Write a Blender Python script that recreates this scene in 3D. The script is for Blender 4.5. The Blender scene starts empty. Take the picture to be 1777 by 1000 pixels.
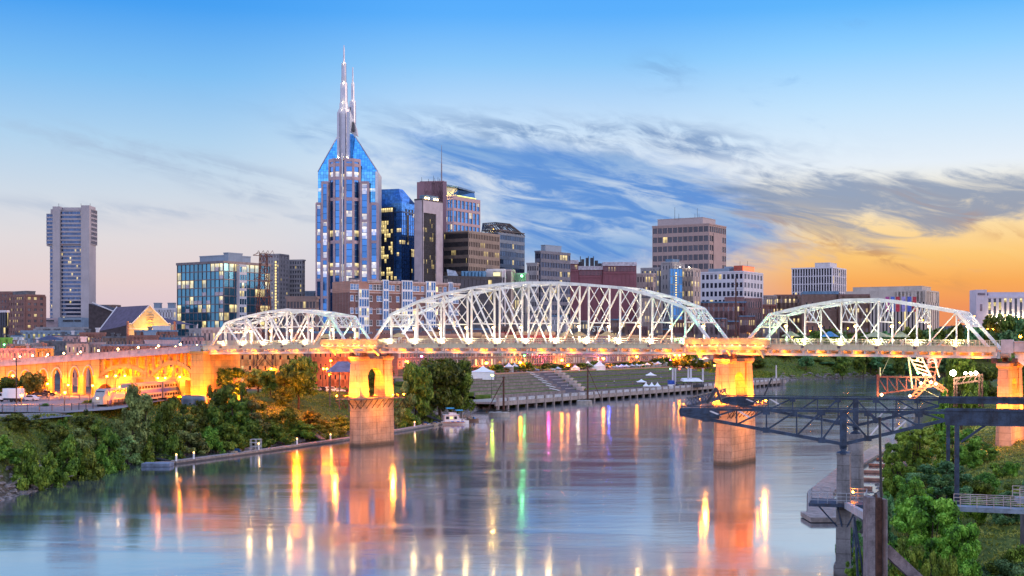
import bpy, math, random
import numpy as np
from mathutils import Vector, Matrix
R = math.radians
C = bpy.context.scene.collection
SC = bpy.context.scene
rng = random.Random(7)
F, H, CX, CH = 2300.0, 598.0, 888.5, 26.0      # focal length in photo pixels, horizon row, centre column, eye height (m)
def lin(c):
    c = c / 255.0
    return c / 12.92 if c <= 0.04045 else ((c + 0.055) / 1.055) ** 2.4
def S(r, g, b): return (lin(r), lin(g), lin(b), 1.0)

# ------------------------------------------------------------------ camera, exposure
cam = bpy.data.objects.new('camera', bpy.data.cameras.new('camera'))
C.objects.link(cam); SC.camera = cam
cam.location = (0, 0, CH); cam.rotation_euler = (R(90), 0, 0)
cam.data.sensor_width = 36.0; cam.data.lens = 36.0 * F / 1777.0
cam.data.shift_y = (H - 500.0) / 1777.0
cam.data.clip_start = 1.0; cam.data.clip_end = 30000.0
SC.render.engine = 'CYCLES'
SC.view_settings.view_transform = 'Standard'; SC.view_settings.look = 'None'
SC.view_settings.exposure = 0.3; SC.view_settings.gamma = 1.0
cy = SC.cycles
cy.use_denoising = True; cy.max_bounces = 5; cy.diffuse_bounces = 2; cy.glossy_bounces = 3
cy.transmission_bounces = 2; cy.transparent_max_bounces = 6
cy.sample_clamp_indirect = 6.0; cy.caustics_reflective = False; cy.caustics_refractive = False
try: cy.use_light_tree = True
except Exception: pass

# ------------------------------------------------------------------ sky
W = bpy.data.worlds.new('World'); SC.world = W; W.use_nodes = True
nt = W.node_tree; nt.nodes.clear()
class NB:
    """small helper to write node expressions"""
    def __init__(s, nt): s.nt = nt
    def n(s, t, **k):
        x = s.nt.nodes.new(t)
        for a, b in k.items(): setattr(x, a, b)
        return x
    def put(s, sock, v):
        if hasattr(v, 'is_linked') or isinstance(v, bpy.types.NodeSocket): s.nt.links.new(v, sock)
        elif v is not None: sock.default_value = v
    def m(s, op, a, b=None, c=None, clamp=False):
        x = s.n('ShaderNodeMath', operation=op, use_clamp=clamp)
        s.put(x.inputs[0], a)
        if b is not None: s.put(x.inputs[1], b)
        if c is not None: s.put(x.inputs[2], c)
        return x.outputs[0]
    def sm(s, v, a, b):
        x = s.n('ShaderNodeMapRange', interpolation_type='SMOOTHSTEP')
        s.put(x.inputs[0], v); s.put(x.inputs[1], a); s.put(x.inputs[2], b); s.put(x.inputs[3], 0.0); s.put(x.inputs[4], 1.0)
        return x.outputs[0]
    def mix(s, f, a, b, bt='MIX'):
        x = s.n('ShaderNodeMix', data_type='RGBA', blend_type=bt)
        s.put(x.inputs[0], f); s.put(x.inputs[6], a); s.put(x.inputs[7], b)
        return x.outputs[2]
    def ramp(s, f, stops, interp='LINEAR'):
        x = s.n('ShaderNodeValToRGB'); e = x.color_ramp; e.interpolation = interp
        while len(e.elements) > 1: e.elements.remove(e.elements[-1])
        e.elements[0].position, e.elements[0].color = stops[0]
        for p, c in stops[1:]:
            q = e.elements.new(p); q.color = c
        s.put(x.inputs[0], f); return x.outputs[0]
    def comb(s, x, y, z=0.0):
        c = s.n('ShaderNodeCombineXYZ')
        for i, v in enumerate((x, y, z)): s.put(c.inputs[i], v)
        return c.outputs[0]
    def noise(s, vec, scale, detail=6, rough=.55, dist=0.0, dim='3D'):
        x = s.n('ShaderNodeTexNoise', noise_dimensions=dim)
        s.put(x.inputs['Vector'], vec); x.inputs['Scale'].default_value = scale
        x.inputs['Detail'].default_value = detail; x.inputs['Roughness'].default_value = rough
        x.inputs['Distortion'].default_value = dist
        return x.outputs['Fac'] if 'Fac' in x.outputs else x.outputs[0]
w = NB(nt)
tc = w.n('ShaderNodeTexCoord').outputs['Generated']
sep = w.n('ShaderNodeSeparateXYZ'); w.put(sep.inputs[0], tc)
dx, dy, dz = sep.outputs
U = w.m('MULTIPLY', w.m('ARCTAN2', dx, dy), F)
V = w.m('MULTIPLY', w.m('ARCSINE', w.m('MAXIMUM', dz, 0.0)), F)
def stops(lst): return [(min(1, v / 1800.0), S(*c)) for v, c in lst]
Vn = w.m('DIVIDE', V, 1800.0, clamp=True)
left = w.ramp(Vn, stops([(0, (204,184,206)), (45, (220,196,207)), (105, (229,208,208)), (175, (224,217,220)), (250, (206,217,230)), (340, (176,210,238)), (450, (126,190,243)), (560, (70,160,242)), (640, (52,150,240)), (950, (40,115,225)), (1800, (35,90,190))]))
mid = w.ramp(Vn, stops([(0, (205,188,210)), (110, (190,200,222)), (200, (215,222,232)), (300, (222,232,244)), (380, (196,222,248)), (480, (140,200,250)), (560, (92,176,252)), (640, (74,166,252)), (950, (45,120,230)), (1800, (35,90,190))]))
right = w.ramp(Vn, stops([(0, (230,138,104)), (60, (238,146,92)), (105, (248,170,88)), (150, (252,200,118)), (195, (252,218,160)), (245, (243,230,204)), (300, (230,239,248)), (400, (192,226,253)), (490, (142,206,255)), (560, (96,182,252)), (640, (74,168,252)), (950, (45,120,230)), (1800, (35,90,190))]))
back = w.ramp(w.m('DIVIDE', V, 3600.0, clamp=True), [(0, (1.0,.85,1.0,1)), (.12, (1.1,1.08,1.35,1)), (.35, (.9,1.05,1.5,1)), (.7, (.45,.7,1.3,1)), (1, (.2,.42,1.0,1))])  # unseen sky behind the camera, brightened beyond the visible sky as fill light
base = w.mix(w.sm(U, -560.0, -60.0), left, mid)
base = w.mix(w.sm(U, 160.0, 560.0), base, right)
# clouds: noise in direction space, streaks tilted down to the right
cA, sA = math.cos(R(13)), math.sin(R(13))
Ur = w.m('ADD', w.m('MULTIPLY', U, cA), w.m('MULTIPLY', V, -sA))
Vr = w.m('ADD', w.m('MULTIPLY', U, sA), w.m('MULTIPLY', V, cA))
def fb(su, sv, seed, detail=8, rough=.6, dist=.5):
    return w.noise(w.comb(w.m('DIVIDE', Ur, su), w.m('DIVIDE', Vr, sv), seed), 1.0, detail, rough, dist)
def blob(px, py, sx, sy, tilt=0.0, amp=1.0):
    u0 = math.atan((px - CX) / F) * F; v0 = math.atan((H - py) / F) * F
    c, s_ = math.cos(R(tilt)), math.sin(R(tilt))
    a = w.m('SUBTRACT', U, u0); b = w.m('SUBTRACT', V, v0)
    p = w.m('DIVIDE', w.m('ADD', w.m('MULTIPLY', a, c), w.m('MULTIPLY', b, -s_)), sx)
    q = w.m('DIVIDE', w.m('ADD', w.m('MULTIPLY', a, s_), w.m('MULTIPLY', b, c)), sy)
    r2 = w.m('ADD', w.m('MULTIPLY', p, p), w.m('MULTIPLY', q, q))
    return w.m('MULTIPLY', w.m('EXPONENT', w.m('MULTIPLY', r2, -1.0)), amp)
def add(*a):
    x = a[0]
    for b in a[1:]: x = w.m('ADD', x, b)
    return x
n1 = fb(260, 62, 1.3); n2 = fb(200, 34, 5.1, dist=.9); n3 = fb(150, 40, 9.7, dist=1.4); n4 = fb(330, 26, 3.3); n5 = fb(70, 26, 21.0, dist=1.0)
nn = w.m('ADD', w.m('MULTIPLY', n1, .65), w.m('MULTIPLY', n5, .35))
# blue shaded cloud bank
A = add(blob(930, 285, 300, 48, 6), blob(1040, 355, 360, 70, 8, .85), blob(1010, 430, 260, 55, 0, .75), blob(1230, 372, 170, 40, 12, .5))
mA = w.sm(w.m('ADD', A, w.m('MULTIPLY', w.m('SUBTRACT', nn, .5), 2.3)), .22, 1.15)
col = w.mix(w.m('MULTIPLY', mA, .9), base, w.mix(w.sm(n2, .38, .62), S(62, 132, 212), S(116, 164, 218)))
# pale streaks
B = add(blob(900, 335, 150, 26, 6, .9), blob(1120, 330, 110, 26, 8, .75), blob(1290, 290, 230, 36, 14, .7), blob(1020, 395, 200, 22, 0, .6), blob(1350, 330, 150, 30, 14, .6), blob(830, 300, 120, 20, 6, .5))
mB = w.m('MULTIPLY', w.sm(n2, .40, .66), w.m('MINIMUM', B, 1.0))
col = w.mix(w.m('MULTIPLY', mB, .92), col, S(222, 230, 241))
# grey wisps along the top of the bank and across the glow
G = add(blob(960, 232, 320, 26, 4, .95), blob(1190, 250, 130, 26, 12, .8), blob(560, 240, 60, 14, 8, .6), blob(1150, 130, 50, 26, 10, .45))
mG = w.m('MULTIPLY', w.sm(w.m('ADD', w.m('MULTIPLY', n2, .5), w.m('MULTIPLY', n5, .5)), .40, .62), w.m('MINIMUM', G, 1.0))
col = w.mix(w.m('MULTIPLY', mG, .8), col, S(104, 142, 192))
K = add(blob(1330, 352, 130, 34, 10, .75), blob(1480, 340, 170, 34, 10, .8), blob(1650, 345, 170, 34, -2, .9), blob(1690, 385, 150, 24, -14, .8), blob(1400, 385, 130, 24, 18, .65))
mK = w.m('MULTIPLY', w.sm(K, .08, .4), w.sm(w.m('ADD', w.m('MULTIPLY', K, .95), w.m('MULTIPLY', w.m('SUBTRACT', w.m('ADD', w.m('MULTIPLY', n3, .6), w.m('MULTIPLY', n2, .4)), .5), 4.2)), .15, 1.15))
col = w.mix(w.m('MULTIPLY', mK, .78), col, S(108, 134, 174))
E = add(blob(1440, 425, 180, 16, 18, .7), blob(1570, 465, 90, 9, 24, .75), blob(1330, 440, 60, 10, -10, .6), blob(1700, 400, 130, 14, 24, .7))
mE = w.m('MULTIPLY', w.sm(n3, .44, .62), w.m('MINIMUM', E, 1.0))
col = w.mix(w.m('MULTIPLY', mE, .7), col, S(196, 140, 96))
Y_ = add(blob(1420, 395, 170, 22, 16, .4), blob(1600, 420, 220, 20, 12, .3))
col = w.mix(w.m('MULTIPLY', w.m('MULTIPLY', w.sm(n2, .45, .62), w.m('MINIMUM', Y_, 1.0)), .7), col, S(252, 214, 140))
D = add(blob(240, 275, 260, 22, 8, .6), blob(430, 325, 190, 26, 10, .75), blob(380, 378, 300, 9, 2, .75), blob(120, 380, 170, 22, 2, .4), blob(500, 345, 120, 14, 0, .5))
mD = w.m('MULTIPLY', w.sm(w.m('ADD', w.m('MULTIPLY', n4, .6), w.m('MULTIPLY', n5, .4)), .42, .64), w.m('MINIMUM', D, 1.0))
col = w.mix(w.m('MULTIPLY', mD, .62), col, S(158, 176, 205))
col = w.mix(1.0, col, (.812, .812, .812, 1), 'MULTIPLY')
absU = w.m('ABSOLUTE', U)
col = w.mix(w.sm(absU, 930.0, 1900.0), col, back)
col = w.mix(w.sm(dz, -.002, -.03), col, (.05, .05, .06, 1))
SUN_AZ, SUN_EL = 88.0, 6.0                       # degrees to the right of the view, above the horizon
bg = w.n('ShaderNodeBackground'); w.put(bg.inputs[0], col); bg.inputs[1].default_value = 1.0
sky = w.n('ShaderNodeTexSky', sky_type='NISHITA'); sky.sun_disc = False
sky.sun_elevation = R(SUN_EL); sky.sun_rotation = R(SUN_AZ)
bg2 = w.n('ShaderNodeBackground'); w.put(bg2.inputs[0], sky.outputs[0]); bg2.inputs[1].default_value = .004
ad = w.n('ShaderNodeAddShader'); nt.links.new(bg.outputs[0], ad.inputs[0]); nt.links.new(bg2.outputs[0], ad.inputs[1])
out = w.n('ShaderNodeOutputWorld'); nt.links.new(ad.outputs[0], out.inputs[0])
W.cycles.sampling_method = 'MANUAL'; W.cycles.sample_map_resolution = 1024
sun = bpy.data.objects.new('sun', bpy.data.lights.new('sun', 'SUN')); C.objects.link(sun)
sun.data.energy = 1.0; sun.data.angle = R(14); sun.data.color = (1.0, .62, .36)
sdir = Vector((math.sin(R(SUN_AZ)) * math.cos(R(SUN_EL)), math.cos(R(SUN_AZ)) * math.cos(R(SUN_EL)), math.sin(R(SUN_EL))))
sun.rotation_euler = sdir.to_track_quat('Z', 'Y').to_euler(); sun.location = (400, 200, 300)
# ------------------------------------------------------------------ helpers
def at(px, py, Y): return Vector(((px - CX) / F * Y, Y, CH + (H - py) / F * Y))
def xat(px, Y): return (px - CX) / F * Y
def zat(py, Y): return CH + (H - py) / F * Y
def pxof(p): return CX + p[0] / p[1] * F
ORD = 'first second third fourth fifth sixth seventh eighth ninth tenth eleventh twelfth thirteenth fourteenth fifteenth sixteenth seventeenth eighteenth nineteenth twentieth'.split()
ORD += ['twenty-' + o for o in ORD[:9]] + ['thirtieth'] + ['thirty-' + o for o in ORD[:9]] + ['fortieth'] + ['forty-' + o for o in ORD[:9]] + ['fiftieth'] + ['fifty-' + o for o in ORD[:9]]
class MB:
    """collects boxes, bars, tubes and prisms into ONE mesh object"""
    def __init__(s): s.v = []; s.f = []; s.m = []; s.uv = []; s.cur = 0; s.smooth = False
    def face(s, pts, uv=None):
        i = len(s.v); s.v += [tuple(p) for p in pts]; s.f.append(tuple(range(i, i + len(pts)))); s.m.append(s.cur)
        s.uv.append(uv or [(0, 0)] * len(pts))
    def hexa(s, p):                     # 8 points: bottom 0-3 ccw, top 4-7 ccw
        i = len(s.v); s.v += [tuple(q) for q in p]
        for q in ((3, 2, 1, 0), (4, 5, 6, 7), (0, 1, 5, 4), (1, 2, 6, 5), (2, 3, 7, 6), (3, 0, 4, 7)):
            s.f.append(tuple(i + k for k in q)); s.m.append(s.cur); s.uv.append([(0, 0)] * 4)
    def box(s, x0, x1, y0, y1, z0, z1):
        s.hexa([(x0,y0,z0),(x1,y0,z0),(x1,y1,z0),(x0,y1,z0),(x0,y0,z1),(x1,y0,z1),(x1,y1,z1),(x0,y1,z1)])
    def obox(s, o, a, b, c):            # origin corner plus three edge vectors
        o, a, b, c = map(Vector, (o, a, b, c))
        s.hexa([o, o + a, o + a + b, o + b, o + c, o + a + c, o + a + b + c, o + b + c])
    def cbox(s, c, ax, ay, az, hx, hy, hz):
        c, ax, ay, az = Vector(c), Vector(ax), Vector(ay), Vector(az)
        s.obox(c - ax * hx - ay * hy - az * hz, ax * 2 * hx, ay * 2 * hy, az * 2 * hz)
    def bar(s, p, q, w, h, up=(0, 0, 1)):
        p, q = Vector(p), Vector(q); d = q - p
        if d.length < 1e-6: return
        dn = d.normalized(); up = Vector(up)
        if abs(dn.dot(up)) > .98: up = Vector((0, 1, 0)) if abs(dn.y) < .9 else Vector((1, 0, 0))
        sd = dn.cross(up).normalized(); u2 = sd.cross(dn)
        s.obox(p - sd * w / 2 - u2 * h / 2, sd * w, d, u2 * h)
    def tube(s, p, q, r0, r1=None, n=8, cap=True):
        r1 = r0 if r1 is None else r1; p, q = Vector(p), Vector(q); dn = (q - p).normalized()
        up = Vector((0, 0, 1)) if abs(dn.z) < .95 else Vector((1, 0, 0))
        a = dn.cross(up).normalized(); b = dn.cross(a)
        i = len(s.v)
        for c, r in ((p, r0), (q, r1)):
            for k in range(n):
                t = 2 * math.pi * k / n; s.v.append(tuple(c + a * math.cos(t) * r + b * math.sin(t) * r))
        for k in range(n):
            k2 = (k + 1) % n
            s.f.append((i + k2, i + k, i + n + k, i + n + k2)); s.m.append(s.cur); s.uv.append([(0, 0)] * 4)
        if cap:
            s.f.append(tuple(i + k for k in range(n))); s.m.append(s.cur); s.uv.append([(0, 0)] * n)
            s.f.append(tuple(i + n + k for k in reversed(range(n)))); s.m.append(s.cur); s.uv.append([(0, 0)] * n)
    def path(s, pts, r, n=6):
        for a, b in zip(pts[:-1], pts[1:]): s.tube(a, b, r, r, n)
    def lathe(s, c, prof, n=12):         # prof: (radius, z) list
        c = Vector(c); i = len(s.v)
        for r, z in prof:
            for k in range(n):
                t = 2 * math.pi * k / n; s.v.append((c.x + r * math.cos(t), c.y + r * math.sin(t), c.z + z))
        for j in range(len(prof) - 1):
            for k in range(n):
                k2 = (k + 1) % n
                s.f.append((i + j*n + k, i + j*n + k2, i + (j+1)*n + k2, i + (j+1)*n + k)); s.m.append(s.cur); s.uv.append([(0, 0)] * 4)
    def prism(s, poly, z0, z1, top=True, bottom=True):
        n = len(poly); i = len(s.v)
        s.v += [(p[0], p[1], z0) for p in poly] + [(p[0], p[1], z1) for p in poly]
        for k in range(n):
            k2 = (k + 1) % n; s.f.append((i + k, i + k2, i + n + k2, i + n + k)); s.m.append(s.cur); s.uv.append([(0, 0)] * 4)
        if top: s.f.append(tuple(i + n + k for k in range(n))); s.m.append(s.cur); s.uv.append([(0, 0)] * n)
        if bottom: s.f.append(tuple(i + k for k in reversed(range(n)))); s.m.append(s.cur); s.uv.append([(0, 0)] * n)
    def frustum(s, poly0, z0, poly1, z1):
        n = len(poly0); i = len(s.v)
        s.v += [(p[0], p[1], z0) for p in poly0] + [(p[0], p[1], z1) for p in poly1]
        for k in range(n):
            k2 = (k + 1) % n; s.f.append((i + k, i + k2, i + n + k2, i + n + k)); s.m.append(s.cur); s.uv.append([(0, 0)] * 4)
        s.f.append(tuple(i + n + k for k in range(n))); s.m.append(s.cur); s.uv.append([(0, 0)] * n)
        s.f.append(tuple(i + k for k in reversed(range(n)))); s.m.append(s.cur); s.uv.append([(0, 0)] * n)
    def mesh(s, name, mats):
        me = bpy.data.meshes.new(name); me.from_pydata(s.v, [], s.f)
        for m in (mats if isinstance(mats, (list, tuple)) else [mats]): me.materials.append(m)
        if any(s.m): me.polygons.foreach_set('material_index', s.m)
        if any(any(u != (0, 0) for u in q) for q in s.uv):
            l = me.uv_layers.new(name='UVMap'); l.data.foreach_set('uv', [c for q in s.uv for u in q for c in u])
        if s.smooth: me.polygons.foreach_set('use_smooth', [True] * len(me.polygons))
        me.update(); return me
    def build(s, name, mats, parent=None):
        o = bpy.data.objects.new(name, s.mesh(name, mats)); C.objects.link(o)
        if parent is not None: adopt(o, parent)
        return o
def adopt(o, parent):                    # child built in world coordinates under a moved empty or mesh
    o.parent = parent
    if parent.type == 'EMPTY': o.matrix_parent_inverse = Matrix.Translation(-parent.location)
    return o
def tag(o, label=None, cat=None, group=None, kind=None):
    if label: o['label'] = label
    if cat: o['category'] = cat
    if group: o['group'] = group
    if kind: o['kind'] = kind
    return o
def thing(name, label, cat, loc=(0, 0, 0), group=None):
    o = bpy.data.objects.new(name, None); o.location = loc; C.objects.link(o); o.empty_display_size = 1
    return tag(o, label, cat, group)
def dup(root, loc, rz=0.0, label=None, group=None, scale=None):
    r = root.copy(); C.objects.link(r); r.location = loc; r.rotation_euler = (0, 0, rz)
    if scale is not None: r.scale = scale if hasattr(scale, '__len__') else (scale,) * 3
    if label: r['label'] = label
    if group: r['group'] = group
    for ch in list(root.children):
        c = ch.copy(); C.objects.link(c); c.parent = r
        for g in list(ch.children):
            d = g.copy(); C.objects.link(d); d.parent = c
    return r
def light(name, loc, power, color, radius=.15, parent=None, spot=None, aim=None, blend=.6):
    l = bpy.data.lights.new(name, 'SPOT' if spot else 'POINT'); l.energy = power; l.color = color; l.shadow_soft_size = radius
    o = bpy.data.objects.new(name, l); C.objects.link(o); o.location = loc
    if spot:
        l.spot_size = R(spot); l.spot_blend = blend
        o.rotation_euler = (Vector(loc) - Vector(aim)).to_track_quat('Z', 'Y').to_euler()
    if parent is not None: adopt(o, parent)
    return o
# ------------------------------------------------------------------ materials
MATS = {}
def mat(name, color, rough=.7, metal=0.0, var=.18, vscale=.6, bump=0.0, bscale=6.0, spec=.4, streak=0.0, stain=None, joint=0.0, wet=False):
    """painted / mineral surface: base colour with two scales of wear, optional rain streaks and bump"""
    if name in MATS: return MATS[name]
    m = bpy.data.materials.new(name); m.use_nodes = True; b = NB(m.node_tree); bs = m.node_tree.nodes['Principled BSDF']
    o = b.n('ShaderNodeTexCoord').outputs['Object']
    c = (color[0], color[1], color[2], 1)
    n1 = b.noise(o, vscale, 5, .6); n2 = b.noise(o, vscale * 9, 3, .5)
    dark = tuple(x * (1 - 2.2 * var) for x in color) + (1,); lite = tuple(min(.95, x * (1 + 1.1 * var)) for x in color) + (1,)
    f = b.m('ADD', b.m('MULTIPLY', n1, .7), b.m('MULTIPLY', n2, .3))
    colr = b.mix(b.sm(f, .32, .68), dark, lite)
    if streak:
        mp = b.n('ShaderNodeMapping'); b.put(mp.inputs[0], o); mp.inputs['Scale'].default_value = (1.6, 1.6, .07)
        st = b.noise(mp.outputs[0], 1.0, 5, .6)
        colr = b.mix(b.m('MULTIPLY', b.sm(st, .48, .72), streak), colr, (stain or tuple(x * .35 for x in color)) + (1,))
    if joint or wet: sz = b.n('ShaderNodeSeparateXYZ'); b.put(sz.inputs[0], o)
    if joint:
        t = b.n('ShaderNodeTexBrick'); b.put(t.inputs['Vector'], b.comb(b.m('ADD', sz.outputs[0], sz.outputs[1]), sz.outputs[2], 0.0)); t.inputs['Scale'].default_value = 1.0; t.inputs['Brick Width'].default_value = joint * 2.2; t.inputs['Row Height'].default_value = joint; t.inputs['Mortar Size'].default_value = .05
        t.inputs['Color1'].default_value = (1, 1, 1, 1); t.inputs['Color2'].default_value = (.8, .8, .8, 1); t.inputs['Mortar'].default_value = (.45, .42, .4, 1)
        colr = b.mix(.75, colr, t.outputs[0], 'MULTIPLY')
    if wet: colr = b.mix(b.m('MULTIPLY', b.m('SUBTRACT', 1.0, b.sm(b.m('MULTIPLY_ADD', n2, -.8, sz.outputs[2]), .0, 1.1)), .8), colr, (.045, .04, .03, 1))
    b.put(bs.inputs['Base Color'], colr)
    b.put(bs.inputs['Roughness'], b.m('MULTIPLY_ADD', n2, .25, rough - .12))
    bs.inputs['Metallic'].default_value = metal
    bs.inputs['Specular IOR Level'].default_value = spec
    if bump:
        bp = b.n('ShaderNodeBump'); bp.inputs['Strength'].default_value = bump; bp.inputs['Distance'].default_value = .1
        b.put(bp.inputs['Height'], b.noise(o, bscale, 5, .6)); b.put(bs.inputs['Normal'], bp.outputs[0])
    MATS[name] = m; return m
def emis(name, color, strength):
    if name in MATS: return MATS[name]
    m = bpy.data.materials.new(name); m.use_nodes = True; nt_ = m.node_tree; bs = nt_.nodes['Principled BSDF']
    bs.inputs['Base Color'].default_value = (color[0] * .5, color[1] * .5, color[2] * .5, 1)
    bs.inputs['Emission Color'].default_value = (*color, 1); bs.inputs['Emission Strength'].default_value = strength
    MATS[name] = m; return m
def brick(name, color, mortar=(.3, .27, .25), bw=.9):
    if name in MATS: return MATS[name]
    m = bpy.data.materials.new(name); m.use_nodes = True; b = NB(m.node_tree); bs = m.node_tree.nodes['Principled BSDF']
    o = b.n('ShaderNodeTexCoord').outputs['Object']; sp = b.n('ShaderNodeSeparateXYZ'); b.put(sp.inputs[0], o)
    vec = b.comb(b.m('ADD', sp.outputs[0], sp.outputs[1]), sp.outputs[2], 0.0)
    t = b.n('ShaderNodeTexBrick'); b.put(t.inputs['Vector'], vec); t.inputs['Scale'].default_value = 1.0
    t.inputs['Brick Width'].default_value = bw; t.inputs['Row Height'].default_value = bw * .4; t.inputs['Mortar Size'].default_value = .03
    t.inputs['Color1'].default_value = (*[x * 1.12 for x in color], 1); t.inputs['Color2'].default_value = (*[x * .8 for x in color], 1)
    t.inputs['Mortar'].default_value = (*mortar, 1)
    n = b.noise(o, .25, 5, .6)
    c = b.mix(b.sm(n, .35, .7), b.mix(.35, t.outputs[0], (*[x * .5 for x in color], 1)), t.outputs[0])
    b.put(bs.inputs['Base Color'], c); bs.inputs['Roughness'].default_value = .85
    MATS[name] = m; return m
def glass(name, tint, metal=.7, lit1=.08, lit2=.06, warm=(1.0, .72, .25), power=1.1, rough=.06, wob=.02, band=None, mu=1, mv=1, dark=(.01, .014, .022), run=3, lo=0.0):
    """window glass, one cell per pane in UV units: reflective, a share of panes lit from inside"""
    if name in MATS: return MATS[name]
    m = bpy.data.materials.new(name); m.use_nodes = True; b = NB(m.node_tree); bs = m.node_tree.nodes['Principled BSDF']
    uv = b.n('ShaderNodeUVMap').outputs[0]; sp = b.n('ShaderNodeSeparateXYZ'); b.put(sp.inputs[0], uv)
    u, v = sp.outputs[0], sp.outputs[1]
    fu, fv = b.m('FLOOR', u), b.m('FLOOR', v)
    def wn(x, y, z):
        k = b.n('ShaderNodeTexWhiteNoise', noise_dimensions='3D'); b.put(k.inputs['Vector'], b.comb(x, y, z)); return k
    r1 = wn(fu, fv, .5); r2 = wn(b.m('FLOOR', b.m('DIVIDE', u, float(run))), fv, 7.5); r3 = wn(b.m('FLOOR', b.m('MULTIPLY', u, 3.0)), b.m('FLOOR', b.m('MULTIPLY', v, 2.0)), 3.5)
    lit = b.m('MAXIMUM', b.m('LESS_THAN', r1.outputs[0], lit2), b.m('MULTIPLY', b.m('LESS_THAN', r2.outputs[0], lit1), b.m('LESS_THAN', r1.outputs[0], .85)))
    if band:                              # whole floors lit
        for k in band:
            lit = b.m('MAXIMUM', lit, b.m('COMPARE', fv, float(k), .4))
    inner = b.m('MULTIPLY_ADD', r3.outputs[0], .75, .35)
    vv = b.m('FRACT', v); inner = b.m('MULTIPLY', inner, b.m('MULTIPLY_ADD', b.sm(vv, .35, .9), .6, .5))
    # thin mullions
    au = b.m('ABSOLUTE', b.m('SUBTRACT', b.m('FRACT', b.m('MULTIPLY', u, float(mu))), .5)); av = b.m('ABSOLUTE', b.m('SUBTRACT', b.m('FRACT', b.m('MULTIPLY', v, float(mv))), .5))
    ml = b.m('MAXIMUM', b.m('GREATER_THAN', au, .455), b.m('GREATER_THAN', av, .46))
    shade = b.m('MULTIPLY_ADD', r1.outputs[0], .5, .55)
    c = b.mix(shade, (*dark, 1), (*tint, 1)); c = b.mix(ml, c, (*[x * .35 for x in tint], 1))
    b.put(bs.inputs['Base Color'], c); bs.inputs['Metallic'].default_value = metal
    b.put(bs.inputs['Roughness'], b.m('MULTIPLY_ADD', ml, .3, rough))
    bs.inputs['Specular IOR Level'].default_value = .6
    ec = b.mix(r3.outputs[0], (*warm, 1), (1.0, .78, .32, 1)); b.put(bs.inputs['Emission Color'], ec)
    e = b.m('MULTIPLY', b.m('MULTIPLY', lit, inner), b.m('SUBTRACT', 1.0, ml)); b.put(bs.inputs['Emission Strength'], b.m('MULTIPLY', e, power))
    g = b.n('ShaderNodeNewGeometry'); va = b.n('ShaderNodeVectorMath', operation='SUBTRACT'); b.put(va.inputs[0], r1.outputs['Color']); va.inputs[1].default_value = (.5, .5, .5)
    vs = b.n('ShaderNodeVectorMath', operation='SCALE'); b.put(vs.inputs[0], va.outputs[0]); vs.inputs['Scale'].default_value = wob
    vb = b.n('ShaderNodeVectorMath', operation='ADD'); b.put(vb.inputs[0], g.outputs['Normal']); b.put(vb.inputs[1], vs.outputs[0])
    vn = b.n('ShaderNodeVectorMath', operation='NORMALIZE'); b.put(vn.inputs[0], vb.outputs[0]); b.put(bs.inputs['Normal'], vn.outputs[0])
    MATS[name] = m; return m
def leafmat(name, c1, c2, c3, trans=.25):
    if name in MATS: return MATS[name]
    m = bpy.data.materials.new(name); m.use_nodes = True; b = NB(m.node_tree); t = m.node_tree; bs = t.nodes['Principled BSDF']
    g = b.n('ShaderNodeNewGeometry'); oi = b.n('ShaderNodeObjectInfo')
    o = b.n('ShaderNodeTexCoord').outputs['Object']
    rp = g.outputs['Random Per Island']
    f = b.m('ADD', b.m('MULTIPLY', rp, .42), b.m('MULTIPLY', b.sm(b.noise(o, .55, 3, .55), .32, .68), .58))
    c = b.ramp(f, [(.14, (*[x * .5 for x in c1], 1)), (.56, (*c2, 1)), (.95, (*c3, 1))])
    hs = b.n('ShaderNodeHueSaturation'); b.put(hs.inputs['Color'], c)
    b.put(hs.inputs['Hue'], b.m('MULTIPLY_ADD', oi.outputs['Random'], .07, .455)); b.put(hs.inputs['Value'], b.m('MULTIPLY_ADD', oi.outputs['Random'], .5, .8))
    b.put(bs.inputs['Base Color'], hs.outputs[0]); bs.inputs['Roughness'].default_value = .6; bs.inputs['Specular IOR Level'].default_value = .25
    tr = b.n('ShaderNodeBsdfTranslucent'); b.put(tr.inputs[0], hs.outputs[0])
    mx = b.n('ShaderNodeMixShader'); mx.inputs[0].default_value = trans
    t.links.new(bs.outputs[0], mx.inputs[1]); t.links.new(tr.outputs[0], mx.inputs[2])
    t.links.new(mx.outputs[0], t.nodes['Material Output'].inputs[0])
    MATS[name] = m; return m
concrete = mat('concrete', (.36, .33, .30), .85, var=.16, vscale=.35, bump=.25, streak=.5)
conc_lt = mat('pale_concrete', (.46, .43, .40), .85, var=.12, vscale=.3, bump=.2, streak=.35)
white_steel = mat('white_paint', (.70, .70, .68), .5, var=.1, vscale=.5, streak=.3, stain=(.36, .27, .18))
dark_steel = mat('dark_steel', (.03, .03, .033), .5, metal=.3)
blue_steel = mat('blue_steel', (.032, .052, .092), .5, metal=.2, var=.3, vscale=.8, streak=.35, stain=(.03, .02, .018))
rust_steel = mat('rusty_steel', (.11, .05, .035), .8, var=.3, vscale=1.2, streak=.5)
red_steel = mat('red_paint', (.42, .06, .04), .5, var=.2)
roof_grey = mat('roof_grey', (.13, .13, .15), .9, var=.2)
roof_blue = mat('roof_blue', (.12, .22, .34), .7, var=.2)
asphalt = mat('asphalt', (.06, .06, .065), .9, var=.25, vscale=.2, bump=.15)
pave = mat('pavement', (.3, .29, .28), .9, var=.15, vscale=.3)
white_plain = mat('white_canvas', (.78, .78, .8), .8, var=.05)
wood = mat('weathered_wood', (.17, .13, .11), .85, var=.25, vscale=1.0)
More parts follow.
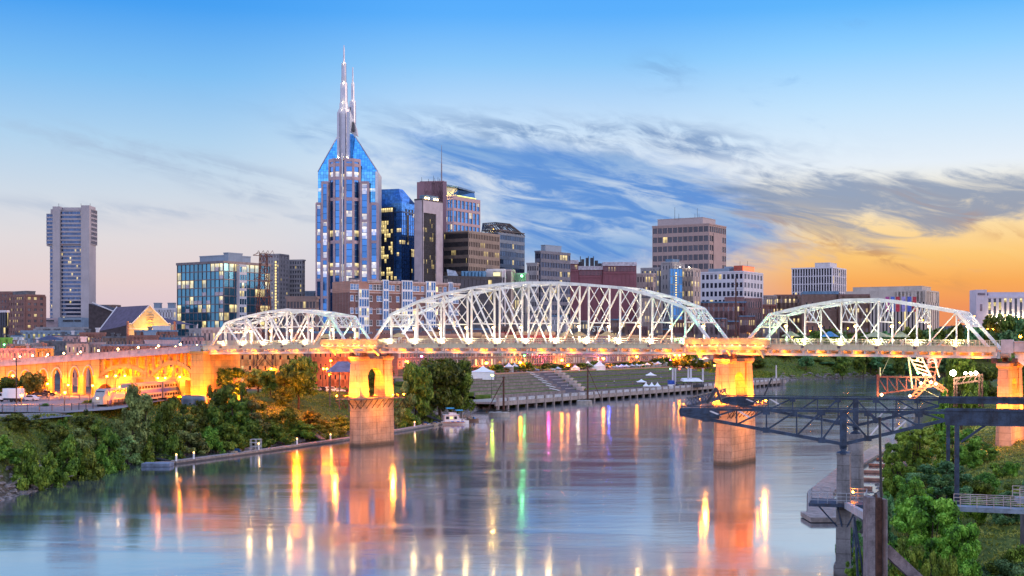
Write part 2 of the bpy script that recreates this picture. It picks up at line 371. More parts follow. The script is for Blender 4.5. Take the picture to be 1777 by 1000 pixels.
bark = mat('bark', (.07, .05, .035), .95, var=.3, vscale=2.0)
tyre = mat('rubber', (.02, .02, .02), .9)
BULB = {k: emis('bulb_' + k, c, s) for k, c, s in (('sodium', (1.0, .26, .01), 130), ('white', (1.0, .88, .6), 50), ('green', (.12, 1.0, .2), 20), ('pink', (1.0, .06, .35), 80), ('blue', (.05, .1, 1.0), 110), ('yellow', (.6, 1.0, .04), 50), ('warm', (1.0, .62, .22), 16), ('red', (1.0, .06, .04), 14), ('faint', (1.0, .55, .16), 5))}
LCOL = {'sodium': (1.0, .22, .002), 'white': (1.0, .9, .68), 'green': (.2, 1.0, .35), 'pink': (1.0, .07, .36), 'blue': (.06, .13, 1.0), 'yellow': (.8, 1.0, .15), 'warm': (1.0, .62, .2), 'red': (1.0, .1, .06)}
# ------------------------------------------------------------------ terrain and water
LB = [(-150,-200), (-110,60), (-96,150), (-86,215), (-84.7,247), (-85,275), (-82,300), (-66,330), (-56,360), (-47,392), (-35,436), (-25,482), (-13,530), (0,562), (12,566), (61,659), (116,757), (174,854), (192,930), (206,972), (306,1060), (520,1180), (900,1350), (2600,2000)]
RB = [(60,-200), (44,60), (38,120), (38,150), (46,185), (56,215), (70,250), (86,300), (104,345), (126,421), (165,540), (214,670), (300,800), (450,960), (700,1100), (1100,1300), (2600,1800)]
LBn, RBn = np.array(LB, float), np.array(RB, float)
def seg_dist(P, L):
    best = np.full(len(P), 1e9); side = np.zeros(len(P))
    for a, b in zip(L[:-1], L[1:]):
        d = b - a; l2 = d @ d
        t = np.clip(((P - a) @ d) / l2, 0, 1); q = a + t[:, None] * d
        v = P - q; dist = np.hypot(v[:, 0], v[:, 1])
        cr = d[0] * (P[:, 1] - a[1]) - d[1] * (P[:, 0] - a[0])       # >0: left of the line
        upd = dist < best - 1e-9
        best = np.where(upd, dist, best); side = np.where(upd, np.sign(cr), side)
    return best, side
def sms(x, a, b):
    t = np.clip((x - a) / (b - a), 0, 1); return t * t * (3 - 2 * t)
def vnoise(X, Y, s, seed=0):
    x, y = X / s + seed * 17.3, Y / s + seed * 9.1; xi, yi = np.floor(x), np.floor(y); fx, fy = x - xi, y - yi
    h = lambda i, j: np.modf(np.abs(np.sin(i * 127.1 + j * 311.7 + seed) * 43758.5453))[0]
    fx, fy = fx * fx * (3 - 2 * fx), fy * fy * (3 - 2 * fy)
    return (h(xi, yi) * (1 - fx) + h(xi + 1, yi) * fx) * (1 - fy) + (h(xi, yi + 1) * (1 - fx) + h(xi + 1, yi + 1) * fx) * fy
PL = [(-40,-2.5), (-6,-2.2), (0,-.25), (3,1.0), (12,4.4), (24,8.6), (36,10.0), (120,10.6), (200,13.2), (500,15), (2000,20), (9000, 24)]
PS = [(-40,-2.5), (-6,-2.2), (0,-.25), (3,1.4), (8,7.2), (11.5,10.2), (36,10.45), (120,10.6), (200,13.2), (500,15), (2000,20), (9000, 24)]
PF = [(-40,-2.5), (-6,-2.4), (0,-1.2), (14,1.6), (22,2.2), (76,10.1), (90,10.6), (140,11.5), (200,13), (500,16), (2000,20), (9000, 24)]
PB = [(-40,-2.5), (-6,-2), (0,-.2), (8,3), (46,18.5), (70,20), (300,25), (2000,32), (9000, 34)]
PR = [(-40,-2.5), (-6,-2), (0,-.3), (5,1.6), (20,6.2), (40,8.8), (70,10.5), (150,13), (800,20), (9000, 30)]
def ipl(d, T): return np.interp(d, [t[0] for t in T], [t[1] for t in T])
def ground_z(X, Y, full=False):
    X, Y = np.atleast_1d(np.asarray(X, float)), np.atleast_1d(np.asarray(Y, float)); P = np.stack([X, Y], 1)
    dl, sl = seg_dist(P, LBn); dr, sr = seg_dist(P, RBn)
    inl = sl > 0; inr = sr < 0                              # on the left / right bank
    d_l = np.where(inl, dl, -dl); d_r = np.where(inr, dr, -dr)
    wf = sms(Y, 520, 570); wb = sms(X, 165, 200) * sms(Y, 840, 900); ws = 1 - sms(Y, 296, 340)
    zl = (ipl(d_l, PL) * (1 - ws) + ipl(d_l, PS) * ws) * (1 - wf) + wf * (ipl(d_l, PF) * (1 - wb) + wb * ipl(d_l, PB)); zr = ipl(d_r, PR)
    right = (inr & ~inl) | (~inl & ~inr & (dr < dl))
    z = np.where(right, zr, zl); d = np.where(right, d_r, d_l)
    slope = sms(d, 1, 8) * (1 - sms(d, 30, 46)) * (1 - wf * (1 - wb) * (~right))
    z = z + (vnoise(X, Y, 7, 1) - .5) * 1.5 * slope + (vnoise(X, Y, 2.3, 2) - .5) * .7 * slope * (np.abs(Y) < 500)
    if full: return z, d, right, wf, wb
    return z
def gz(x, y): return float(ground_z(x, y)[0])
ys = np.concatenate([[-60, 0, 30, 50], np.geomspace(60, 9000, 420)]); us = np.concatenate([np.linspace(-1.1, -.46, 14)[:-1], np.linspace(-.46, .46, 330), np.linspace(.46, 1.1, 14)[1:]])
YY = np.repeat(ys, len(us)); XX = np.tile(us, len(ys)) * (np.abs(YY) + 60)
Z, D, RT, WF, WB = ground_z(XX, YY, True)
nr, nc = len(ys), len(us)
me = bpy.data.meshes.new('ground')
ii = (np.arange(nr - 1)[:, None] * nc + np.arange(nc - 1)[None, :]).ravel()
quads = np.stack([ii, ii + 1, ii + nc + 1, ii + nc], 1)
me.vertices.add(len(XX)); me.vertices.foreach_set('co', np.stack([XX, YY, Z], 1).ravel())
me.loops.add(quads.size); me.loops.foreach_set('vertex_index', quads.ravel())
me.polygons.add(len(quads)); me.polygons.foreach_set('loop_start', np.arange(0, quads.size, 4)); me.polygons.foreach_set('loop_total', np.full(len(quads), 4)); me.polygons.foreach_set('use_smooth', np.ones(len(quads), bool))
me.update(calc_edges=True)
# what grows or lies there: R mud and stones, G grass, B paving
mud = 1 - sms(D, 2.5, 6.5); pav = np.where(RT, sms(D, 150, 190), np.where(WB > .5, sms(D, 90, 120), np.where(WF > .5, sms(D, 78, 84), sms(D, 52, 60))))
at_ = me.color_attributes.new('cover', 'FLOAT_COLOR', 'POINT')
at_.data.foreach_set('color', np.stack([mud, (1 - mud) * (1 - pav), pav, np.ones_like(mud)], 1).ravel())
gm = bpy.data.materials.new('ground'); gm.use_nodes = True; b = NB(gm.node_tree); bs = gm.node_tree.nodes['Principled BSDF']
o = b.n('ShaderNodeTexCoord').outputs['Object']; ca = b.n('ShaderNodeAttribute', attribute_name='cover'); sp = b.n('ShaderNodeSeparateColor'); b.put(sp.inputs[0], ca.outputs['Color'])
n1, n2, n3 = b.noise(o, .12, 6, .6), b.noise(o, 1.4, 6, .65), b.noise(o, .03, 4, .5)
vo = b.n('ShaderNodeTexVoronoi'); b.put(vo.inputs['Vector'], o); vo.inputs['Scale'].default_value = 1.3
cg = b.mix(b.sm(n2, .35, .65), (.05, .08, .015, 1), (.13, .16, .035, 1)); cg = b.mix(b.sm(n1, .5, .7), cg, (.11, .10, .03, 1))
cm = b.mix(b.sm(vo.outputs['Distance'], .1, .6), (.20, .17, .15, 1), (.05, .04, .032, 1)); cm = b.mix(b.sm(n2, .4, .7), cm, (.12, .095, .07, 1))
cp = b.mix(b.sm(n1, .4, .6), (.07, .068, .07, 1), (.12, .115, .11, 1))
c = b.mix(sp.outputs[0], cg, cm); c = b.mix(sp.outputs[2], c, cp); b.put(bs.inputs['Base Color'], c); bs.inputs['Roughness'].default_value = .95; bs.inputs['Specular IOR Level'].default_value = .15
bp = b.n('ShaderNodeBump'); bp.inputs['Strength'].default_value = .6; bp.inputs['Distance'].default_value = .3; b.put(bp.inputs['Height'], b.mix(sp.outputs[0], n2, vo.outputs['Distance'])); b.put(bs.inputs['Normal'], bp.outputs[0])
me.materials.append(gm)
ground = bpy.data.objects.new('ground', me); C.objects.link(ground); tag(ground, 'river banks and city ground of grass, mud, stones and paving', kind='structure')
# water
wm = bpy.data.materials.new('river_water'); wm.use_nodes = True; b = NB(wm.node_tree); bs = wm.node_tree.nodes['Principled BSDF']
o = b.n('ShaderNodeTexCoord').outputs['Object']
mp = b.n('ShaderNodeMapping'); b.put(mp.inputs[0], o); mp.inputs['Rotation'].default_value = (0, 0, R(-20)); mp.inputs['Scale'].default_value = (.35, 1.0, 1)
big = b.noise(mp.outputs[0], .05, 4, .55, 1.2); w1 = b.noise(mp.outputs[0], .28, 3, .6, .6); w2 = b.noise(mp.outputs[0], 1.1, 3, .6, .3)
bs.inputs['Base Color'].default_value = (.47, .53, .60, 1); bs.inputs['Metallic'].default_value = .9; bs.inputs['IOR'].default_value = 3.0
b.put(bs.inputs['Roughness'], b.m('MULTIPLY_ADD', b.sm(big, .4, .65), .07, .085))
hh = b.m('ADD', b.m('MULTIPLY', w1, .16), b.m('MULTIPLY', w2, .045)); hh = b.m('MULTIPLY', hh, b.m('MULTIPLY_ADD', b.sm(big, .35, .65), .7, .45))
bp = b.n('ShaderNodeBump'); bp.inputs['Strength'].default_value = .17; bp.inputs['Distance'].default_value = 1.0; b.put(bp.inputs['Height'], hh); b.put(bs.inputs['Normal'], bp.outputs[0])
mb = MB(); mb.face([(-260, -300, 0), (1500, -300, 0), (2800, 2200, 0), (-260, 2200, 0)])
river = mb.build('river_water', wm); tag(river, 'calm dark river mirroring the lamps and the evening sky', kind='structure')
# paved sheets on the plateau of the left bank
def sheet(name, poly, dz, m, label, z=None):
    mb = MB(); P = [Vector((x, y, (gz(x, y) if z is None else z) + dz)) for x, y in poly]; mb.face(P)
    return tag(mb.build(name, m), label, kind='structure')
lot = [(-142, 300), (-98, 292), (-92, 306), (-94, 388), (-170, 420), (-190, 330)]
sheet('parking_lot', lot, 0, mat('lot_asphalt', (.2, .19, .2), .9, var=.15, vscale=.15), 'grey car park on the left bank', z=11.0)
rd = [(-128, 258), (-98, 268), (-93.5, 283), (-99, 291), (-128, 272), (-175, 250), (-165, 240)]
sheet('road', rd, 0, mat('road_asphalt', (.13, .14, .17), .85, var=.15, vscale=.2), 'riverside road at the left edge', z=10.75)
mb = MB()
kp = [(-165, 256), (-128, 276), (-99, 294)]
for a, q in zip(kp[:-1], kp[1:]): mb.bar((*a, 10.72), (*q, 10.72), 1.6, .34)
tag(mb.build('pavement', pave), 'pale kerbed pavement along the riverside road', kind='structure')
# far hills behind the city
hb = MB(); hv = []
for k in range(121):
    x = -2600 + k * 46; t = k / 120
    hz = 70 + 34 * math.sin(t * 9 + 1) + 22 * math.sin(t * 23) + 10 * math.sin(t * 61)
    hv.append((x, hz))
for (x0, z0), (x1, z1) in zip(hv[:-1], hv[1:]):
    hb.face([(x0, 3600, 8), (x1, 3600, 8), (x1, 4100, z1), (x0, 4100, z0)]); hb.face([(x0, 4100, z0), (x1, 4100, z1), (x1, 5200, 8), (x0, 5200, 8)])
hb.smooth = True
tag(hb.build('hills', mat('hill_woods', (.075, .08, .095), .95, var=.3, vscale=.02)), 'low wooded hills on the far horizon', kind='structure')
# ------------------------------------------------------------------ buildings
def off(A, B, d):                        # outward normal of edge A->B (footprint counter-clockwise) times d
    v = Vector((B[0] - A[0], B[1] - A[1], 0)).normalized(); return Vector((v.y, -v.x, 0)) * d
def facade(wall, glz, A, B, z0, z1, nx, nf, pier=.25, span=.3, pd=.5, sd=.35, uv0=(0, 0), rec=0.0, ends=1.0):
    """bars of wall standing proud of one glazed sheet; pier and span are shares of a bay / a storey"""
    A, B = Vector((A[0], A[1], 0)), Vector((B[0], B[1], 0)); d = B - A; L = d.length; u = d / L; n = Vector((u.y, -u.x, 0))
    g = n * (-rec)
    glz.face([A + g + Vector((0, 0, z0)), B + g + Vector((0, 0, z0)), B + g + Vector((0, 0, z1)), A + g + Vector((0, 0, z1))], [(uv0[0], uv0[1]), (uv0[0] + nx, uv0[1]), (uv0[0] + nx, uv0[1] + nf), (uv0[0], uv0[1] + nf)])
    bw = L / nx; fh = (z1 - z0) / nf
    if pier > 0:
        for i in range(nx + 1):
            w = bw * pier * (ends if i in (0, nx) else 1.0)
            c = A + u * (bw * i)
            wall.obox(c - u * w / 2 - n * (rec + .2) + Vector((0, 0, z0)), u * w, n * (pd + rec + .2), (0, 0, z1 - z0 - .12))
    if span > 0:
        h = fh * span
        for j in range(nf + 1):
            zc = z0 + fh * j
            lo, hi = max(z0, zc - h / 2), min(z1 - .2, zc + h / 2)
            if hi - lo > .05: wall.obox(A - n * (rec + .2) + Vector((0, 0, lo)), d, n * (sd + rec + .2), (0, 0, hi - lo))
PHI = R(31.3)
def corner(xl, xm, xr, Y, phi=None, depth=None):
    """footprint (ccw, near corner first) whose corners fall on three photo columns, near corner at depth Y"""
    p = PHI if phi is None else R(phi); c, s = math.cos(p), math.sin(p); kl, kr = (xl - CX) / F, (xr - CX) / F; M = Vector(((xm - CX) / F * Y, Y))
    L1 = (M.x - kl * Y) / (c + kl * s) if xl is not None else depth
    den = s - kr * c
    R1 = (kr * Y - M.x) / den if den > .02 else 30.0
    if depth: R1 = depth
    Lp = M + Vector((-c, s)) * L1; Rp = M + Vector((s, c)) * R1
    return [M, Rp, Lp + Rp - M, Lp]
def grow(poly, d):
    n = len(poly); cx = sum(p[0] for p in poly) / n; cy_ = sum(p[1] for p in poly) / n; out = []
    for p in poly:
        v = Vector((p[0] - cx, p[1] - cy_)); out.append(Vector((p[0], p[1])) + v.normalized() * d * 1.35)
    return out
def lerp2(a, b, t): return Vector((a[0] + (b[0] - a[0]) * t, a[1] + (b[1] - a[1]) * t))
SEED = [0]
def building(name, label, fp, ytop, wallm, glm, left=(8, 10), right=(5, 10), pier=.25, span=.3, pd=.5, sd=.35, z0=8.0, zt=None, cap=None, capm=None, caph=.8, group=None, pent=None, Yt=None, blankr=False, cat='building', rpier=None, rspan=None):
    """block with two glazed street fronts; fp[0] is the near corner, fp[1] right, fp[3] left"""
    SEED[0] += 13; sx = SEED[0] * 7; M, Rp, Bk, Lp = [Vector((p[0], p[1])) for p in fp]
    zt = zat(ytop, Yt or M.y) if zt is None else zt
    e = thing(name, label, cat, (M.x, M.y, z0), group)
    w, g = MB(), MB()
    core = [lerp2(p, ((M + Bk) / 2), .02) for p in (M, Rp, Bk, Lp)]
    w.prism(core, z0, zt - .05)
    facade(w, g, Lp, M, z0, zt, left[0], left[1], pier, span, pd, sd, (sx, 0))
    if blankr:
        w.obox(Vector((M.x, M.y, z0)), (Rp - M).to_3d(), off(M, Rp, pd * .6), (0, 0, zt - z0 - .15))
    else: facade(w, g, M, Rp, z0, zt, right[0], right[1], pier if rpier is None else rpier, span if rspan is None else rspan, pd, sd, (sx + 60, 0))
    w.obox(Vector((Rp.x, Rp.y, z0)), (Bk - Rp).to_3d(), off(Rp, Bk, .3), (0, 0, zt - z0 - .15))
    w.obox(Vector((Bk.x, Bk.y, z0)), (Lp - Bk).to_3d(), off(Bk, Lp, .3), (0, 0, zt - z0 - .15))
    wo = w.build('wall', wallm, e); g.build('glazing', glm, e)
    r = MB(); gp = grow([M, Rp, Bk, Lp], max(pd, sd) + .25); r.prism(gp, zt - .35, zt + caph); r.build('cornice' if capm else 'parapet', capm or wallm, e)
    rf = MB(); rf.prism(grow([M, Rp, Bk, Lp], -.6), zt + caph, zt + caph + .03); rf.build('roof', roof_grey, e)
    if pent:
        for (a, bb, c, d, h, pm, nm) in pent:       # rooftop boxes: shares along left face, along right face, height
            q = MB(); f0 = lambda s, t: M + (Lp - M) * s + (Rp - M) * t
            P = [f0(a, c), f0(a, d), f0(bb, d), f0(bb, c)]
            q.prism(P, zt + caph, zt + caph + h); q.prism(grow(P, .2), zt + caph + h - .4, zt + caph + h + .15); q.build(nm, pm, e)
    return e, zt
# ---- walls
granite = mat('pink_granite', (.44, .32, .35), .6, var=.1, vscale=.2, streak=.1)
tan_c = mat('tan_concrete', (.44, .35, .32), .85, var=.08, vscale=.15, streak=.25)
brown_c = mat('brown_concrete', (.24, .17, .15), .8, var=.1, vscale=.15, streak=.2)
greyc = mat('grey_concrete', (.30, .28, .29), .85, var=.1, vscale=.15, streak=.3)
bluec = mat('blue_grey_panel', (.22, .28, .36), .7, var=.08, vscale=.15, streak=.2)
whitec = mat('white_stone', (.6, .56, .58), .8, var=.06, vscale=.15, streak=.2)
lime = mat('limestone', (.5, .43, .38), .85, var=.08, vscale=.12, streak=.25)
dk_brick = brick('dark_brick', (.20, .075, .065)); red_brick = brick('red_brick', (.30, .10, .07)); sal_brick = brick('salmon_brick', (.46, .22, .16)); brn_brick = brick('brown_brick', (.22, .12, .09)); pur_brick = brick('plum_brick', (.22, .095, .10))
dk_metal = mat('dark_mullion', (.05, .05, .06), .5, metal=.3)
lt_metal = mat('pale_metal', (.5, .5, .54), .35, metal=.8, var=.06)
g_blue = glass('blue_glass', (.07, .26, .58), .8, .05, .03, mu=1, mv=1)
g_deep = glass('deep_blue_glass', (.08, .30, .82), .88, .07, .04, wob=.012)
g_att = glass('tower_glass', (.07, .26, .66), .85, .07, .05, power=1.0, band=[14, 15, 20, 29])
g_roofb = glass('blue_roof_glass', (.08, .32, .82), .85, 0, 0, wob=.015)
g_dark = glass('dark_glass', (.03, .045, .075), .6, .05, .05, power=1.2)
g_sky = glass('turquoise_glass', (.07, .26, .40), .75, .16, .10, power=1.1, wob=.03)
g_res = glass('room_windows', (.10, .12, .17), .5, 0, .07, power=1.2)
g_lit = glass('lit_windows', (.16, .15, .18), .4, .3, .25, power=1.2)
g_dim = glass('dim_windows', (.035, .04, .06), .4, .02, .05, power=.9)
g_gold = glass('sunset_windows', (.95, .62, .28), .9, 0, .05, wob=.05)  # sunset reflection put into the gold tint of the glass
g_rib = glass('ribbon_glass', (.07, .13, .27), .75, 0, .05, power=1.2, mu=1)
# ---- far-left tower
Y = 900.0
def X(px, y=None): return xat(px, Y if y is None else y)
e = thing('residential_tower', 'tall concrete tower with twin piers and a wider top, far left of the skyline', 'tower', (X(120), Y, 10))
zt, zb, zs = zat(360, Y), 10.0, zat(424, Y)
w, g, g2 = MB(), MB(), MB()
w.box(X(86), X(156), Y + 2, Y + 13, zb, zt - 1)
facade(w, g, (X(85.5), Y + 1.4), (X(93.5), Y + 1.4), zb, zs, 4, 31, 0, .38, .4, .5, (900, 0))
facade(w, g, (X(80.6), Y), (X(93.5), Y), zs, zat(371, Y), 4, 8, 0, .38, .4, .5, (900, 40))
facade(w, g, (X(105), Y + 1.4), (X(143), Y + 1.4), zb, zs, 13, 31, 0, .40, .4, .5, (920, 0))
facade(w, g, (X(105), Y + .2), (X(142.5), Y + .2), zs, zat(366, Y), 13, 8, 0, .42, .4, .5, (920, 40))
w.box(X(80.6), X(93.5), Y + .3, Y + 12, zs - 1.2, zs); w.box(X(105), X(142), Y + .5, Y + 6, zs - 1, zs + .4)
w.box(X(93), X(105.6), Y - 2, Y + 10, zb, zt + .4); w.box(X(142), X(156.3), Y - 2, Y + 12, zb, zat(357, Y))
w.box(X(107), X(141), Y + 2.5, Y + 12, zt - 3, zt + .2)
Ym = Y + 2
xr0, xr1 = X(156.3), xat(165.3, Y + 14)
facade(w, g2, (xr0, Ym), (xr1, Y + 14), zb, zs, 6, 31, .0, .3, .06, .06, (950, 0))
facade(w, g, (xr0, Ym), (xat(168, Y + 14), Y + 14), zs, zat(362, Y), 6, 8, .18, .35, .3, .25, (970, 40))
w.build('wall', mat('tower_concrete', (.42, .37, .38), .8, var=.06, vscale=.1, streak=.2), e); g.build('ribbon_window', g_rib, e); g2.build('side_glazing', g_gold, e)
q = MB(); q.box(X(108), X(140), Y + 3, Y + 10, zat(366, Y), zt - .5); q.build('crown_panel', whitec, e)
q = MB()
for p_ in (95, 134, 150): q.tube((X(p_), Y + 8, zt), (X(p_), Y + 8, zt + 3.5), .12)
q.build('antenna', dark_steel, e)
# podium under it
e = thing('podium_block', 'pink and blue windowless block at the foot of the left concrete tower', 'building', (X(105), 880, 10))
q = MB(); q.box(X(68, 870), X(101, 870), 870, 898, 10, zat(552, 870)); q.build('pink_wall', mat('pink_render', (.45, .34, .36), .85, var=.08), e)
q = MB(); q.box(X(101.1, 868), X(143, 868), 868, 896, 10, zat(551, 868)); q.build('blue_wall', bluec, e)
q = MB()
for a, c in ((80, 93), (109, 127), (129, 140)): q.box(X(a, 867.6), X(c, 867.6), 867.6, 868.6, zat(558, 868), zat(555.5, 868))
q.build('window', dk_metal, e)
e, _ = building('long_block', 'long low blue-grey block with a row of square lit windows, below the left tower', corner(38, 141, 146, 760, 2), 576, bluec, glass('green_square_windows', (.12, .14, .08), .3, .6, .5, warm=(.55, .6, .2), power=.7, run=1), (12, 5), (2, 5), .5, .5, .4, .4)
e, _ = building('setback_block', 'dark grey-blue setback storey behind the long low block', corner(64, 170, 176, 790, 2), 570, greyc, g_dim, (6, 4), (2, 4), .7, .8, .3, .3)
e, _ = building('brick_hotel', 'dark brick slab hotel with two lit columns of windows, beside the left tower', corner(16, 45, 77, 800, 40), 513, dk_brick, glass('hotel_windows', (.09, .09, .12), .4, 0, .2, power=1.2, run=1), (9, 14), (3, 14), .55, .55, .25, .2, pent=[(.1, .9, .1, .6, 2.0, roof_grey, 'penthouse')])
M_, R_ = Vector((X(58, 812), 812)), Vector((X(73, 830), 830))
e, _ = building('brick_wing', 'plum brick wing at the left edge behind the hotel', corner(-30, 18, 26, 820, 12), 508, dk_brick, g_res, (9, 14), (2, 14), .6, .6, .25, .2)
e, _ = building('glass_pavilion', 'glass pavilion with a flat projecting roof at the left edge', corner(-12, 10, 14, 560, 5), 541, dk_metal, g_dark, (6, 5), (2, 5), .08, .12, .25, .2, capm=whitec, caph=.6)
# ---- hall with a gable
Yg = 620.0
e = thing('gabled_hall', 'hall with a steep dark roof and a golden floodlit gable', 'building', (xat(260, Yg), Yg, 12))
gl, gr, ap = at(229.5, 562, Yg), at(291, 562, Yg + 6), at(260, 530, Yg + 3)
bl, br = Vector((at(224, 572, Yg).x, Yg - .1, 8)), Vector((at(296, 572, Yg + 6.4).x, Yg + 6.6, 8))
q = MB(); back = Vector((-25.5, 30, 0))
q.face([bl, br, Vector((br.x, br.y, gr.z)), gr, ap, gl, Vector((bl.x, bl.y, gl.z))]); q.obox(bl + Vector((.1, .8, 0)), br - bl, (0, 6, 0), (0, 0, gl.z - 8.3))
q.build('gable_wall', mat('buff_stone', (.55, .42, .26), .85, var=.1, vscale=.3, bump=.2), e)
q = MB(); hip = ap + Vector((-17.5, 22, -.2)); hip.x = xat(203, hip.y)
le = at(171, 575, Yg + 16)
q.hexa([gl + Vector((0, -.4, -.3)), le, le + Vector((0, 1, 0)), gl + Vector((0, 1, -.3)), ap + Vector((0, -.4, 0)), hip, hip + Vector((0, 1, 0)), ap + Vector((0, 1, 0))])
q.face([gr, gr + Vector((4, 40, 0)), hip + Vector((0, 1, 0)), ap]); q.face([Vector((bl.x, bl.y, gl.z - .4)), le + Vector((0, 0, -.4)), gl])
q.build('roof', mat('plum_slate', (.085, .065, .11), .8, var=.15, vscale=.5, bump=.3, bscale=3), e)
q = MB()
q.bar(gl, ap, .5, .7, (0, -1, 0)); q.bar(ap, gr, .5, .7, (0, -1, 0)); q.bar(le, hip, .5, .7, (0, -1, 0)); q.bar(Vector((bl.x, bl.y - .3, gl.z)), gl, .5, .6); q.bar(gr, Vector((br.x, br.y - .3, gr.z)), .5, .6)
q.bar(Vector((bl.x, bl.y - .35, gl.z - 2.4)), Vector((br.x, br.y - .35, gl.z - 2.4)), .4, .4)
q.build('coping', whitec, e)
q = MB()
for zz, ww in ((544, 5), (549, 8), (553, 8), (556, 6), (562, 8)): q.cbox(at(260, zz, Yg + 2.6), (1, .1, 0), (0, 1, 0), (0, 0, 1), ww / 3.7 / 1.3, .2, .28)
q.build('moulding', mat('buff_trim', (.5, .34, .2), .85), e)
q = MB(); q.tube((at(221.5, 590, Yg - 3)), at(221.5, 558, Yg - 3), .65, .6, 10); q.build('chimney', red_brick, e); q = MB(); q.tube((at(303.5, 590, Yg + 8)), at(303.5, 558, Yg + 8), .65, .6, 10); q.build('chimney', red_brick, e)
for px in (254, 276): light('gable_light', at(px, 571, Yg - 3.5), 3600, (1, .48, .02), .3, e)
e = thing('arena_roof', 'dark open-sided hall with a white raked roof edge behind the gabled hall', 'building', (xat(180, 700), 700, 12))
q = MB(); a0, a1 = at(167, 529, 700), at(196, 545, 700)
q.hexa([Vector((a0.x - 4, 700, 8)), Vector((a1.x + 10, 700, 8)), Vector((a1.x + 10, 730, 8)), Vector((a0.x - 4, 730, 8)), Vector((a0.x - 4, 700, a0.z + .6)), Vector((a1.x + 10, 700, a1.z - 1.7)), Vector((a1.x + 10, 730, a1.z - 1.7)), Vector((a0.x - 4, 730, a0.z + .6))]); q.build('wall', mat('dark_cladding', (.06, .045, .05), .8), e)
q = MB(); q.bar(a0 + Vector((-2, -.5, 1.2)), a1 + Vector((6, -.5, -1)), .6, .6); q.build('roof_edge', whitec, e)
q = MB()
for k in range(4): q.bar(Vector((a0.x + 3 * k, 699.6, 14)), Vector((a0.x + 3 * k + 3, 699.6, 14 + 18 - 2.6 * k)), .4, .4)
q.build('brace', dark_steel, e)
e, _ = building('ridge_building', 'brown flat building with planted roof, behind the dark raked hall', corner(165, 198, 208, 900, 10), 531, brn_brick, g_dim, (6, 3), (2, 3), .6, .7, .3, .3)
e, _ = building('civic_building', 'pale civic building with arched windows, right of the golden gable', corner(262, 306, 312, 780, 8), 537, whitec, g_lit, (9, 6), (2, 6), .55, .55, .3, .3, pent=[(.1, .35, .1, .6, 3, bluec, 'penthouse'), (.65, .9, .1, .6, 3, bluec, 'penthouse')])
# ---- glass office left of centre
fp = corner(308, 388, 468, 700, 34)
e, zt = building('glass_office', 'turquoise glass office block with lit floors, left of centre', fp, 456, mat('office_frame', (.16, .14, .16), .5, metal=.4), g_sky, (11, 14), (9, 14), .07, .10, .35, .3, caph=1.0, pent=[(.12, .72, .2, .7, 3.6, bluec, 'penthouse'), (.0, .1, .1, .4, 4.5, bluec, 'penthouse')])
sx = 4100
for j in range(14):
    rr = random.Random(j * 5); fh = (zt - 8) / 14; zz = 8 + fh * (j + .06)
    for i in range(11):
        if rr.random() < .22:
            a = lerp2(fp[3], fp[0], i / 11); c2 = lerp2(fp[3], fp[0], (i + 1) / 11); q = MB(); q.obox(Vector((*a, zz)) + off(fp[3], fp[0], .02), (c2 - a).to_3d(), off(fp[3], fp[0], .12), (0, 0, fh * .42)); q.build('spandrel_panel', mat('pink_panel', (.5, .42, .46), .5), e)
q, gq = MB(), MB(); A0, B0 = lerp2(fp[0], fp[1], .27), lerp2(fp[0], fp[1], .42)
n_ = off(fp[0], fp[1], 2.2)
facade(q, gq, A0 + n_.to_2d(), B0 + n_.to_2d(), 8, zt - 1, 3, 14, .1, .32, .25, .2, (4300, 0))
q.obox(Vector((*A0, 8)), n_, (B0 - A0).to_3d() * .02, (0, 0, zt - 9.2)); q.obox(Vector((*B0, 8)), n_, (A0 - B0).to_3d() * .02, (0, 0, zt - 9.2)); q.obox(Vector((*A0, zt - 1)), n_, (B0 - A0).to_3d(), (0, 0, .5))
q.build('bay_frame', whitec, e); gq.build('bay_glazing', g_sky, e)
fp2 = corner(306.5, 330, 334, 694, 34)
# ---- grey residential slab with lit stair
fp = corner(455, 485, 500, 850, 20)
e, zt = building('apartment_slab', 'grey concrete apartment slab with a lit stair strip, behind the lattice mast', fp, 442, greyc, g_res, (6, 26), (3, 26), .62, .5, .25, .2, caph=.6)
e, zt = building('apartment_block', 'grey apartment block with stacked balconies behind the lattice mast', corner(486, 524, 528, 870, 14), 452, greyc, g_res, (9, 24), (2, 24), .55, .45, .3, .5, caph=.6)
q = MB(); q.box(X(477, 846), X(480, 846), 845.2, 846, 20, zat(447, 846)); q.build('stair_shaft', greyc, e)
q = MB()
for k in range(22): q.cbox(at(478.4, 455 + k * 5, 845), (1, 0, 0), (0, 1, 0), (0, 0, 1), .45, .1, .55)
q.build('stair_window', emis('lit_stair', (1, .7, .22), 1.4), e)
e, _ = building('low_concrete_block', 'low tan car-park block left of the spired tower', corner(498, 548, 552, 640, 6), 517, brown_c, g_dim, (9, 6), (2, 6), .3, .55, .3, .4)
e, _ = building('pale_blue_block', 'small pale blue block peeking out left of the spired tower', corner(528, 552, 556, 900, 6), 507, bluec, g_dim, (4, 4), (2, 4), .6, .6, .2, .2)
# ------------------------------------------------------------------ spired tower
Y = 830.0
e = thing('spired_tower', 'tallest tower, pink granite and blue glass with a pointed blue roof and two lit spires', 'tower', (xat(603, Y), Y, 12))
w, g, gb = MB(), MB(), MB()
def pz(py): return zat(py, Y)
def xx(px): return xat(px, Y)
zb = 12.0
def slab(x0, x1, yf, yb, ztop): w.box(xx(x0), xx(x1), yf, yb, zb, ztop)
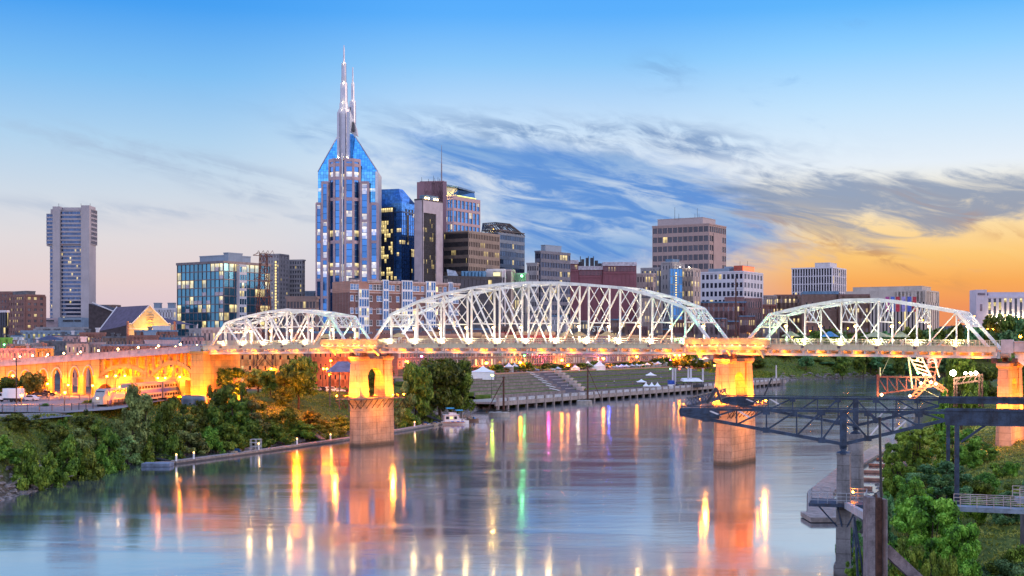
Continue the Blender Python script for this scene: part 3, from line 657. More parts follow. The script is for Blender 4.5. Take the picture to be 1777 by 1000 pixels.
# stone bays: (left px, right px, front offset, top row, columns)
bays = [(549, 557.5, 0, 352, 1), (560, 569.5, -2.2, 316, 1), (627, 639.5, -2.2, 316, 1), (643, 655, 0, 352, 1)]
for k, (a, c, dy, ty, n) in enumerate(bays):
    A, B = (xx(a), Y + dy), (xx(c), Y + dy); top = pz(ty); nf = round((top - zb) / 4.05)
    w.box(xx(a) + .1, xx(c) - .1, Y + dy + .3, Y + 14, zb, top - .2)
    facade(w, g, A, B, zb, top, 1, nf, .32, .0, .5, .4, (1000 + 20 * k, 0))
    for j in range(0, nf, 5):               # stone panel every few storeys
        z = top - 1.5 - j * 4.05 * 1.18
        if z > 20: w.obox(Vector((A[0], A[1], z)), (B[0] - A[0], 0, 0), (0, -.42, 0), (0, 0, 1.7))
# dark glass slots between the bays
for k, (a, c, dy, ty) in enumerate([(557.5, 560, 1.0, 356), (569.5, 572.5, -.6, 318), (624, 627, -.6, 318), (639.5, 643, 1.0, 356)]):
    top = pz(ty); facade(MB(), g, (xx(a), Y + dy), (xx(c), Y + dy), zb, top, 1, round((top - zb) / 4.05), 0, 0, 0, 0, (1200 + 20 * k, 0))
    w.box(xx(a), xx(c), Y + dy + .3, Y + 14, zb, top - .3)
# central canted bay
pl = [(572, -.5), (582, -5.2), (592.5, -5.6), (594.5, -5.0), (596.5, -5.0), (598, -5.0), (601.2, -5.6), (614.5, -5.2), (624, -.5)]
top = pz(277); nf = round((top - zb) / 4.05)
for k, (p, q) in enumerate(zip(pl[:-1], pl[1:])):
    A, B = (xx(p[0]), Y + p[1]), (xx(q[0]), Y + q[1])
    wd = q[0] - p[0]
    if wd > 4:
        facade(w, g, A, B, zb, top, 1, nf, .28, 0, .4, .3, (1400 + 20 * k, 0))
        u = Vector((B[0] - A[0], B[1] - A[1], 0))
        for z, h in [(top - 2.0, 2.0)] + [(pz(y_), 2.0) for y_ in (291, 314, 350, 424, 470, 508)]:
            w.obox(Vector((A[0], A[1], z)), u, off(A, B, .32), (0, 0, h))
    else:
        facade(w, g, A, B, zb, top - 1.5, 1, nf, 0, 0, 0, 0, (1400 + 20 * k, 0))
cbx = [(xx(p[0]), Y + p[1] + .25) for p in pl] + [(xx(624), Y + 10), (xx(572), Y + 10)]
w.prism(cbx, zb, top - 1.6)
w.obox(Vector((xx(572), Y - .4, top - .3)), (xx(624) - xx(572), 0, 0), (0, 10, 0), (0, 0, .6))
for px in (593.2, 600.4): pass
mu = MB(); mu.box(xx(594.9), xx(597.3), Y - 6.2, Y - 5.0, zb, top + 3); mu.build('centre_fin', lt_metal, e)
# glass keystone body and pointed roof
P0 = [(551, 352), (551, 297), (585.5, 226), (607, 224), (655, 297), (655, 352)]
yf = Y + 2.0
def roofpt(px, py, yy): return Vector((xx(px), yy, pz(py)))
nxg = 22
gb.face([Vector((xx(551), yf, zb)), Vector((xx(655), yf, zb)), roofpt(655, 297, yf), roofpt(551, 297, yf)], [(0, 0), (nxg, 0), (nxg, 58), (0, 58)])
gb.face([roofpt(551, 297, yf), roofpt(655, 297, yf), roofpt(610, 228, yf + 9), roofpt(584, 228, yf + 9)], [(0, 58), (nxg, 58), (nxg * .57, 78), (nxg * .32, 78)])
bk = Y + 40
sideR = [Vector((xx(655), yf, zb)), Vector((xat(661, bk), bk, zb)), Vector((xat(661, bk), bk, pz(306))), Vector((xx(659), Y + 12, pz(303))), roofpt(655, 297, yf)]
gs = MB(); gs.face(sideR); gs.face([roofpt(655, 297, yf), Vector((xx(659), Y + 12, pz(303))), Vector((xat(661, bk), bk, pz(306))), Vector((xat(618, bk), bk, pz(226))), roofpt(610, 228, yf + 9)])
gs.face([roofpt(551, 297, yf), roofpt(584, 228, yf + 9), Vector((xx(592), bk, pz(226))), Vector((xx(556), bk, pz(306))), Vector((xx(556), bk, zb)), Vector((xx(551), yf, zb))][::-1])
gs.face([roofpt(584, 228, yf + 9), roofpt(610, 228, yf + 9), Vector((xat(618, bk), bk, pz(226))), Vector((xx(592), bk, pz(226)))])
gs.build('side_cladding', mat('silver_cladding', (.5, .5, .56), .4, metal=.5, var=.05, vscale=.1), e)
fr = MB()
fr.bar(roofpt(551, 297, yf - .2), roofpt(584, 228, yf + 8.8), .5, .5); fr.bar(roofpt(655, 297, yf - .2), roofpt(610, 228, yf + 8.8), .5, .5)
fr.box(xx(651), xx(655.4), yf - .3, yf + .1, zb, pz(297)); fr.build('edge_trim', lt_metal, e)
w.build('granite_bay', granite, e); g.build('glazing', g_att, e); gb.build('roof_glazing', glass('keystone_glass', (.12, .50, 1.0), .9, .0, .008, power=1.0, wob=.004, band=[47, 52], warm=(.9, .75, .5)), e)
# spires
def spire(cx, Y0, rows, nm, flat=False):
    q = MB(); tip = MB()
    for (hw, y0, y1, taper) in rows:
        z0_, z1_ = pz(y0), pz(y1); r = hw * Y / F
        oc = [(cx + r * math.cos(t) * 1.06, Y0 + r * math.sin(t) * 1.06) for t in [math.pi / 8 + k * math.pi / 4 for k in range(8)]]
        o2 = [(cx + (p[0] - cx) * taper, Y0 + (p[1] - Y0) * taper) for p in oc]
        q.frustum(oc, z0_, o2, z1_)
        if hw > 3.5:
            for k in range(8):
                a = math.pi / 8 + k * math.pi / 4; q.tube((cx + r * math.cos(a), Y0 + r * math.sin(a), z0_), (cx + r * .97 * math.cos(a), Y0 + r * .97 * math.sin(a), z1_ - .5), .32, .22, 6)
    o = q.build(nm, mat('spire_metal', (.36, .38, .47), .35, metal=.75, var=.06, vscale=.3), e); return o
cx0 = xx(596.2); Ys = Y + 2.0
spire(cx0, Ys, [(10.2, 277, 190, .96), (7.6, 190, 178, .95), (6.0, 178, 143, .95), (3.9, 143, 108, .9), (1.7, 108, 82, .7), (.9, 82, 77.5, .8)], 'spire')
q = MB()
for a, c in ((586.3, 590), (602.5, 606.5)): q.box(xx(a), xx(c), Y - 4.0, Y - 1.2, pz(277), pz(196))
q.build('spire_buttress', mat('spire_metal', ()), e)
Yq = Y + 30; cx1 = xat(612.1, Yq); xx = lambda px: xat(px, Yq); pz = lambda py: zat(py, Yq)
q_ = [(5.6, 228, 176, .95), (3.1, 176, 144, .9), (1.5, 144, 117, .6)]
spire(cx1, Yq, q_, 'rear_spire')
q = MB(); q.hexa([Vector((xx(604), Yq - 6, pz(228))), Vector((xx(622), Yq - 6, pz(238))), Vector((xx(622), Yq, pz(238))), Vector((xx(604), Yq, pz(228))), Vector((xx(606), Yq - 6, pz(186))), Vector((xx(620.5), Yq - 6, pz(226))), Vector((xx(620.5), Yq, pz(226))), Vector((xx(606), Yq, pz(186)))]); q.build('rear_fin', whitec, e)
q = MB(); q.tube((xx(615), Yq - 6.6, pz(231)), (xx(615), Yq - 6.6, pz(215)), 1.3, .7, 8); q.build('fin_opening', dk_metal, e)
for px, py, dy, pw in ((588.5, 275, -6, 2600), (604, 275, -6, 2600), (591, 188, -6, 320), (602, 188, -6, 320), (592.5, 176, -5, 320), (600, 176, -5, 320), (596.5, 142.5, -4.5, 450), (596.5, 107.5, -3, 300)):
    light('spire_light', Vector((xat(px, Y), Ys + dy, zat(py, Y))), pw, (1, .74, .34), .3, e)
light('spire_light', Vector((xx(608), Yq - 5, pz(174))), 300, (1, .8, .5), .3, e); light('spire_light', Vector((xx(608.5), Yq - 4, pz(143))), 300, (1, .8, .5), .3, e)
light('fin_light', Vector((xx(603), Yq - 14, pz(205))), 1200, (1, .85, .75), .4, e)
# ------------------------------------------------------------------ blue glass tower
fp = corner(655, 697, 728, 860, 31.3)
e, zt = building('blue_glass_tower', 'blue glass tower with a sloping glass hip roof, right of the spired tower', fp, 368, mat('blue_mullion', (.05, .10, .22), .4, metal=.5), g_deep, (10, 40), (10, 40), .05, .06, .2, .18, caph=.5)
M, Rp, Bk, Lp = fp
q = MB(); Rs = lerp2(M, Rp, .80); z1, z2, z3 = zt + .5, zat(352, 860), zat(325.5, 860)
Bs = Lp + (Rs - M); fA = [M, Rs, Bs, Lp]
gq = MB()
def gwall(A, B, za, zb_, nx, nf, o0): gq.face([Vector((*A, za)), Vector((*B, za)), Vector((*B, zb_)), Vector((*A, zb_))], [(o0, 0), (o0 + nx, 0), (o0 + nx, nf), (o0, nf)])
gwall(Lp, M, z1, z2, 12, 5, 0); gwall(M, Rs, z1, z2, 10, 5, 20); gwall(Rs, Bs, z1, z2, 10, 5, 40); gwall(Bs, Lp, z1, z2, 10, 5, 60)
ins = lambda A, B, t: lerp2(A, B, t)
T = [lerp2(M, Bs, .30), lerp2(Rs, Lp, .34), lerp2(Bs, M, .30), lerp2(Lp, Rs, .10)]
for i in range(4):
    j = (i + 1) % 4; gq.face([Vector((*fA[i], z2)), Vector((*fA[j], z2)), Vector((*T[j], z3)), Vector((*T[i], z3))], [(i * 30, 0), (i * 30 + 10, 0), (i * 30 + 8, 9), (i * 30 + 2, 9)])
gq.face([Vector((*t, z3)) for t in T]); gq.build('hip_roof', g_roofb, e)
q = MB(); n_ = off(M, Rp, .12)
for t, ya, yb in ((.22, 362, 372), (.40, 362, 372), (.57, 362, 372), (.72, 362, 372)):
    A = lerp2(M, Rp, t); q.obox(Vector((*A, zat(yb, 860))) + n_ * .2, (Rp - M).to_3d() * .055, n_ * 3, (0, 0, zat(ya, 860) - zat(yb, 860)))
for t, ya, yb in ((.28, 372, 420), (.70, 372, 424), (.45, 432, 500)):
    A = lerp2(M, Rp, t); q.obox(Vector((*A, zat(yb, 860))) + n_ * .2, (Rp - M).to_3d() * .075, n_ * 3.2, (0, 0, zat(ya, 860) - zat(yb, 860)))
q.build('dark_slot', mat('slot_black', (.012, .012, .02), .3), e)
q, gq = MB(), MB(); A0, B0 = lerp2(Lp, M, .18), lerp2(Lp, M, .70); n_ = off(Lp, M, 1.6); n2_ = n_.to_2d()
zr_ = zat(360, 860)
facade(q, gq, A0 + n2_, B0 + n2_, 10, zr_, 6, 38, .05, .08, .2, .15, (5200, 0)); q.obox(Vector((*A0, 10)), n_ * .98, (B0 - A0).to_3d() * .03, (0, 0, zr_ - 10.2)); q.obox(Vector((*B0, 10)), n_ * .98, (A0 - B0).to_3d() * .03, (0, 0, zr_ - 10.2)); q.obox(Vector((*A0, zr_ - .05)), n_, (B0 - A0).to_3d(), (0, 0, .5))
q.build('bay_frame', dk_metal, e); gq.build('bay_glazing', glass('amber_bay_glass', (.04, .08, .18), .6, .36, .1, power=1.3), e)
# ------------------------------------------------------------------ striped tower and plum shaft
fp = corner(720, 733, 767, 840, 31.3)
e, zt = building('striped_tower', 'dark tower with upright glass strips in a grey stone frame', fp, 347, dk_metal, g_dark, (4, 38), (22, 38), .3, 0, .2, .15, pent=[(.0, .9, .2, .8, 2.6, roof_blue, 'penthouse')], rpier=.34, rspan=0)
M, Rp, Bk, Lp = fp; q = MB(); n_ = off(M, Rp, .65)
for a, c in ((0, .02), (.66, 1.0)):
    q.obox(Vector((*lerp2(M, Rp, a), 9)), (Rp - M).to_3d() * (c - a), n_, (0, 0, zt - 9.2))
q.obox(Vector((*M, zt - 8)), (Rp - M).to_3d(), n_ * .97, (0, 0, 7.7)); q.obox(Vector((*Lp, 9)), (M - Lp).to_3d(), off(Lp, M, .6), (0, 0, zt - 9.2)); q.build('stone_frame', mat('grey_granite', (.42, .36, .40), .6, var=.08, vscale=.2), e)
q = MB()
for t in (.15, .3, .6, .75): q.tube(Vector((*lerp2(M, Rp, t), zt + 1)) + n_ * .3, Vector((*lerp2(M, Rp, t), zt + 2)) + n_ * .3, .5, .5, 8)
q.build('roof_lamp', BULB['warm'], e)
e, zt = building('plum_shaft', 'blank plum-coloured tower shaft with roof aerials behind the striped tower', corner(730, 768.6, 770.4, 885, 10), 315, mat('plum_cladding', (.30, .17, .20), .7, var=.04, vscale=.05), g_dark, (3, 10), (1, 10), 1, 1, .2, .2, caph=.4, blankr=True)
q = MB()
for px, h in ((732, 3), (744, 2), (752, 4), (755, 2.5), (760, 3), (763, 2)): q.tube((xat(px, 886), 886, zt), (xat(px + rng.uniform(-1, 1), 886), 886, zt + h), .18, .1, 6)
q.build('aerial', dark_steel, e)
q = MB(); a = Vector((xat(766.3, 886), 886, zt)); q.tube(a, a + Vector((0, 0, 12)), .45, .4, 8); q.tube(a + Vector((0, 0, 12)), (a.x, 886, zat(252, 886)), .3, .12, 6); q.build('radio_mast', mat('mast_grey', (.25, .2, .22), .6), e)
# ------------------------------------------------------------------ tower with tilted lit roof
Yv = 955
fp = corner(768, 786, 832, Yv, 31.3)
e, zt = building('gable_topped_tower', 'blue glass tower in a pink frame with a tilted roof over a lit yellow gable', fp, 341, mat('pink_frame', (.42, .28, .30), .6, var=.06), g_blue, (4, 26), (7, 26), .22, .0, .45, .3, caph=.6)
M, Rp, Bk, Lp = fp; q = MB(); nR, nL = off(M, Rp, .5), off(Lp, M, .5)
for py in (344, 363, 387, 411, 432): 
    q.obox(Vector((*M, zat(py, Yv) - 1)), (Rp - M).to_3d(), nR, (0, 0, 2.0)); q.obox(Vector((*Lp, zat(py, Yv) - 1)), (M - Lp).to_3d(), nL, (0, 0, 2.0))
q.build('floor_band', mat('pink_frame', ()), e)
z1 = zt + .6; mm = lerp2(M, Rp, .16); r2 = lerp2(M, Rp, .82)
q = MB(); a_, b_ = lerp2(Lp, M, .05), lerp2(M, Rp, .12)
q.face([Vector((*Lp, z1)), Vector((*b_, z1)), at(794, 324.5, Yv + 6), at(768, 318, Yv + 20)]); q.obox(Vector((*Lp, z1)) + Vector((.3, 1.5, 0)), (b_ - Lp).to_3d(), (1, 14, 0), (0, 0, 3)); q.build('gable_wall', mat('cream_wall', (.6, .5, .3), .8), e)
q = MB(); p = [at(767, 319, Yv + 14), at(796, 324, Yv + 3), at(824, 332.5, Yv + 26), at(796, 329.5, Yv + 44)]; d = Vector((0, 0, -1.2)); q.hexa([x + d for x in p] + p); q.build('tilted_roof', roof_blue, e)
q = MB(); A, B = lerp2(M, Rp, .14), lerp2(M, Rp, .84)
q.hexa([Vector((*A, z1)), Vector((*B, z1)), Vector((*lerp2(B, Bk, .5), z1)), Vector((*lerp2(A, Lp, .5), z1)), at(796, 330, Yv + 4), at(823, 334, Yv + 26), at(823, 334, Yv + 50), at(796, 330, Yv + 30)]); q.build('roof_storey', g_roofb, e)
q = MB(); q.bar(Vector((*A, z1 + .4)) + nR, Vector((*B, z1 + .4)) + nR, .4, .5); q.build('light_strip', emis('lime_strip', (.9, 1, .2), 1.6), e)
light('gable_light', Vector((*lerp2(Lp, M, .5), z1 + 3.5)) + nL * 7, 2600, (1, .75, .25), .4, e)
# ------------------------------------------------------------------ brown office and striped office with open crown
fp = corner(771, 813, 866, 860, 31.3)
e, zt = building('brown_office', 'brown office block gridded with small dark windows, below the open steel crown', fp, 402, mat('bronze_grid', (.27, .20, .16), .6, var=.08, vscale=.2), glass('bronze_windows', (.03, .03, .04), .5, .07, .015, power=1.3), (20, 17), (19, 17), .42, .42, .4, .3, caph=.6)
M, Rp, Bk, Lp = fp; q = MB(); nL = off(Lp, M, .62)
for i in range(21): q.obox(Vector((*lerp2(Lp, M, i / 20), 9)), (M - Lp).to_3d() * .012, nL, (0, 0, zt - 9.3))
q.build('fin', dk_metal, e)
fp = corner(836, 864, 910, 900, 31.3)
e, zt = building('crowned_office', 'blue banded office tower under an open dark steel roof frame', fp, 404, mat('steel_blue_band', (.10, .14, .20), .4, metal=.4), glass('banded_glass', (.03, .08, .16), .7, .02, .02, power=1.2), (9, 17), (15, 17), .03, .42, .15, .3, caph=.4)
M, Rp, Bk, Lp = fp; q = MB()
tp = [at(846, 391, 912), at(884, 389, 922), at(860, 386.5, 952), at(838, 388, 942)]
bt = [Vector((*p, zt + .4)) for p in fp]
for i in range(4):
    j = (i + 1) % 4; q.bar(tp[i], tp[j], .7, .7); q.bar(bt[i], tp[i], .7, .7); q.bar(bt[i] + Vector((0, 0, 1.5)), bt[j] + Vector((0, 0, 1.5)), .6, .6)
    n = 7
    for k in range(n):
        a, c = bt[i].lerp(bt[j], k / n), bt[i].lerp(bt[j], (k + 1) / n); t0, t1 = tp[i].lerp(tp[j], k / n), tp[i].lerp(tp[j], (k + 1) / n); q.bar(a, t1, .35, .35); q.bar(c, t0, .35, .35)
q.build('steel_crown', dk_metal, e)
q = MB(); q.prism(grow([(p.x, p.y) for p in fp], -6), zt + .4, zt + 3); q.build('plant_room', brown_c, e)
light('crown_light', Vector((*lerp2(M, Lp, .6), zt + 3.5)) + Vector((3, 0, 0)), 4000, (1, .55, .12), .3, e)
# low blue-roofed group in front of them
e, zt = building('plant_block', 'low dark glass block with blue rooftop plant, below the brown office', corner(770, 778, 874, 765, 60), 480, dk_metal, g_dim, (2, 4), (14, 4), .06, .2, .2, .2, caph=.5)
q = MB(); q.box(xat(800, 775), xat(843, 775), 779, 787, zt, zat(470, 775)); [q.tube((xat(p, 775), 778, zt), (xat(p, 775), 778, zat(471, 775)), .9, .9, 8) for p in range(803, 842, 6)]; q.build('rooftop_tank', mat('blue_tank', (.12, .27, .42), .5, metal=.3), e)
q = MB(); q.hexa([Vector((xat(777, 770), 772, zt)), Vector((xat(796, 770), 772, zt)), Vector((xat(796, 770), 780, zt)), Vector((xat(781, 770), 780, zt)), Vector((xat(775, 770), 772, zat(467, 770))), Vector((xat(790, 770), 772, zat(470, 770))), Vector((xat(790, 770), 780, zat(470, 770))), Vector((xat(777, 770), 780, zat(467, 770)))]); q.build('cooling_unit', mat('pale_blue_unit', (.4, .46, .55), .5), e)
e, zt = building('sign_block', 'pale block with a lit yellow sign panel, right of the blue rooftop plant', corner(846, 873, 876, 785, 12), 469, whitec, g_dim, (4, 4), (1, 4), 1, 1, .2, .2)
q = MB(); q.box(xat(856, 783), xat(868, 783), 782.2, 784.9, zat(479, 783), zat(473, 783)); q.build('sign_panel', emis('yellow_panel', (1, .9, .45), .8), e)
e, _ = building('tan_block', 'blank tan block between the lit sign panel and the green lamp', corner(870, 889, 893, 795, 12), 470, tan_c, g_dim, (4, 4), (1, 4), 1, 1, .2, .2)
e, zt = building('green_lamp_house', 'small grey rooftop house with a green lamp on its face', corner(893, 913, 916, 800, 12), 476, greyc, g_lit, (5, 5), (1, 4), .6, .6, .2, .2)
q = MB(); q.lathe(at(905.5, 479, 797), [(0, -.7), (.6, -.4), (.7, 0), (.6, .4), (0, .7)], 10); q.build('green_lamp', BULB['green'], e); light('lamp_light', at(905.5, 479, 793), 900, LCOL['green'], .3, e)
# ------------------------------------------------------------------ brick hotel with glass bays
A, B = Vector((xat(607.5, 700), 700)), Vector((xat(797, 745), 745)); d = B - A; u = d.normalized(); n = Vector((u.y, -u.x)); L = d.length
e = thing('bay_windowed_hotel', 'dark red brick hotel with white glazed bays and a salmon top floor', 'building', (A.x, A.y, 12))
zt = zat(488, 702); q = MB(); zf = zt - 6
P = [A, B, B - n * 18, A - n * 18]
q.prism(P, 10, zf); q.build('brick_wall', dk_brick, e)
q = MB(); q.prism([A + n * .08, B + n * .08 + u * .1, B - n * 17.9, A - n * 17.9 - u * .1], zf, zt); q.build('salmon_storey', sal_brick, e)
def xt(px):                                   # share of the front at a photo column
    k = (px - CX) / F; return (k * A.y - A.x) / (u.x - k * u.y)
rr = [(607.5, 621.5), (638.5, 663.5), (672.5, 696.5), (714, 738.5), (754, 777.5), (784, 797)]
for a, c in rr:
    q = MB(); a_, c_ = A + u * (xt(a) - .3), A + u * (xt(c) + .3)
    q.obox(Vector((*a_, zt)), (c_ - a_).to_3d(), (n * 1.0).to_3d(), (0, 0, .7)); q.obox(Vector((*a_, zt - .7)), (c_ - a_).to_3d(), (n * .6).to_3d(), (0, 0, .68)); q.obox(Vector((*a_, zf - .2)), (c_ - a_).to_3d(), (n * .25).to_3d(), (0, 0, .5)); q.obox(Vector((*a_, zf - 9.0)), (c_ - a_).to_3d(), (n * .2).to_3d(), (0, 0, .4))
    q.build('cornice', mat('pink_cornice', (.55, .42, .40), .8), e)
wmesh = None
gw = glass('hotel_glass', (.06, .18, .42), .75, .04, .1, power=1.2, run=1, mu=2, mv=2)
bays_ = [(621.5, 638.5), (663.5, 672.5), (696.5, 714), (738.5, 754), (777.5, 784)]
for k, (a, c) in enumerate(bays_):
    fq, gq = MB(), MB(); A0, B0 = A + u * xt(a) + n * .9, A + u * xt(c) + n * .9; zt2 = zt + (1.2 if k in (1, 3, 4) else (-4.2 if k == 0 else 1.2))
    facade(fq, gq, A0, B0, 12, zt2, max(2, round((c - a) / 4.4)), 9, .2, .2, .22, .18, (6000 + k * 31, 0)); fq.obox(Vector((*A0, 12)), (-n * .9).to_3d(), (u * .12).to_3d(), (0, 0, zt2 - 12.2)); fq.obox(Vector((*B0, 12)), (-n * .9).to_3d(), (-u * .12).to_3d(), (0, 0, zt2 - 12.2)); fq.obox(Vector((*A0, zt2 - .1)), (-n * .9).to_3d(), (B0 - A0).to_3d(), (0, 0, .2))
    f = fq.build('bay_window', white_plain, e); gq.build('bay_glazing', gw, f)
def window_mesh(wd, ht, nm, gm, fm, sill=True):
    q = MB(); q.cur = 1; q.face([(-wd/2, -.03, 0), (wd/2, -.03, 0), (wd/2, -.03, ht), (-wd/2, -.03, ht)], [(.05, .05), (.95, .05), (.95, .95), (.05, .95)]); q.cur = 0
    t = .12
    for a, c, z0, z1 in ((-wd/2 - t, -wd/2, -t, ht + t), (wd/2, wd/2 + t, -t, ht + t), (-wd/2, wd/2, ht, ht + t), (-wd/2, wd/2, -t, 0), (-.05, .05, 0, ht), (-wd/2, wd/2, ht * .5 - .04, ht * .5 + .04)): q.box(a, c, -.14, .05, z0, z1)
    if sill: q.box(-wd/2 - .25, wd/2 + .25, -.28, .05, -t - .2, -t - .005)
    return q.mesh(nm, [fm, gm])
pane_blue = mat('pane_blue', (.08, .2, .42), .12, metal=.6, var=.05); pane_dark = mat('pane_dark', (.03, .035, .05), .15, metal=.4, var=.05); pane_lit = emis('pane_lit', (1.0, .72, .3), 1.1)
wtypes = [window_mesh(1.8, 2.8, 'window', pane_blue, white_plain), window_mesh(1.8, 2.8, 'window', pane_dark, white_plain), window_mesh(1.8, 2.8, 'window', pane_lit, white_plain)]
ang = math.atan2(u.y, u.x)
def put_window(me, p, an, parent):
    o = bpy.data.objects.new('window', me); C.objects.link(o); o.location = p; o.rotation_euler = (0, 0, an); adopt(o, parent); return o
wr = random.Random(3)
for px in (610.5, 615.5, 619.5, 643, 650, 656, 661, 676, 682, 690, 719, 725, 733, 757, 764, 772, 788, 793):
    for r_, z in enumerate((zt - 4.4, zt - 10.4, zt - 17, zt - 23.4, zt - 29.8)):
        if px in (615.5, 650, 682, 725) and r_ > 0: continue
        put_window(wtypes[wr.choices((0, 1, 2), (6, 3, 1))[0]], Vector((*(A + u * xt(px) + n * .1), z)), ang, e)
q = MB()
for px in (620, 628, 700, 730, 760): q.cbox(Vector((*(A + u * xt(px) - n * 6), zt + 1.0)), (1, 0, 0), (0, 1, 0), (0, 0, 1), rng.uniform(1, 3), 2, .9)
q.build('rooftop_unit', roof_grey, e)
# ------------------------------------------------------------------ right half of the skyline
e, zt = building('banded_office', 'small dark blue banded office with a set-back roof storey, left of the plum warehouse', corner(929, 938, 989, 900, 40), 437, mat('slate_band', (.12, .13, .18), .6), glass('slate_glass', (.04, .07, .14), .6, .08, .03, power=1.1), (3, 14), (11, 14), .12, .42, .3, .35, pent=[(.1, .95, .18, .72, 4.2, bluec, 'roof_storey')])
e, _ = building('low_annex', 'short purple-grey office annex left of the dark blue banded office', corner(915, 931, 934, 880, 20), 458, greyc, g_dim, (4, 12), (1, 12), .2, .5, .3, .3)
plum = mat('plum_wall', (.27, .10, .12), .85, var=.08, vscale=.1, streak=.15); band = mat('pale_band', (.52, .46, .50), .7)
wg = glass('warehouse_windows', (.06, .06, .09), .4, .12, .1, warm=(.7, .6, .4), power=.6)
Y = 965
e = thing('plum_warehouse', 'long windowless plum-coloured block with pale cornice bands, behind the centre truss', 'building', (xat(1025, Y), Y, 12))
secs = [(946, 976.5, 465, 3.0, 2), (976.5, 1003.5, 452.5, 1.0, 4), (1003.5, 1046.5, 463, 2.2, 4.2), (1046.8, 1104.5, 456, 0, 4.5)]
w, g, c_, p_ = MB(), MB(), MB(), MB()
for k, (a, bb, ty, dy, hb_) in enumerate(secs):
    x0, x1, yf = xat(a, Y), xat(bb, Y), Y + dy; zt = zat(ty, yf); w.box(x0, x1, yf, yf + 40, 10, zt)
    c_.box(x0 - .2, x1 + .2, yf - .7, yf + 40.2, zt - 2.4, zt + .4)
    nwin = max(4, round((bb - a) / 2.6)); zc = zt - 3.0
    g.face([(x0 + .6, yf - .05, zc - 3.4), (x1 - .6, yf - .05, zc - 3.4), (x1 - .6, yf - .05, zc), (x0 + .6, yf - .05, zc)], [(40 * k, 0), (40 * k + nwin, 0), (40 * k + nwin, 1), (40 * k, 1)])
    for i in range(nwin + 1): w.box(x0 + .6 + (x1 - x0 - 1.2) * i / nwin - .25, x0 + .6 + (x1 - x0 - 1.2) * i / nwin + .25, yf - .3, yf, zc - 3.6, zc)
    for i in range(int((bb - a) / 7)): 
        xp = x0 + (x1 - x0) * (i + .5) / int((bb - a) / 7); p_.box(xp - .3, xp + .3, yf - .35, yf, 10, zc - 5); 
    p_.box(x0, x1, yf - .4, yf, zc - 5.0, zc - 4.2)
w.build('wall', plum, e); g.build('window_row', wg, e); c_.build('cornice', band, e); p_.build('pilaster', plum, e)
q = MB(); zt = zat(463, Y)
for a, h in ((1005, 4), (1010, 6), (1018, 7), (1026, 7), (1034, 5), (1040, 3)): q.box(xat(a, Y), xat(a + 5, Y), Y + 8, Y + 14, zt + .4, zt + h)
for a in (1008, 1022, 1031): q.tube((xat(a, Y), Y + 7, zt), (xat(a, Y), Y + 7, zt + 8), .3)
q.build('rooftop_plant', dk_metal, e)
# brown tower
fp = corner(1133, 1230, 1259, 1180, 31.3)
br = mat('brown_tower_stone', (.37, .26, .24), .75, var=.05, vscale=.1, streak=.1)
e, zt = building('brown_tower', 'broad brown office tower with a blank penthouse, tallest on the right', fp, 389, br, glass('brown_windows', (.05, .06, .09), .55, .03, .012, power=1.3, mu=2), (11, 15), (8, 15), .14, .40, .5, .4, caph=.8, pent=[(.12, .93, .05, .8, 5.8, mat('penthouse_grey', (.40, .33, .33), .8, var=.04), 'penthouse')])
M, Rp, Bk, Lp = fp; q = MB(); q.obox(Vector((*lerp2(M, Rp, .24), 9)), (Rp - M).to_3d() * .5, off(M, Rp, .9), (0, 0, zt - 16)); q.build('blank_panel', br, e)
q = MB(); zz = zat(374, 1180)
for px, h in ((1171, 9), (1178, 3), (1206, 3), (1210, 8), (1213, 3)): q.tube((xat(px, 1195), 1195, zz - 2), (xat(px, 1195), 1195, zz + h), .22, .12, 6)
q.build('aerial', dark_steel, e)
# grey complex before it
e, _ = building('grey_hotel_wing', 'low grey hotel wing with lit windows, left of the taller grey blocks', corner(1105, 1134, 1138, 1010, 20), 476, tan_c, g_lit, (6, 9), (1, 9), .5, .5, .3, .3)
e, _ = building('grey_hotel_block', 'grey hotel block with warm room windows, left of the glass stair strip', corner(1113, 1144, 1151, 1035, 25), 466, greyc, g_lit, (7, 10), (2, 10), .55, .5, .3, .3)
e, zt = building('grey_hotel_tower', 'plain grey hotel tower with a tall lit glass strip', corner(1149, 1165, 1186, 1025, 40), 456, greyc, g_res, (3, 11), (4, 11), .7, .6, .3, .2, pent=[(.2, .9, .2, .8, 2.2, roof_blue, 'penthouse')])
q, gq = MB(), MB(); facade(q, gq, (xat(1163, 1016), 1016), (xat(1184, 1020), 1020), 12, zat(466, 1016), 4, 12, .10, .1, .25, .2, (7000, 0)); q.box(xat(1163, 1016), xat(1184, 1020), 1020.3, 1026, 12, zat(466, 1016)); q.build('strip_frame', bluec, e); gq.build('strip_glazing', g_blue, e)
q = MB()
for k in range(14): q.cbox(at(1173.3, 474 + k * 4.2, 1015.2), (1, 0, 0), (0, 1, 0), (0, 0, 1), .5, .1, .42)
q.build('stair_window', emis('lit_stair', (1, .7, .22), 1.4), e)
e, zt = building('slim_grey_block', 'slim pale grey block with lamps on its roof edge, left of the white office', corner(1183, 1204, 1214, 1030, 25), 467, tan_c, g_lit, (4, 10), (2, 10), .5, .5, .3, .3)
q = MB(); [q.lathe(at(p, 464, 1029), [(0, -.4), (.45, 0), (0, .4)], 8) for p in (1180, 1196)]; q.build('roof_lamp', BULB['white'], e)
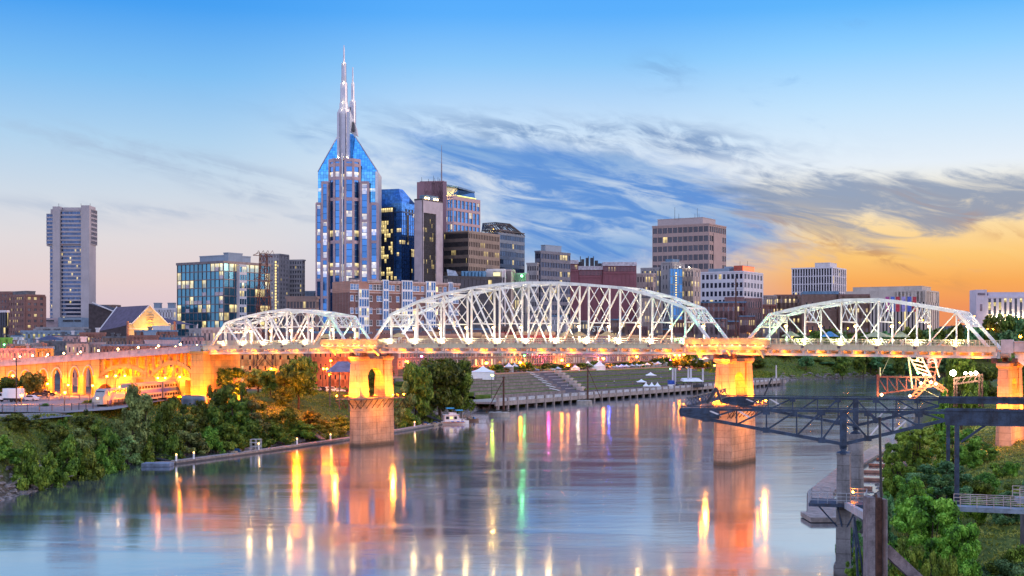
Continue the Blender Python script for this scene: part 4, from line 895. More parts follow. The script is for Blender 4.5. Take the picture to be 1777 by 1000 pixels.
# white office with red roof box
fp = corner(1210, 1290, 1323, 1090, 31.3)
e, zt = building('white_office', 'white office block with paired windows and a glowing red box on its roof', fp, 472, mat('white_office_stone', (.55, .53, .58), .8, var=.05, vscale=.15), glass('paired_windows', (.04, .05, .09), .5, 0, .05, power=1.2, mu=2), (11, 11), (6, 11), .36, .42, .35, .3, caph=.9)
M, Rp, Bk, Lp = fp; f0 = lambda s, t: M + (Lp - M) * s + (Rp - M) * t
q = MB(); P = [f0(.06, .1), f0(.06, .7), f0(.25, .7), f0(.25, .1)]; q.prism(P, zt + .9, zt + 5.6); q.build('red_roof_box', mat('red_box', (.4, .08, .05), .7), e)
q = MB(); n_ = off(M, Rp, .15); q.obox(Vector((*P[0], zt + 1.3)) + n_, (P[1] - P[0]).to_3d(), n_, (0, 0, 3.9)); q.build('glowing_panel', emis('red_glow', (1.0, .16, .04), 1.1), e)
q = MB(); q.prism([f0(.35, .1), f0(.35, .6), f0(.8, .6), f0(.8, .1)], zt + .9, zt + 3.6); q.prism([f0(.34, .2), f0(.34, .5), f0(.5, .5), f0(.5, .2)], zt + 3.6, zt + 5.4); q.build('penthouse', bluec, e)
q = MB(); [q.tube(Vector((*f0(s, .4), zt + 5)), Vector((*f0(s, .4), zt + 10)), .12) for s in (.08, .24)]; q.build('aerial', dark_steel, e)
# office with white fins
fp = corner(1375, 1444, 1467, 1350, 31.3)
e, zt = building('finned_office', 'office block with white upright fins and a small rooftop cube, before the orange sky', fp, 465, mat('white_fin', (.6, .56, .6), .7, var=.04), glass('fin_windows', (.03, .04, .07), .5, .05, .03, power=1.2), (15, 12), (7, 12), .34, .12, .8, .2, caph=1.0, pent=[(.12, .5, .2, .7, 5.0, whitec, 'penthouse')])
M, Rp, Bk, Lp = fp; q = MB(); q.obox(Vector((*Lp, zt - 4)), (M - Lp).to_3d(), off(Lp, M, .3), (0, 0, 2.8)); q.obox(Vector((*M, zt - 4)), (Rp - M).to_3d(), off(M, Rp, .3), (0, 0, 2.8)); q.build('top_window', g_dark, e)
# museum
fp = corner(1468, 1606, 1628, 1260, 31.3)
e, zt = building('stone_museum', 'long limestone hall with tall windows and hanging coloured banners', fp, 505, lime, glass('tall_windows', (.03, .04, .06), .5, 0, .08, power=1.2), (22, 1), (6, 1), .62, .3, .4, .4, caph=1.0, pent=[(.06, .93, .1, .8, 4.0, lime, 'attic')])
M, Rp, Bk, Lp = fp; q = MB(); q.obox(Vector((*Lp, zat(517, 1260))), (M - Lp).to_3d() * .6, off(Lp, M, .5), (0, 0, 7.5)); q.build('blank_frieze', lime, e)
for k, (px, cc) in enumerate(((1540, (.45, .1, .3)), (1549, (.1, .18, .6)), (1558, (.55, .05, .08)), (1568, (.35, .3, .6)), (1578, (.1, .15, .55)), (1587, (.5, .06, .08)))):
    q = MB(); yb_ = 1248; a = at(px, 540, yb_); z0, z1 = zat(541, yb_), zat(515, yb_)
    for s in range(6): 
        z = z0 + (z1 - z0) * s / 6; q.box(a.x - 1.8, a.x + 1.8, yb_ - .12 * (s % 2), yb_ + .3 - .12 * (s % 2), z, z + (z1 - z0) / 6)
    q.build('banner', mat('banner_%d' % k, cc, .8), e)
e, _ = building('grey_far_block', 'pale grey flat block between the white office and the brick market hall', corner(1320, 1347, 1352, 1150, 10), 514, tan_c, g_lit, (8, 5), (1, 5), .5, .5, .3, .3)
# columned hall at right
Y = 1300
e = thing('columned_hall', 'white stone hall with a corner tower and tall lit window bays, at the right edge', 'building', (xat(1740, Y), Y, 14))
w, g = MB(), MB(); w.box(xat(1693.6, Y), xat(1712, Y), Y - 1, Y + 18, 12, zat(503, Y)); w.box(xat(1712, Y), xat(1835, Y), Y + 1, Y + 30, 12, zat(513, Y)); w.box(xat(1717, Y), xat(1835, Y), Y + 3, Y + 30, zat(513, Y), zat(507, Y))
nb = 13; x0, dxx = xat(1712.5, Y), (xat(1721.6, Y) - xat(1712.5, Y)); zA, zB = zat(552, Y), zat(518, Y)
facade(w, g, (x0, Y + .2), (x0 + dxx * nb, Y + .2), zA, zB, nb, 5, .5, .0, .7, .3, (8000, 0)); w.box(x0, x0 + dxx * nb, Y - .2, Y + 2, zB, zB + 1.6)
w.build('stone_wall', mat('lilac_stone', (.52, .47, .54), .8, var=.05, vscale=.15, streak=.15), e); g.build('tall_window', glass('hall_windows', (.05, .06, .09), .4, 0, .45, warm=(1, .75, .15), power=1.2, run=1), e)
q = MB(); q.box(xat(1696, Y), xat(1709, Y), Y - 1.3, Y - .9, zat(512.5, Y), zat(508.5, Y)); q.box(xat(1700, Y), xat(1704, Y), Y - 1.2, Y - .9, zat(540, Y), zat(528, Y)); q.build('tower_opening', mat('mauve_louvre', (.2, .16, .2), .8), e)  # tower openings drawn as flat boxes of one darker mauve-grey
for k in range(7): light('bay_light', Vector((x0 + dxx * (k + 1), Y - 2.5, zA + 1)), 2500, (1, .8, .4), .2, e)
# brick warehouses behind the right truss
e, _ = building('brick_market_hall', 'long red-brown brick block behind the right truss', corner(1345, 1508, 1514, 1165, 8), 513, brn_brick, g_lit, (22, 7), (2, 7), .62, .62, .25, .25, caph=1.2, capm=dk_brick)
e, zt = building('plum_brick_warehouse', 'plum brick warehouse with rainwater pipes below the white office', corner(1192, 1294, 1300, 1045, 8), 525, pur_brick, g_res, (12, 5), (2, 5), .7, .65, .25, .25, capm=roof_blue, pent=[(.02, .35, .1, .7, 3.4, pur_brick, 'penthouse')])
e, zt = building('arched_stone_house', 'salmon stone building with arched top windows, right of the plum brick warehouse', corner(1294, 1322, 1326, 1050, 8), 519, mat('salmon_stone', (.36, .22, .21), .85, var=.1), g_dim, (7, 6), (1, 6), .5, .45, .3, .3, capm=mat('salmon_stone', ()), caph=1.0)
e, _ = building('corner_brick_house', 'narrow red brick house left of the long brick block', corner(1318, 1346, 1350, 1080, 8), 530, red_brick, g_lit, (6, 5), (1, 5), .6, .6, .25, .25)
e, _ = building('blue_gabled_shed', 'brick shed with a pale blue pitched roof beside the museum', corner(1395, 1455, 1460, 1120, 8), 510, brn_brick, g_dim, (6, 3), (1, 3), .7, .7, .2, .2, capm=roof_blue, caph=2.2)
low = [(1200, 1262, 553, 1022, 'grey brick house with a blue flat roof, low behind the truss end', mat('grey_brick', (.22, .17, .18), .9, var=.15)), (1262, 1284, 558, 1026, 'narrow house with a pale blue canopy roof between the trusses', pur_brick), (1284, 1312, 549, 1030, 'purple brick house with tall windows between the two trusses', pur_brick), (1312, 1352, 566, 1045, 'low grey house at the foot of the right truss', greyc)]
for a, c, ty, yy, lb, mm in low: building('brick_house', lb, corner(a, c - 2, c, yy, 6), ty, mm, g_lit, (7, 4), (1, 4), .6, .6, .25, .25, capm=roof_blue, caph=.5)
# waterfront brick row, one house after another along the street
row = [(690, 716, 17, 'red brick corner house with a lit ground floor beside the left pier', red_brick), (716, 742, 16, 'magenta-lit brick house behind the big riverside trees', dk_brick), (742, 768, 18, 'plum brick house above the big riverside trees', pur_brick), (768, 806, 17, 'wide dusky brick house just above the riverside treetops', dk_brick),
       (806, 834, 18, 'brick house with a pink cornice left of the white tents', brn_brick), (834, 856, 17, 'brown brick house with yellow lit upper windows', red_brick), (856, 874, 18, 'brick house with a dark garage-like opening', brn_brick), (874, 895, 17, 'brick house with arched middle windows and warm lamps', sal_brick),
       (895, 963, 19, 'broad crimson brick house with lit pilasters between tall windows', mat('crimson_brick', (.36, .06, .05), .85, var=.12)), (963, 981, 17, 'pale stone-fronted house with arched windows right of the crimson house', sal_brick), (981, 1011, 18, 'brown house with two magenta billboards on its front', dk_brick), (1011, 1036, 17, 'tan brick house right of the magenta billboards', sal_brick),
       (1036, 1062, 18, 'brick house with the blue lamp at its eaves', brn_brick), (1062, 1086, 17, 'reddish brick house with narrow dark windows', red_brick), (1086, 1112, 18, 'brown brick house behind the row of small tents', brn_brick), (1112, 1140, 17, 'long-windowed brick house behind the stage columns', red_brick), (1140, 1170, 18, 'tall-windowed brown house left of the right pier', brn_brick), (1170, 1205, 17, 'brick house nearest the right pier on its left', dk_brick), (1205, 1242, 16, 'last brick house of the row, half behind the right pier', red_brick)]
RX = lambda px: np.interp(px, [690, 770, 850, 930, 1010, 1090, 1170, 1245], [632, 667, 706, 752, 803, 861, 928, 1005])
win_a = window_mesh(1.5, 2.9, 'window', pane_dark, tan_c); win_b = window_mesh(1.5, 2.9, 'window', pane_lit, tan_c); win_c = window_mesh(1.5, 2.9, 'window', mat('pane_blind', (.45, .4, .4), .5), tan_c)
orange_trim = mat('buff_trim', (.5, .34, .2), .85)
for k, (a, c, h, lb, mm) in enumerate(row):
    ya, yc = RX(a), RX(c); A, B = Vector((xat(a, ya), ya)), Vector((xat(c, yc), yc)); d = B - A; u = d.normalized(); n = Vector((u.y, -u.x)); L = d.length; an = math.atan2(u.y, u.x)
    z0 = 10.6; zt = z0 + h + 3.5; e = thing('brick_rowhouse', lb, 'building', (A.x, A.y, z0), None)
    q = MB(); q.prism([A, B - u * .06, B - u * .06 - n * 22, A - n * 22], z0 - 3, zt); q.build('brick_wall', mm, e)
    q = MB(); q.obox(Vector((*A, zt - 1.1)), (d * .998).to_3d(), (n * .55).to_3d(), (0, 0, 1.3)); q.obox(Vector((*A, zt - 1.8)), (d * .998).to_3d(), (n * .3).to_3d(), (0, 0, .55)); q.build('cornice', orange_trim if k % 3 else sal_brick, e)
    q = MB(); q.obox(Vector((*(A + u * .3), z0)), (d - u * .6).to_3d(), (n * .12).to_3d(), (0, 0, 3.6)); q.build('shopfront', glass('shop_glass', (.08, .07, .06), .2, .4, .3, warm=(1, .6, .2), power=1.6), e)
    q = MB(); rk = random.Random(k)
    for j in range(rk.randint(1, 3)): q.cbox(Vector((*(A + u * rk.uniform(2, L - 2) - n * rk.uniform(4, 12)), zt + .8)), (1, 0, 0), (0, 1, 0), (0, 0, 1), rk.uniform(.8, 2), rk.uniform(.8, 2), rk.uniform(.5, 1.2))
    q.build('rooftop_unit', roof_grey, e)
    nwn = max(2, int(L / 2.9)); rows_ = (4.8, 9.2, 13.6)
    for r_, zz in enumerate(rows_):
        for i in range(nwn):
            t = (i + .5) / nwn * L; wsel = rk.random(); lit = .35 if 'yellow lit' in lb else .10
            put_window(win_b if wsel < lit else (win_c if wsel < lit + .25 else win_a), Vector((*(A + u * t + n * .02), z0 + zz)), an, e)
    if 'crimson' in lb:
        q = MB()
        for i in range(nwn + 1): q = MB(); q.obox(Vector((*(A + u * (i / nwn * (L - .6))), z0 + 4)), (u * .5).to_3d(), (n * .5).to_3d(), (0, 0, h - 4)); q.build('pilaster', orange_trim, e)
    if 'billboards' in lb:
        for s, t in ((.12, .48), (.58, .95)):
            q = MB(); q.obox(Vector((*(A + u * L * s + n * .45), z0 + 9.5)), (u * L * (t - s)).to_3d(), (n * .3).to_3d(), (0, 0, 5)); q.build('billboard', emis('magenta_board', (.55, .06, .28), .55), e)
            q = MB(); rk2 = random.Random(int(s * 100))
            for _ in range(5):
                uu = rk2.uniform(s + .02, t - .08); q.obox(Vector((*(A + u * L * uu + n * .76), z0 + rk2.uniform(10, 13))), (u * 1.4).to_3d(), (n * .05).to_3d(), (0, 0, rk2.uniform(.5, 1.4)))
            q.build('billboard_picture', emis('board_pink', (.8, .3, .5), .6), e)
# second line of roofs seen through the centre truss
mid_ = [(655, 700, 573, 640, 'pink-lit low hall just right of the left pier overlook', sal_brick), (700, 752, 577, 650, 'long low red roofline behind the centre truss left end', red_brick), (752, 800, 570, 668, 'dark brick block with rooftop plant behind the centre truss', dk_brick), (800, 858, 572, 690, 'broad dark brick warehouse low behind the centre truss', pur_brick), (858, 905, 568, 700, 'brown warehouse right of the broad dark one, behind the truss', brn_brick), (905, 952, 545, 705, 'grey stepped block left of the plum warehouse wall', greyc), (952, 985, 549, 704, 'pale block with a row of slit windows before the plum wall', whitec),
        (985, 1022, 558, 703, 'dark low block with vents before the plum wall', greyc), (1022, 1056, 562, 700, 'dark brick house carrying white painted letters', dk_brick), (1056, 1088, 555, 712, 'narrow brown house before the right end of the plum wall', brn_brick), (1088, 1125, 568, 708, 'brick house with a blue skylight roof behind the truss', pur_brick), (1108, 1150, 516, 742, 'pale blank stone block right of the plum wall', tan_c), (1125, 1165, 572, 720, 'low red brick house with white chimneys behind the truss', red_brick), (1165, 1205, 556, 735, 'blue-roofed brick house near the right end of the centre truss', pur_brick)]
for k, (a, c, ty, yy, lb, mm) in enumerate(mid_):
    yy = max(yy, RX((a + c) / 2) + 48)
    e, zt = building('low_warehouse', lb, corner(a, c - 2, c, yy, 5), ty, mm, g_lit if k % 2 else g_dim, (max(4, int((c - a) / 5)), 5), (1, 5), .65, .6, .25, .25, capm=[roof_blue, None, roof_grey][k % 3], caph=.6, pent=[(.1 + .1 * (k % 4), .35 + .1 * (k % 4), .1, .6, 1.6, roof_grey, 'rooftop_unit')])
    if 'white painted' in lb:
        cu = bpy.data.curves.new('lettering', 'FONT'); cu.body = 'STALL'; cu.size = 5.0; cu.extrude = .06; t_ = bpy.data.objects.new('lettering', cu); C.objects.link(t_); me_ = bpy.data.meshes.new_from_object(t_.evaluated_get(bpy.context.evaluated_depsgraph_get())); bpy.data.objects.remove(t_); o = bpy.data.objects.new('lettering', me_); C.objects.link(o)
        o.location = Vector((xat(1027.5, yy - 2), yy - 1.2, zat(575.5, yy - 2))); o.rotation_euler = (R(90), 0, R(-3)); o.data.materials.clear(); o.data.materials.append(emis('letter_white_glow', (.8, .85, .9), .35)); adopt(o, e)  # painted letters given a faint glow of their own by emission
# roofs of the old town behind the viaduct
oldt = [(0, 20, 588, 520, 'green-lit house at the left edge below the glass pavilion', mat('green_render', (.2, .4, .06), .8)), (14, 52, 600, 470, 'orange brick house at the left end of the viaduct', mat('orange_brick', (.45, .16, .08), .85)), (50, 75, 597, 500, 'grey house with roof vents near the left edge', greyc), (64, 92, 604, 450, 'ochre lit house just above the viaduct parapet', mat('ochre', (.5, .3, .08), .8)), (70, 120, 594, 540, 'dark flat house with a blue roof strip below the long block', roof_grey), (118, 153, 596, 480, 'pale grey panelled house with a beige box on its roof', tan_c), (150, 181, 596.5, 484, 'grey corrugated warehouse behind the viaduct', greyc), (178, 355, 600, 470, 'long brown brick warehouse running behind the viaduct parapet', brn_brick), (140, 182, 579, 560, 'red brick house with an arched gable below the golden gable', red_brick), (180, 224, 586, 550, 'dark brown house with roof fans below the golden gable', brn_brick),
        (222, 274, 584, 545, 'red low house with rooftop pipes below the golden gable', red_brick), (235, 307, 575, 590, 'brick house with corner chimneys right under the golden gable', red_brick), (270, 312, 588, 548, 'blue-grey roofed house right of the red low house', roof_blue), (308, 353, 585, 555, 'house with pink tented roofs at the foot of the glass office', mat('pink_tent', (.6, .32, .3), .8)), (330, 354, 572, 600, 'grey garage with a dark opening at the foot of the glass office', greyc), (20, 40, 584, 575, 'house with a white tent roof at the left edge', white_plain), (0, 60, 607, 455, 'pink-lit low wall of houses at the far left above the viaduct', mat('pink_stone', (.5, .3, .28), .8)), (92, 142, 583, 640, 'pink low terrace under the long blue-grey block', mat('pink_stone', ()))]
for k, (a, c, ty, yy, lb, mm) in enumerate(oldt):
    e, zt = building('town_house', lb, corner(a, c - 2, c, yy, 5), ty, mm, g_res if k % 2 else g_lit, (max(3, int((c - a) / 6)), 4), (1, 4), .6, .6, .25, .25, capm=[None, roof_grey, None, roof_blue][k % 4], caph=.5, pent=[(.05 + .1 * (k % 5), .22 + .12 * (k % 4), .1, .6, 1.0 + .4 * (k % 3), [roof_grey, bluec, whitec][k % 3], 'rooftop_unit'), (.6, .7, .2, .5, 1.4, roof_grey, 'roof_vent')])
q = MB(); a = at(85, 582, 500); q.frustum([(a.x - 4, 497), (a.x + 4, 497), (a.x + 4, 505), (a.x - 4, 505)], zat(590, 500), [(a.x - .1, 500), (a.x + .1, 500), (a.x + .1, 501), (a.x - .1, 501)], zat(582, 500)); tag(q.build('pyramid_roof_pavilion', mat('navy_slate', (.05, .06, .12), .7)), 'small dark blue pyramid roof among the old town houses', 'roof pavilion')
# houses behind the left truss and under its deck
e, _ = building('salmon_hall', 'salmon stone hall with tall windows behind the left end of the left truss', corner(352, 446, 452, 560, 6), 572, mat('salmon_render', (.55, .36, .31), .8, var=.08), g_lit, (12, 4), (2, 4), .6, .5, .3, .3, caph=.9)
e, _ = building('red_shed', 'low red shed behind the left truss', corner(448, 532, 536, 570, 6), 576, red_brick, g_res, (10, 4), (1, 4), .6, .6, .2, .2, capm=roof_grey)
e, _ = building('purple_shed', 'long purple-roofed shed behind the right end of the left truss', corner(530, 612, 616, 585, 6), 578, pur_brick, g_dim, (10, 4), (1, 4), .6, .6, .2, .2, capm=roof_blue)
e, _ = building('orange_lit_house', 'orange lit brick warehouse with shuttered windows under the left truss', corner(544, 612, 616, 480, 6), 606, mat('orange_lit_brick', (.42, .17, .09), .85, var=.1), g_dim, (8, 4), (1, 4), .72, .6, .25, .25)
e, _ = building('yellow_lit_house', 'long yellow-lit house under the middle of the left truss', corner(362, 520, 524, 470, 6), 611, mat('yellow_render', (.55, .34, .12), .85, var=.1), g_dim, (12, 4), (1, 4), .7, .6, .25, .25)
q = MB(); P = [at(574, 642, 420), at(607, 642, 420), at(607, 642, 440), at(574, 642, 440)]
rfz = P[0].z; x0, x1 = P[0].x, P[1].x
e = thing('picnic_shelter', 'open shelter with a slate-blue hipped roof left of the left pier', 'shelter', (x0, 420, 10))
q.frustum([(x0 - 1, 416), (x1 + 2, 416), (x1 + 2, 430), (x0 - 1, 430)], rfz - .6, [(x0 + 2, 422), (x1 - 1, 422), (x1 - 1, 424), (x0 + 2, 424)], rfz + 2.6); q.build('roof', mat('shelter_slate', (.16, .16, .24), .8), e)
for px in (x0, (x0 + x1) / 2, x1):
    q = MB(); q.tube((px, 418, gz(px, 418)), (px, 418, rfz - .5), .18); q.build('post', wood, e)
# ------------------------------------------------------------------ truss bridge
TH = math.atan2(52.3, 85.85); ub = Vector((math.cos(TH), -math.sin(TH), 0)); vb = Vector((math.sin(TH), math.cos(TH), 0)); B0 = Vector((-39.2, 338.5, 0))
def bp_(s, v, z): return B0 + ub * s + vb * v + Vector((0, 0, z))
def sat(px, v=0.0):                                   # distance along the bridge at a photo column
    k = (px - CX) / F; o = B0 + vb * v; return (k * o.y - o.x) / (ub.x - k * ub.y)
GA = 10.4                                              # truss spacing
def zdeck(s): return 24.95 - .00006 * (s - 50) ** 2
NAMEDPOWER = dict(up=900)
flood = mat('flood_case', (.15, .15, .16), .5)
tw = white_steel
def make_truss(label, s0, s1, npan, hts, group, mids, uplight, gl=None, lampk='warm', ends=(None, None)):
    L = s1 - s0; e = thing('truss_span', label, 'bridge', tuple(bp_((s0 + s1) / 2, GA / 2, zdeck((s0 + s1) / 2))), group)
    ps = [s0 + L * i / npan for i in range(npan + 1)]
    for side in (0, 1):
        v = 0.0 if side == 0 else GA
        bot = [bp_(s, v, zdeck(s) - .8) for s in ps]; top = [None] + [bp_(ps[i], v, zdeck(ps[i]) + hts[i]) for i in range(1, npan)] + [None]
        q = MB()
        for i in range(1, npan - 1): q.bar(top[i], top[i + 1], .52, .62)
        q.build('top_chord', tw, e)
        for a, c in ((bot[0], top[1]), (bot[npan], top[npan - 1])):
            q = MB(); q.bar(a, c, .52, .58); q.build('end_post', tw, e)
        q = MB()
        for i in range(npan): q.bar(bot[i], bot[i + 1], .4, .5)
        for p in bot: q.cbox(p + Vector((0, 0, .35)), ub, vb, (0, 0, 1), .55, .3, .55)
        q.build('bottom_chord', tw, e)
        for i in range(1, npan):
            q = MB()
            for dv in (-.2, .2): q.bar(bot[i] + vb * dv, top[i] + vb * dv, .18, .30, vb)
            n = 9
            for k in range(n):                         # lacing
                a, c = bot[i].lerp(top[i], k / n), bot[i].lerp(top[i], (k + 1) / n); sg = .2 if k % 2 else -.2
                q.bar(a + vb * sg, c - vb * sg, .05, .16, ub)
            q.build('vertical', tw, e)
        dg = []
        for i in range(1, npan):
            if 2 <= i <= npan // 2: dg.append((i, i - 1))
            if npan % 2 == 0 and i >= npan // 2 and i < npan - 1: dg.append((i, i + 1))
            if npan % 2 == 1 and i > npan // 2 and i < npan - 1: dg.append((i, i + 1))
        for i, j in dg + mids:
            main = (i, j) in dg
            q = MB(); wd = .32 if main else .2
            for dv in (-.17, .17): q.bar(bot[i] + vb * dv, top[j] + vb * dv, .12, wd, vb)
            n = 8
            for k in range(n): q.bar(bot[i].lerp(top[j], (k + .3) / n) - vb * .17, bot[i].lerp(top[j], (k + .6) / n) + vb * .17, .05, .2, ub)
            q.build('diagonal' if main else 'counter_brace', tw, e)
    tN = lambda i, v: bp_(ps[i], v, zdeck(ps[i]) + hts[i])
    # cross frames, portals and top laterals
    for i in range(1, npan):
        q = MB(); a, c = tN(i, 0), tN(i, GA); q.bar(a, c, .35, .4)
        zl = zdeck(ps[i]) + 6.1; hgt = a.z - zl
        if hgt > 1.2:
            l0, l1 = bp_(ps[i], 0, zl), bp_(ps[i], GA, zl); q.bar(l0, l1, .25, .3); nt_ = 2
            nx = 3 if hgt < 4 else 2; rows_ = 1 if hgt < 7 else 2
            for rr_ in range(rows_):
                za, zc = zl + hgt * rr_ / rows_, zl + hgt * (rr_ + 1) / rows_
                for k in range(nx):
                    p0, p1 = bp_(ps[i], GA * k / nx, za), bp_(ps[i], GA * (k + 1) / nx, zc); q0, q1 = bp_(ps[i], GA * k / nx, zc), bp_(ps[i], GA * (k + 1) / nx, za)
                    q.bar(p0, p1, .14, .16); q.bar(q0, q1, .14, .16)
        q.build('sway_frame', tw, e)
    q = MB()
    for i in range(1, npan - 1): q.bar(tN(i, 0), tN(i + 1, GA), .2, .2); q.bar(tN(i, GA), tN(i + 1, 0), .2, .2)
    q.build('top_lateral', tw, e)
    for i, bb in ((1, 0), (npan - 1, npan)):           # lattice portals on the end posts
        q = MB(); f = .34
        def ep(t, v): a, c = bp_(ps[bb], v, zdeck(ps[bb])), tN(i, v); return c.lerp(a, t)
        q.bar(ep(f, 0), ep(f, GA), .3, .3)
        n = 5
        for k in range(n):
            a0, a1, b0, b1 = ep(.02, GA * k / n), ep(.02, GA * (k + 1) / n), ep(f, GA * k / n), ep(f, GA * (k + 1) / n); q.bar(a0, b1, .16, .16); q.bar(b0, a1, .16, .16)
            m0, m1 = ep(f / 2, GA * k / n), ep(f / 2, GA * (k + 1) / n); q.bar(m0, m1, .12, .12)
        q.build('portal_lattice', tw, e)
    # deck, fascia, floor beams
    q = MB(); n = npan * 2
    for k in range(n):
        sa, sb = s0 + L * k / n, s0 + L * (k + 1) / n; za, zb_ = zdeck(sa), zdeck(sb)
        for v0, v1, h0, h1 in ((.9, GA - .9, .55, .8),):
            q.hexa([bp_(sa, v0, za + h0), bp_(sb, v0, zb_ + h0), bp_(sb, v1, zb_ + h0), bp_(sa, v1, za + h0), bp_(sa, v0, za + h1), bp_(sb, v0, zb_ + h1), bp_(sb, v1, zb_ + h1), bp_(sa, v1, za + h1)])
    q.build('deck', conc_lt, e)
    for v0, v1 in ((-1.3, -1.1), (GA + 1.1, GA + 1.3)):
        q = MB()
        for k in range(n):
            sa, sb = s0 + L * k / n, s0 + L * (k + 1) / n; za, zb_ = zdeck(sa), zdeck(sb)
            q.hexa([bp_(sa, v0, za + .2), bp_(sb, v0, zb_ + .2), bp_(sb, v1, zb_ + .2), bp_(sa, v1, za + .2), bp_(sa, v0, za + 1.15), bp_(sb, v0, zb_ + 1.15), bp_(sb, v1, zb_ + 1.15), bp_(sa, v1, za + 1.15)])
            q.hexa([bp_(sa, v0 - .1, za + 1.151), bp_(sb, v0 - .1, zb_ + 1.151), bp_(sb, v1 + .1, zb_ + 1.151), bp_(sa, v1 + .1, za + 1.151), bp_(sa, v0 - .1, za + 1.3), bp_(sb, v0 - .1, zb_ + 1.3), bp_(sb, v1 + .1, zb_ + 1.3), bp_(sa, v1 + .1, za + 1.3)])
        q.build('fascia', mat('cream_paint', (.66, .55, .36), .6, var=.06, streak=.3), e)
    q = MB(); nb_ = npan * 3
    for k in range(nb_ + 1):
        s = s0 + L * k / nb_; z = zdeck(s); q.bar(bp_(s, -.9, z - .15), bp_(s, GA + .9, z - .15), .3, .7)
    for v in (1.5, 4, 7, 9.5): q.bar(bp_(s0, v, zdeck(s0) + .25), bp_(s1, v, zdeck(s1) + .25), .3, .5)
    q.build('floor_beam', tw, e)
    # railings: posts, rails and wire panels
    for v, nm in ((-1.2, 'railing'), (GA + 1.2, 'railing')):
        q = MB(); nn_ = npan * 4
        for k in range(nn_ + 1):
            s = s0 + L * k / nn_; z = zdeck(s) + 1.3; q.bar(bp_(s, v, z), bp_(s, v, z + 1.25), .14, .14)
            if k < nn_:
                s2 = s0 + L * (k + 1) / nn_; z2 = zdeck(s2) + 1.3
                for h in (1.2, .15, .68): q.bar(bp_(s, v, z + h), bp_(s2, v, z2 + h), .07, .09)
                for t in range(1, 6): sm_ = s + (s2 - s) * t / 6; q.bar(bp_(sm_, v, z + .15), bp_(sm_, v, z + 1.2), .04, .04)
        q.build(nm, mat('cream_paint', ()), e)
    # flood lamps on the panel points of both trusses, globe lamps on the far verticals
    for i in range(1, npan):
        if uplight:
            for v, nm in ((-2.3, 0), (GA - 1.6, 1)):
                p = bp_(ps[i] + .2, v, zdeck(ps[i]) + (.75 if nm == 0 else 1.2))
                if nm == 0:
                    q = MB(); q.tube(p + Vector((0, 0, -.2)), p + Vector((0, 0, .35)), .32, .42, 8); q.build('flood_lamp', flood, e)
                c = (gl or {}).get(i, (1, .85, .55))
                light('truss_flood', p + Vector((0, 0, .45)), uplight, c, .2, e, spot=150, aim=tuple(bp_(ps[i], 0 if nm == 0 else GA, zdeck(ps[i]) + 9)))
        v = GA - .55; p = bp_(ps[i], v, zdeck(ps[i]) + 5.3)
        q = MB(); q.bar(p + vb * .55 + Vector((0, 0, .45)), p + Vector((0, 0, .45)), .08, .08); q.tube(p + Vector((0, 0, .2)), p + Vector((0, 0, .5)), .2, .1, 8); l = q.build('lamp', dark_steel, e)
        q = MB(); q.lathe(p, [(0, -.34), (.26, -.22), (.34, 0), (.24, .2), (0, .24)], 10); kk = (mids and lampk) or lampk
        q.build('lamp_globe', BULB[kk], l)
        light('lamp_light', p - Vector((0, 0, .1)) - vb * .45, 260, LCOL[kk], .3, e)
    # sodium lamps below the deck
    for i in range(npan):
        s = (ps[i] + ps[i + 1]) / 2
        light('underdeck_light', bp_(s, 1.2, zdeck(s) - 1.9), 1700, (1, .2, .001), .2, e, spot=165, aim=tuple(bp_(s, 1.2, 60))); light('underdeck_light', bp_(s, -.7, zdeck(s) - 2.0), 900, (1, .22, .002), .2, e, spot=160, aim=tuple(bp_(s, -.5, 60)))
    return e
hc = [0, 8.7, 11.7, 13.5, 14.7, 15.4, 15.6, 15.4, 14.7, 13.9, 12.0, 9.2, 0]
make_truss('widest truss span in the middle of the river bridge', 2.4, 98.6, 12, hc, 'truss spans of the river bridge', [(5, 6), (7, 6)], 2500, {1: (.9, 1, .75), 11: (.3, 1, .55), 2: (1, .97, .8)})
hr = [0, 7.6, 9.3, 10.5, 10.6, 9.4, 8.0, 0]
make_truss('yellow-green lit truss span at the right end of the bridge', 102.3, 156.2, 7, hr, 'truss spans of the river bridge', [(4, 3), (3, 4)], 2200, {1: (.4, 1, .4), 2: (.8, 1, .5), 3: (.85, 1, .6), 4: (.95, 1, .65), 5: (1, 1, .7), 6: (1, .85, .45)})
hl = [0, 7.4, 9.0, 10.1, 10.6, 9.8, 8.6, 0]
make_truss('smallest truss span at the left end of the bridge', -53.0, -2.0, 7, hl, 'truss spans of the river bridge', [(4, 3), (3, 4)], 2200, {6: (.35, 1, .5), 1: (1, .85, .5)})
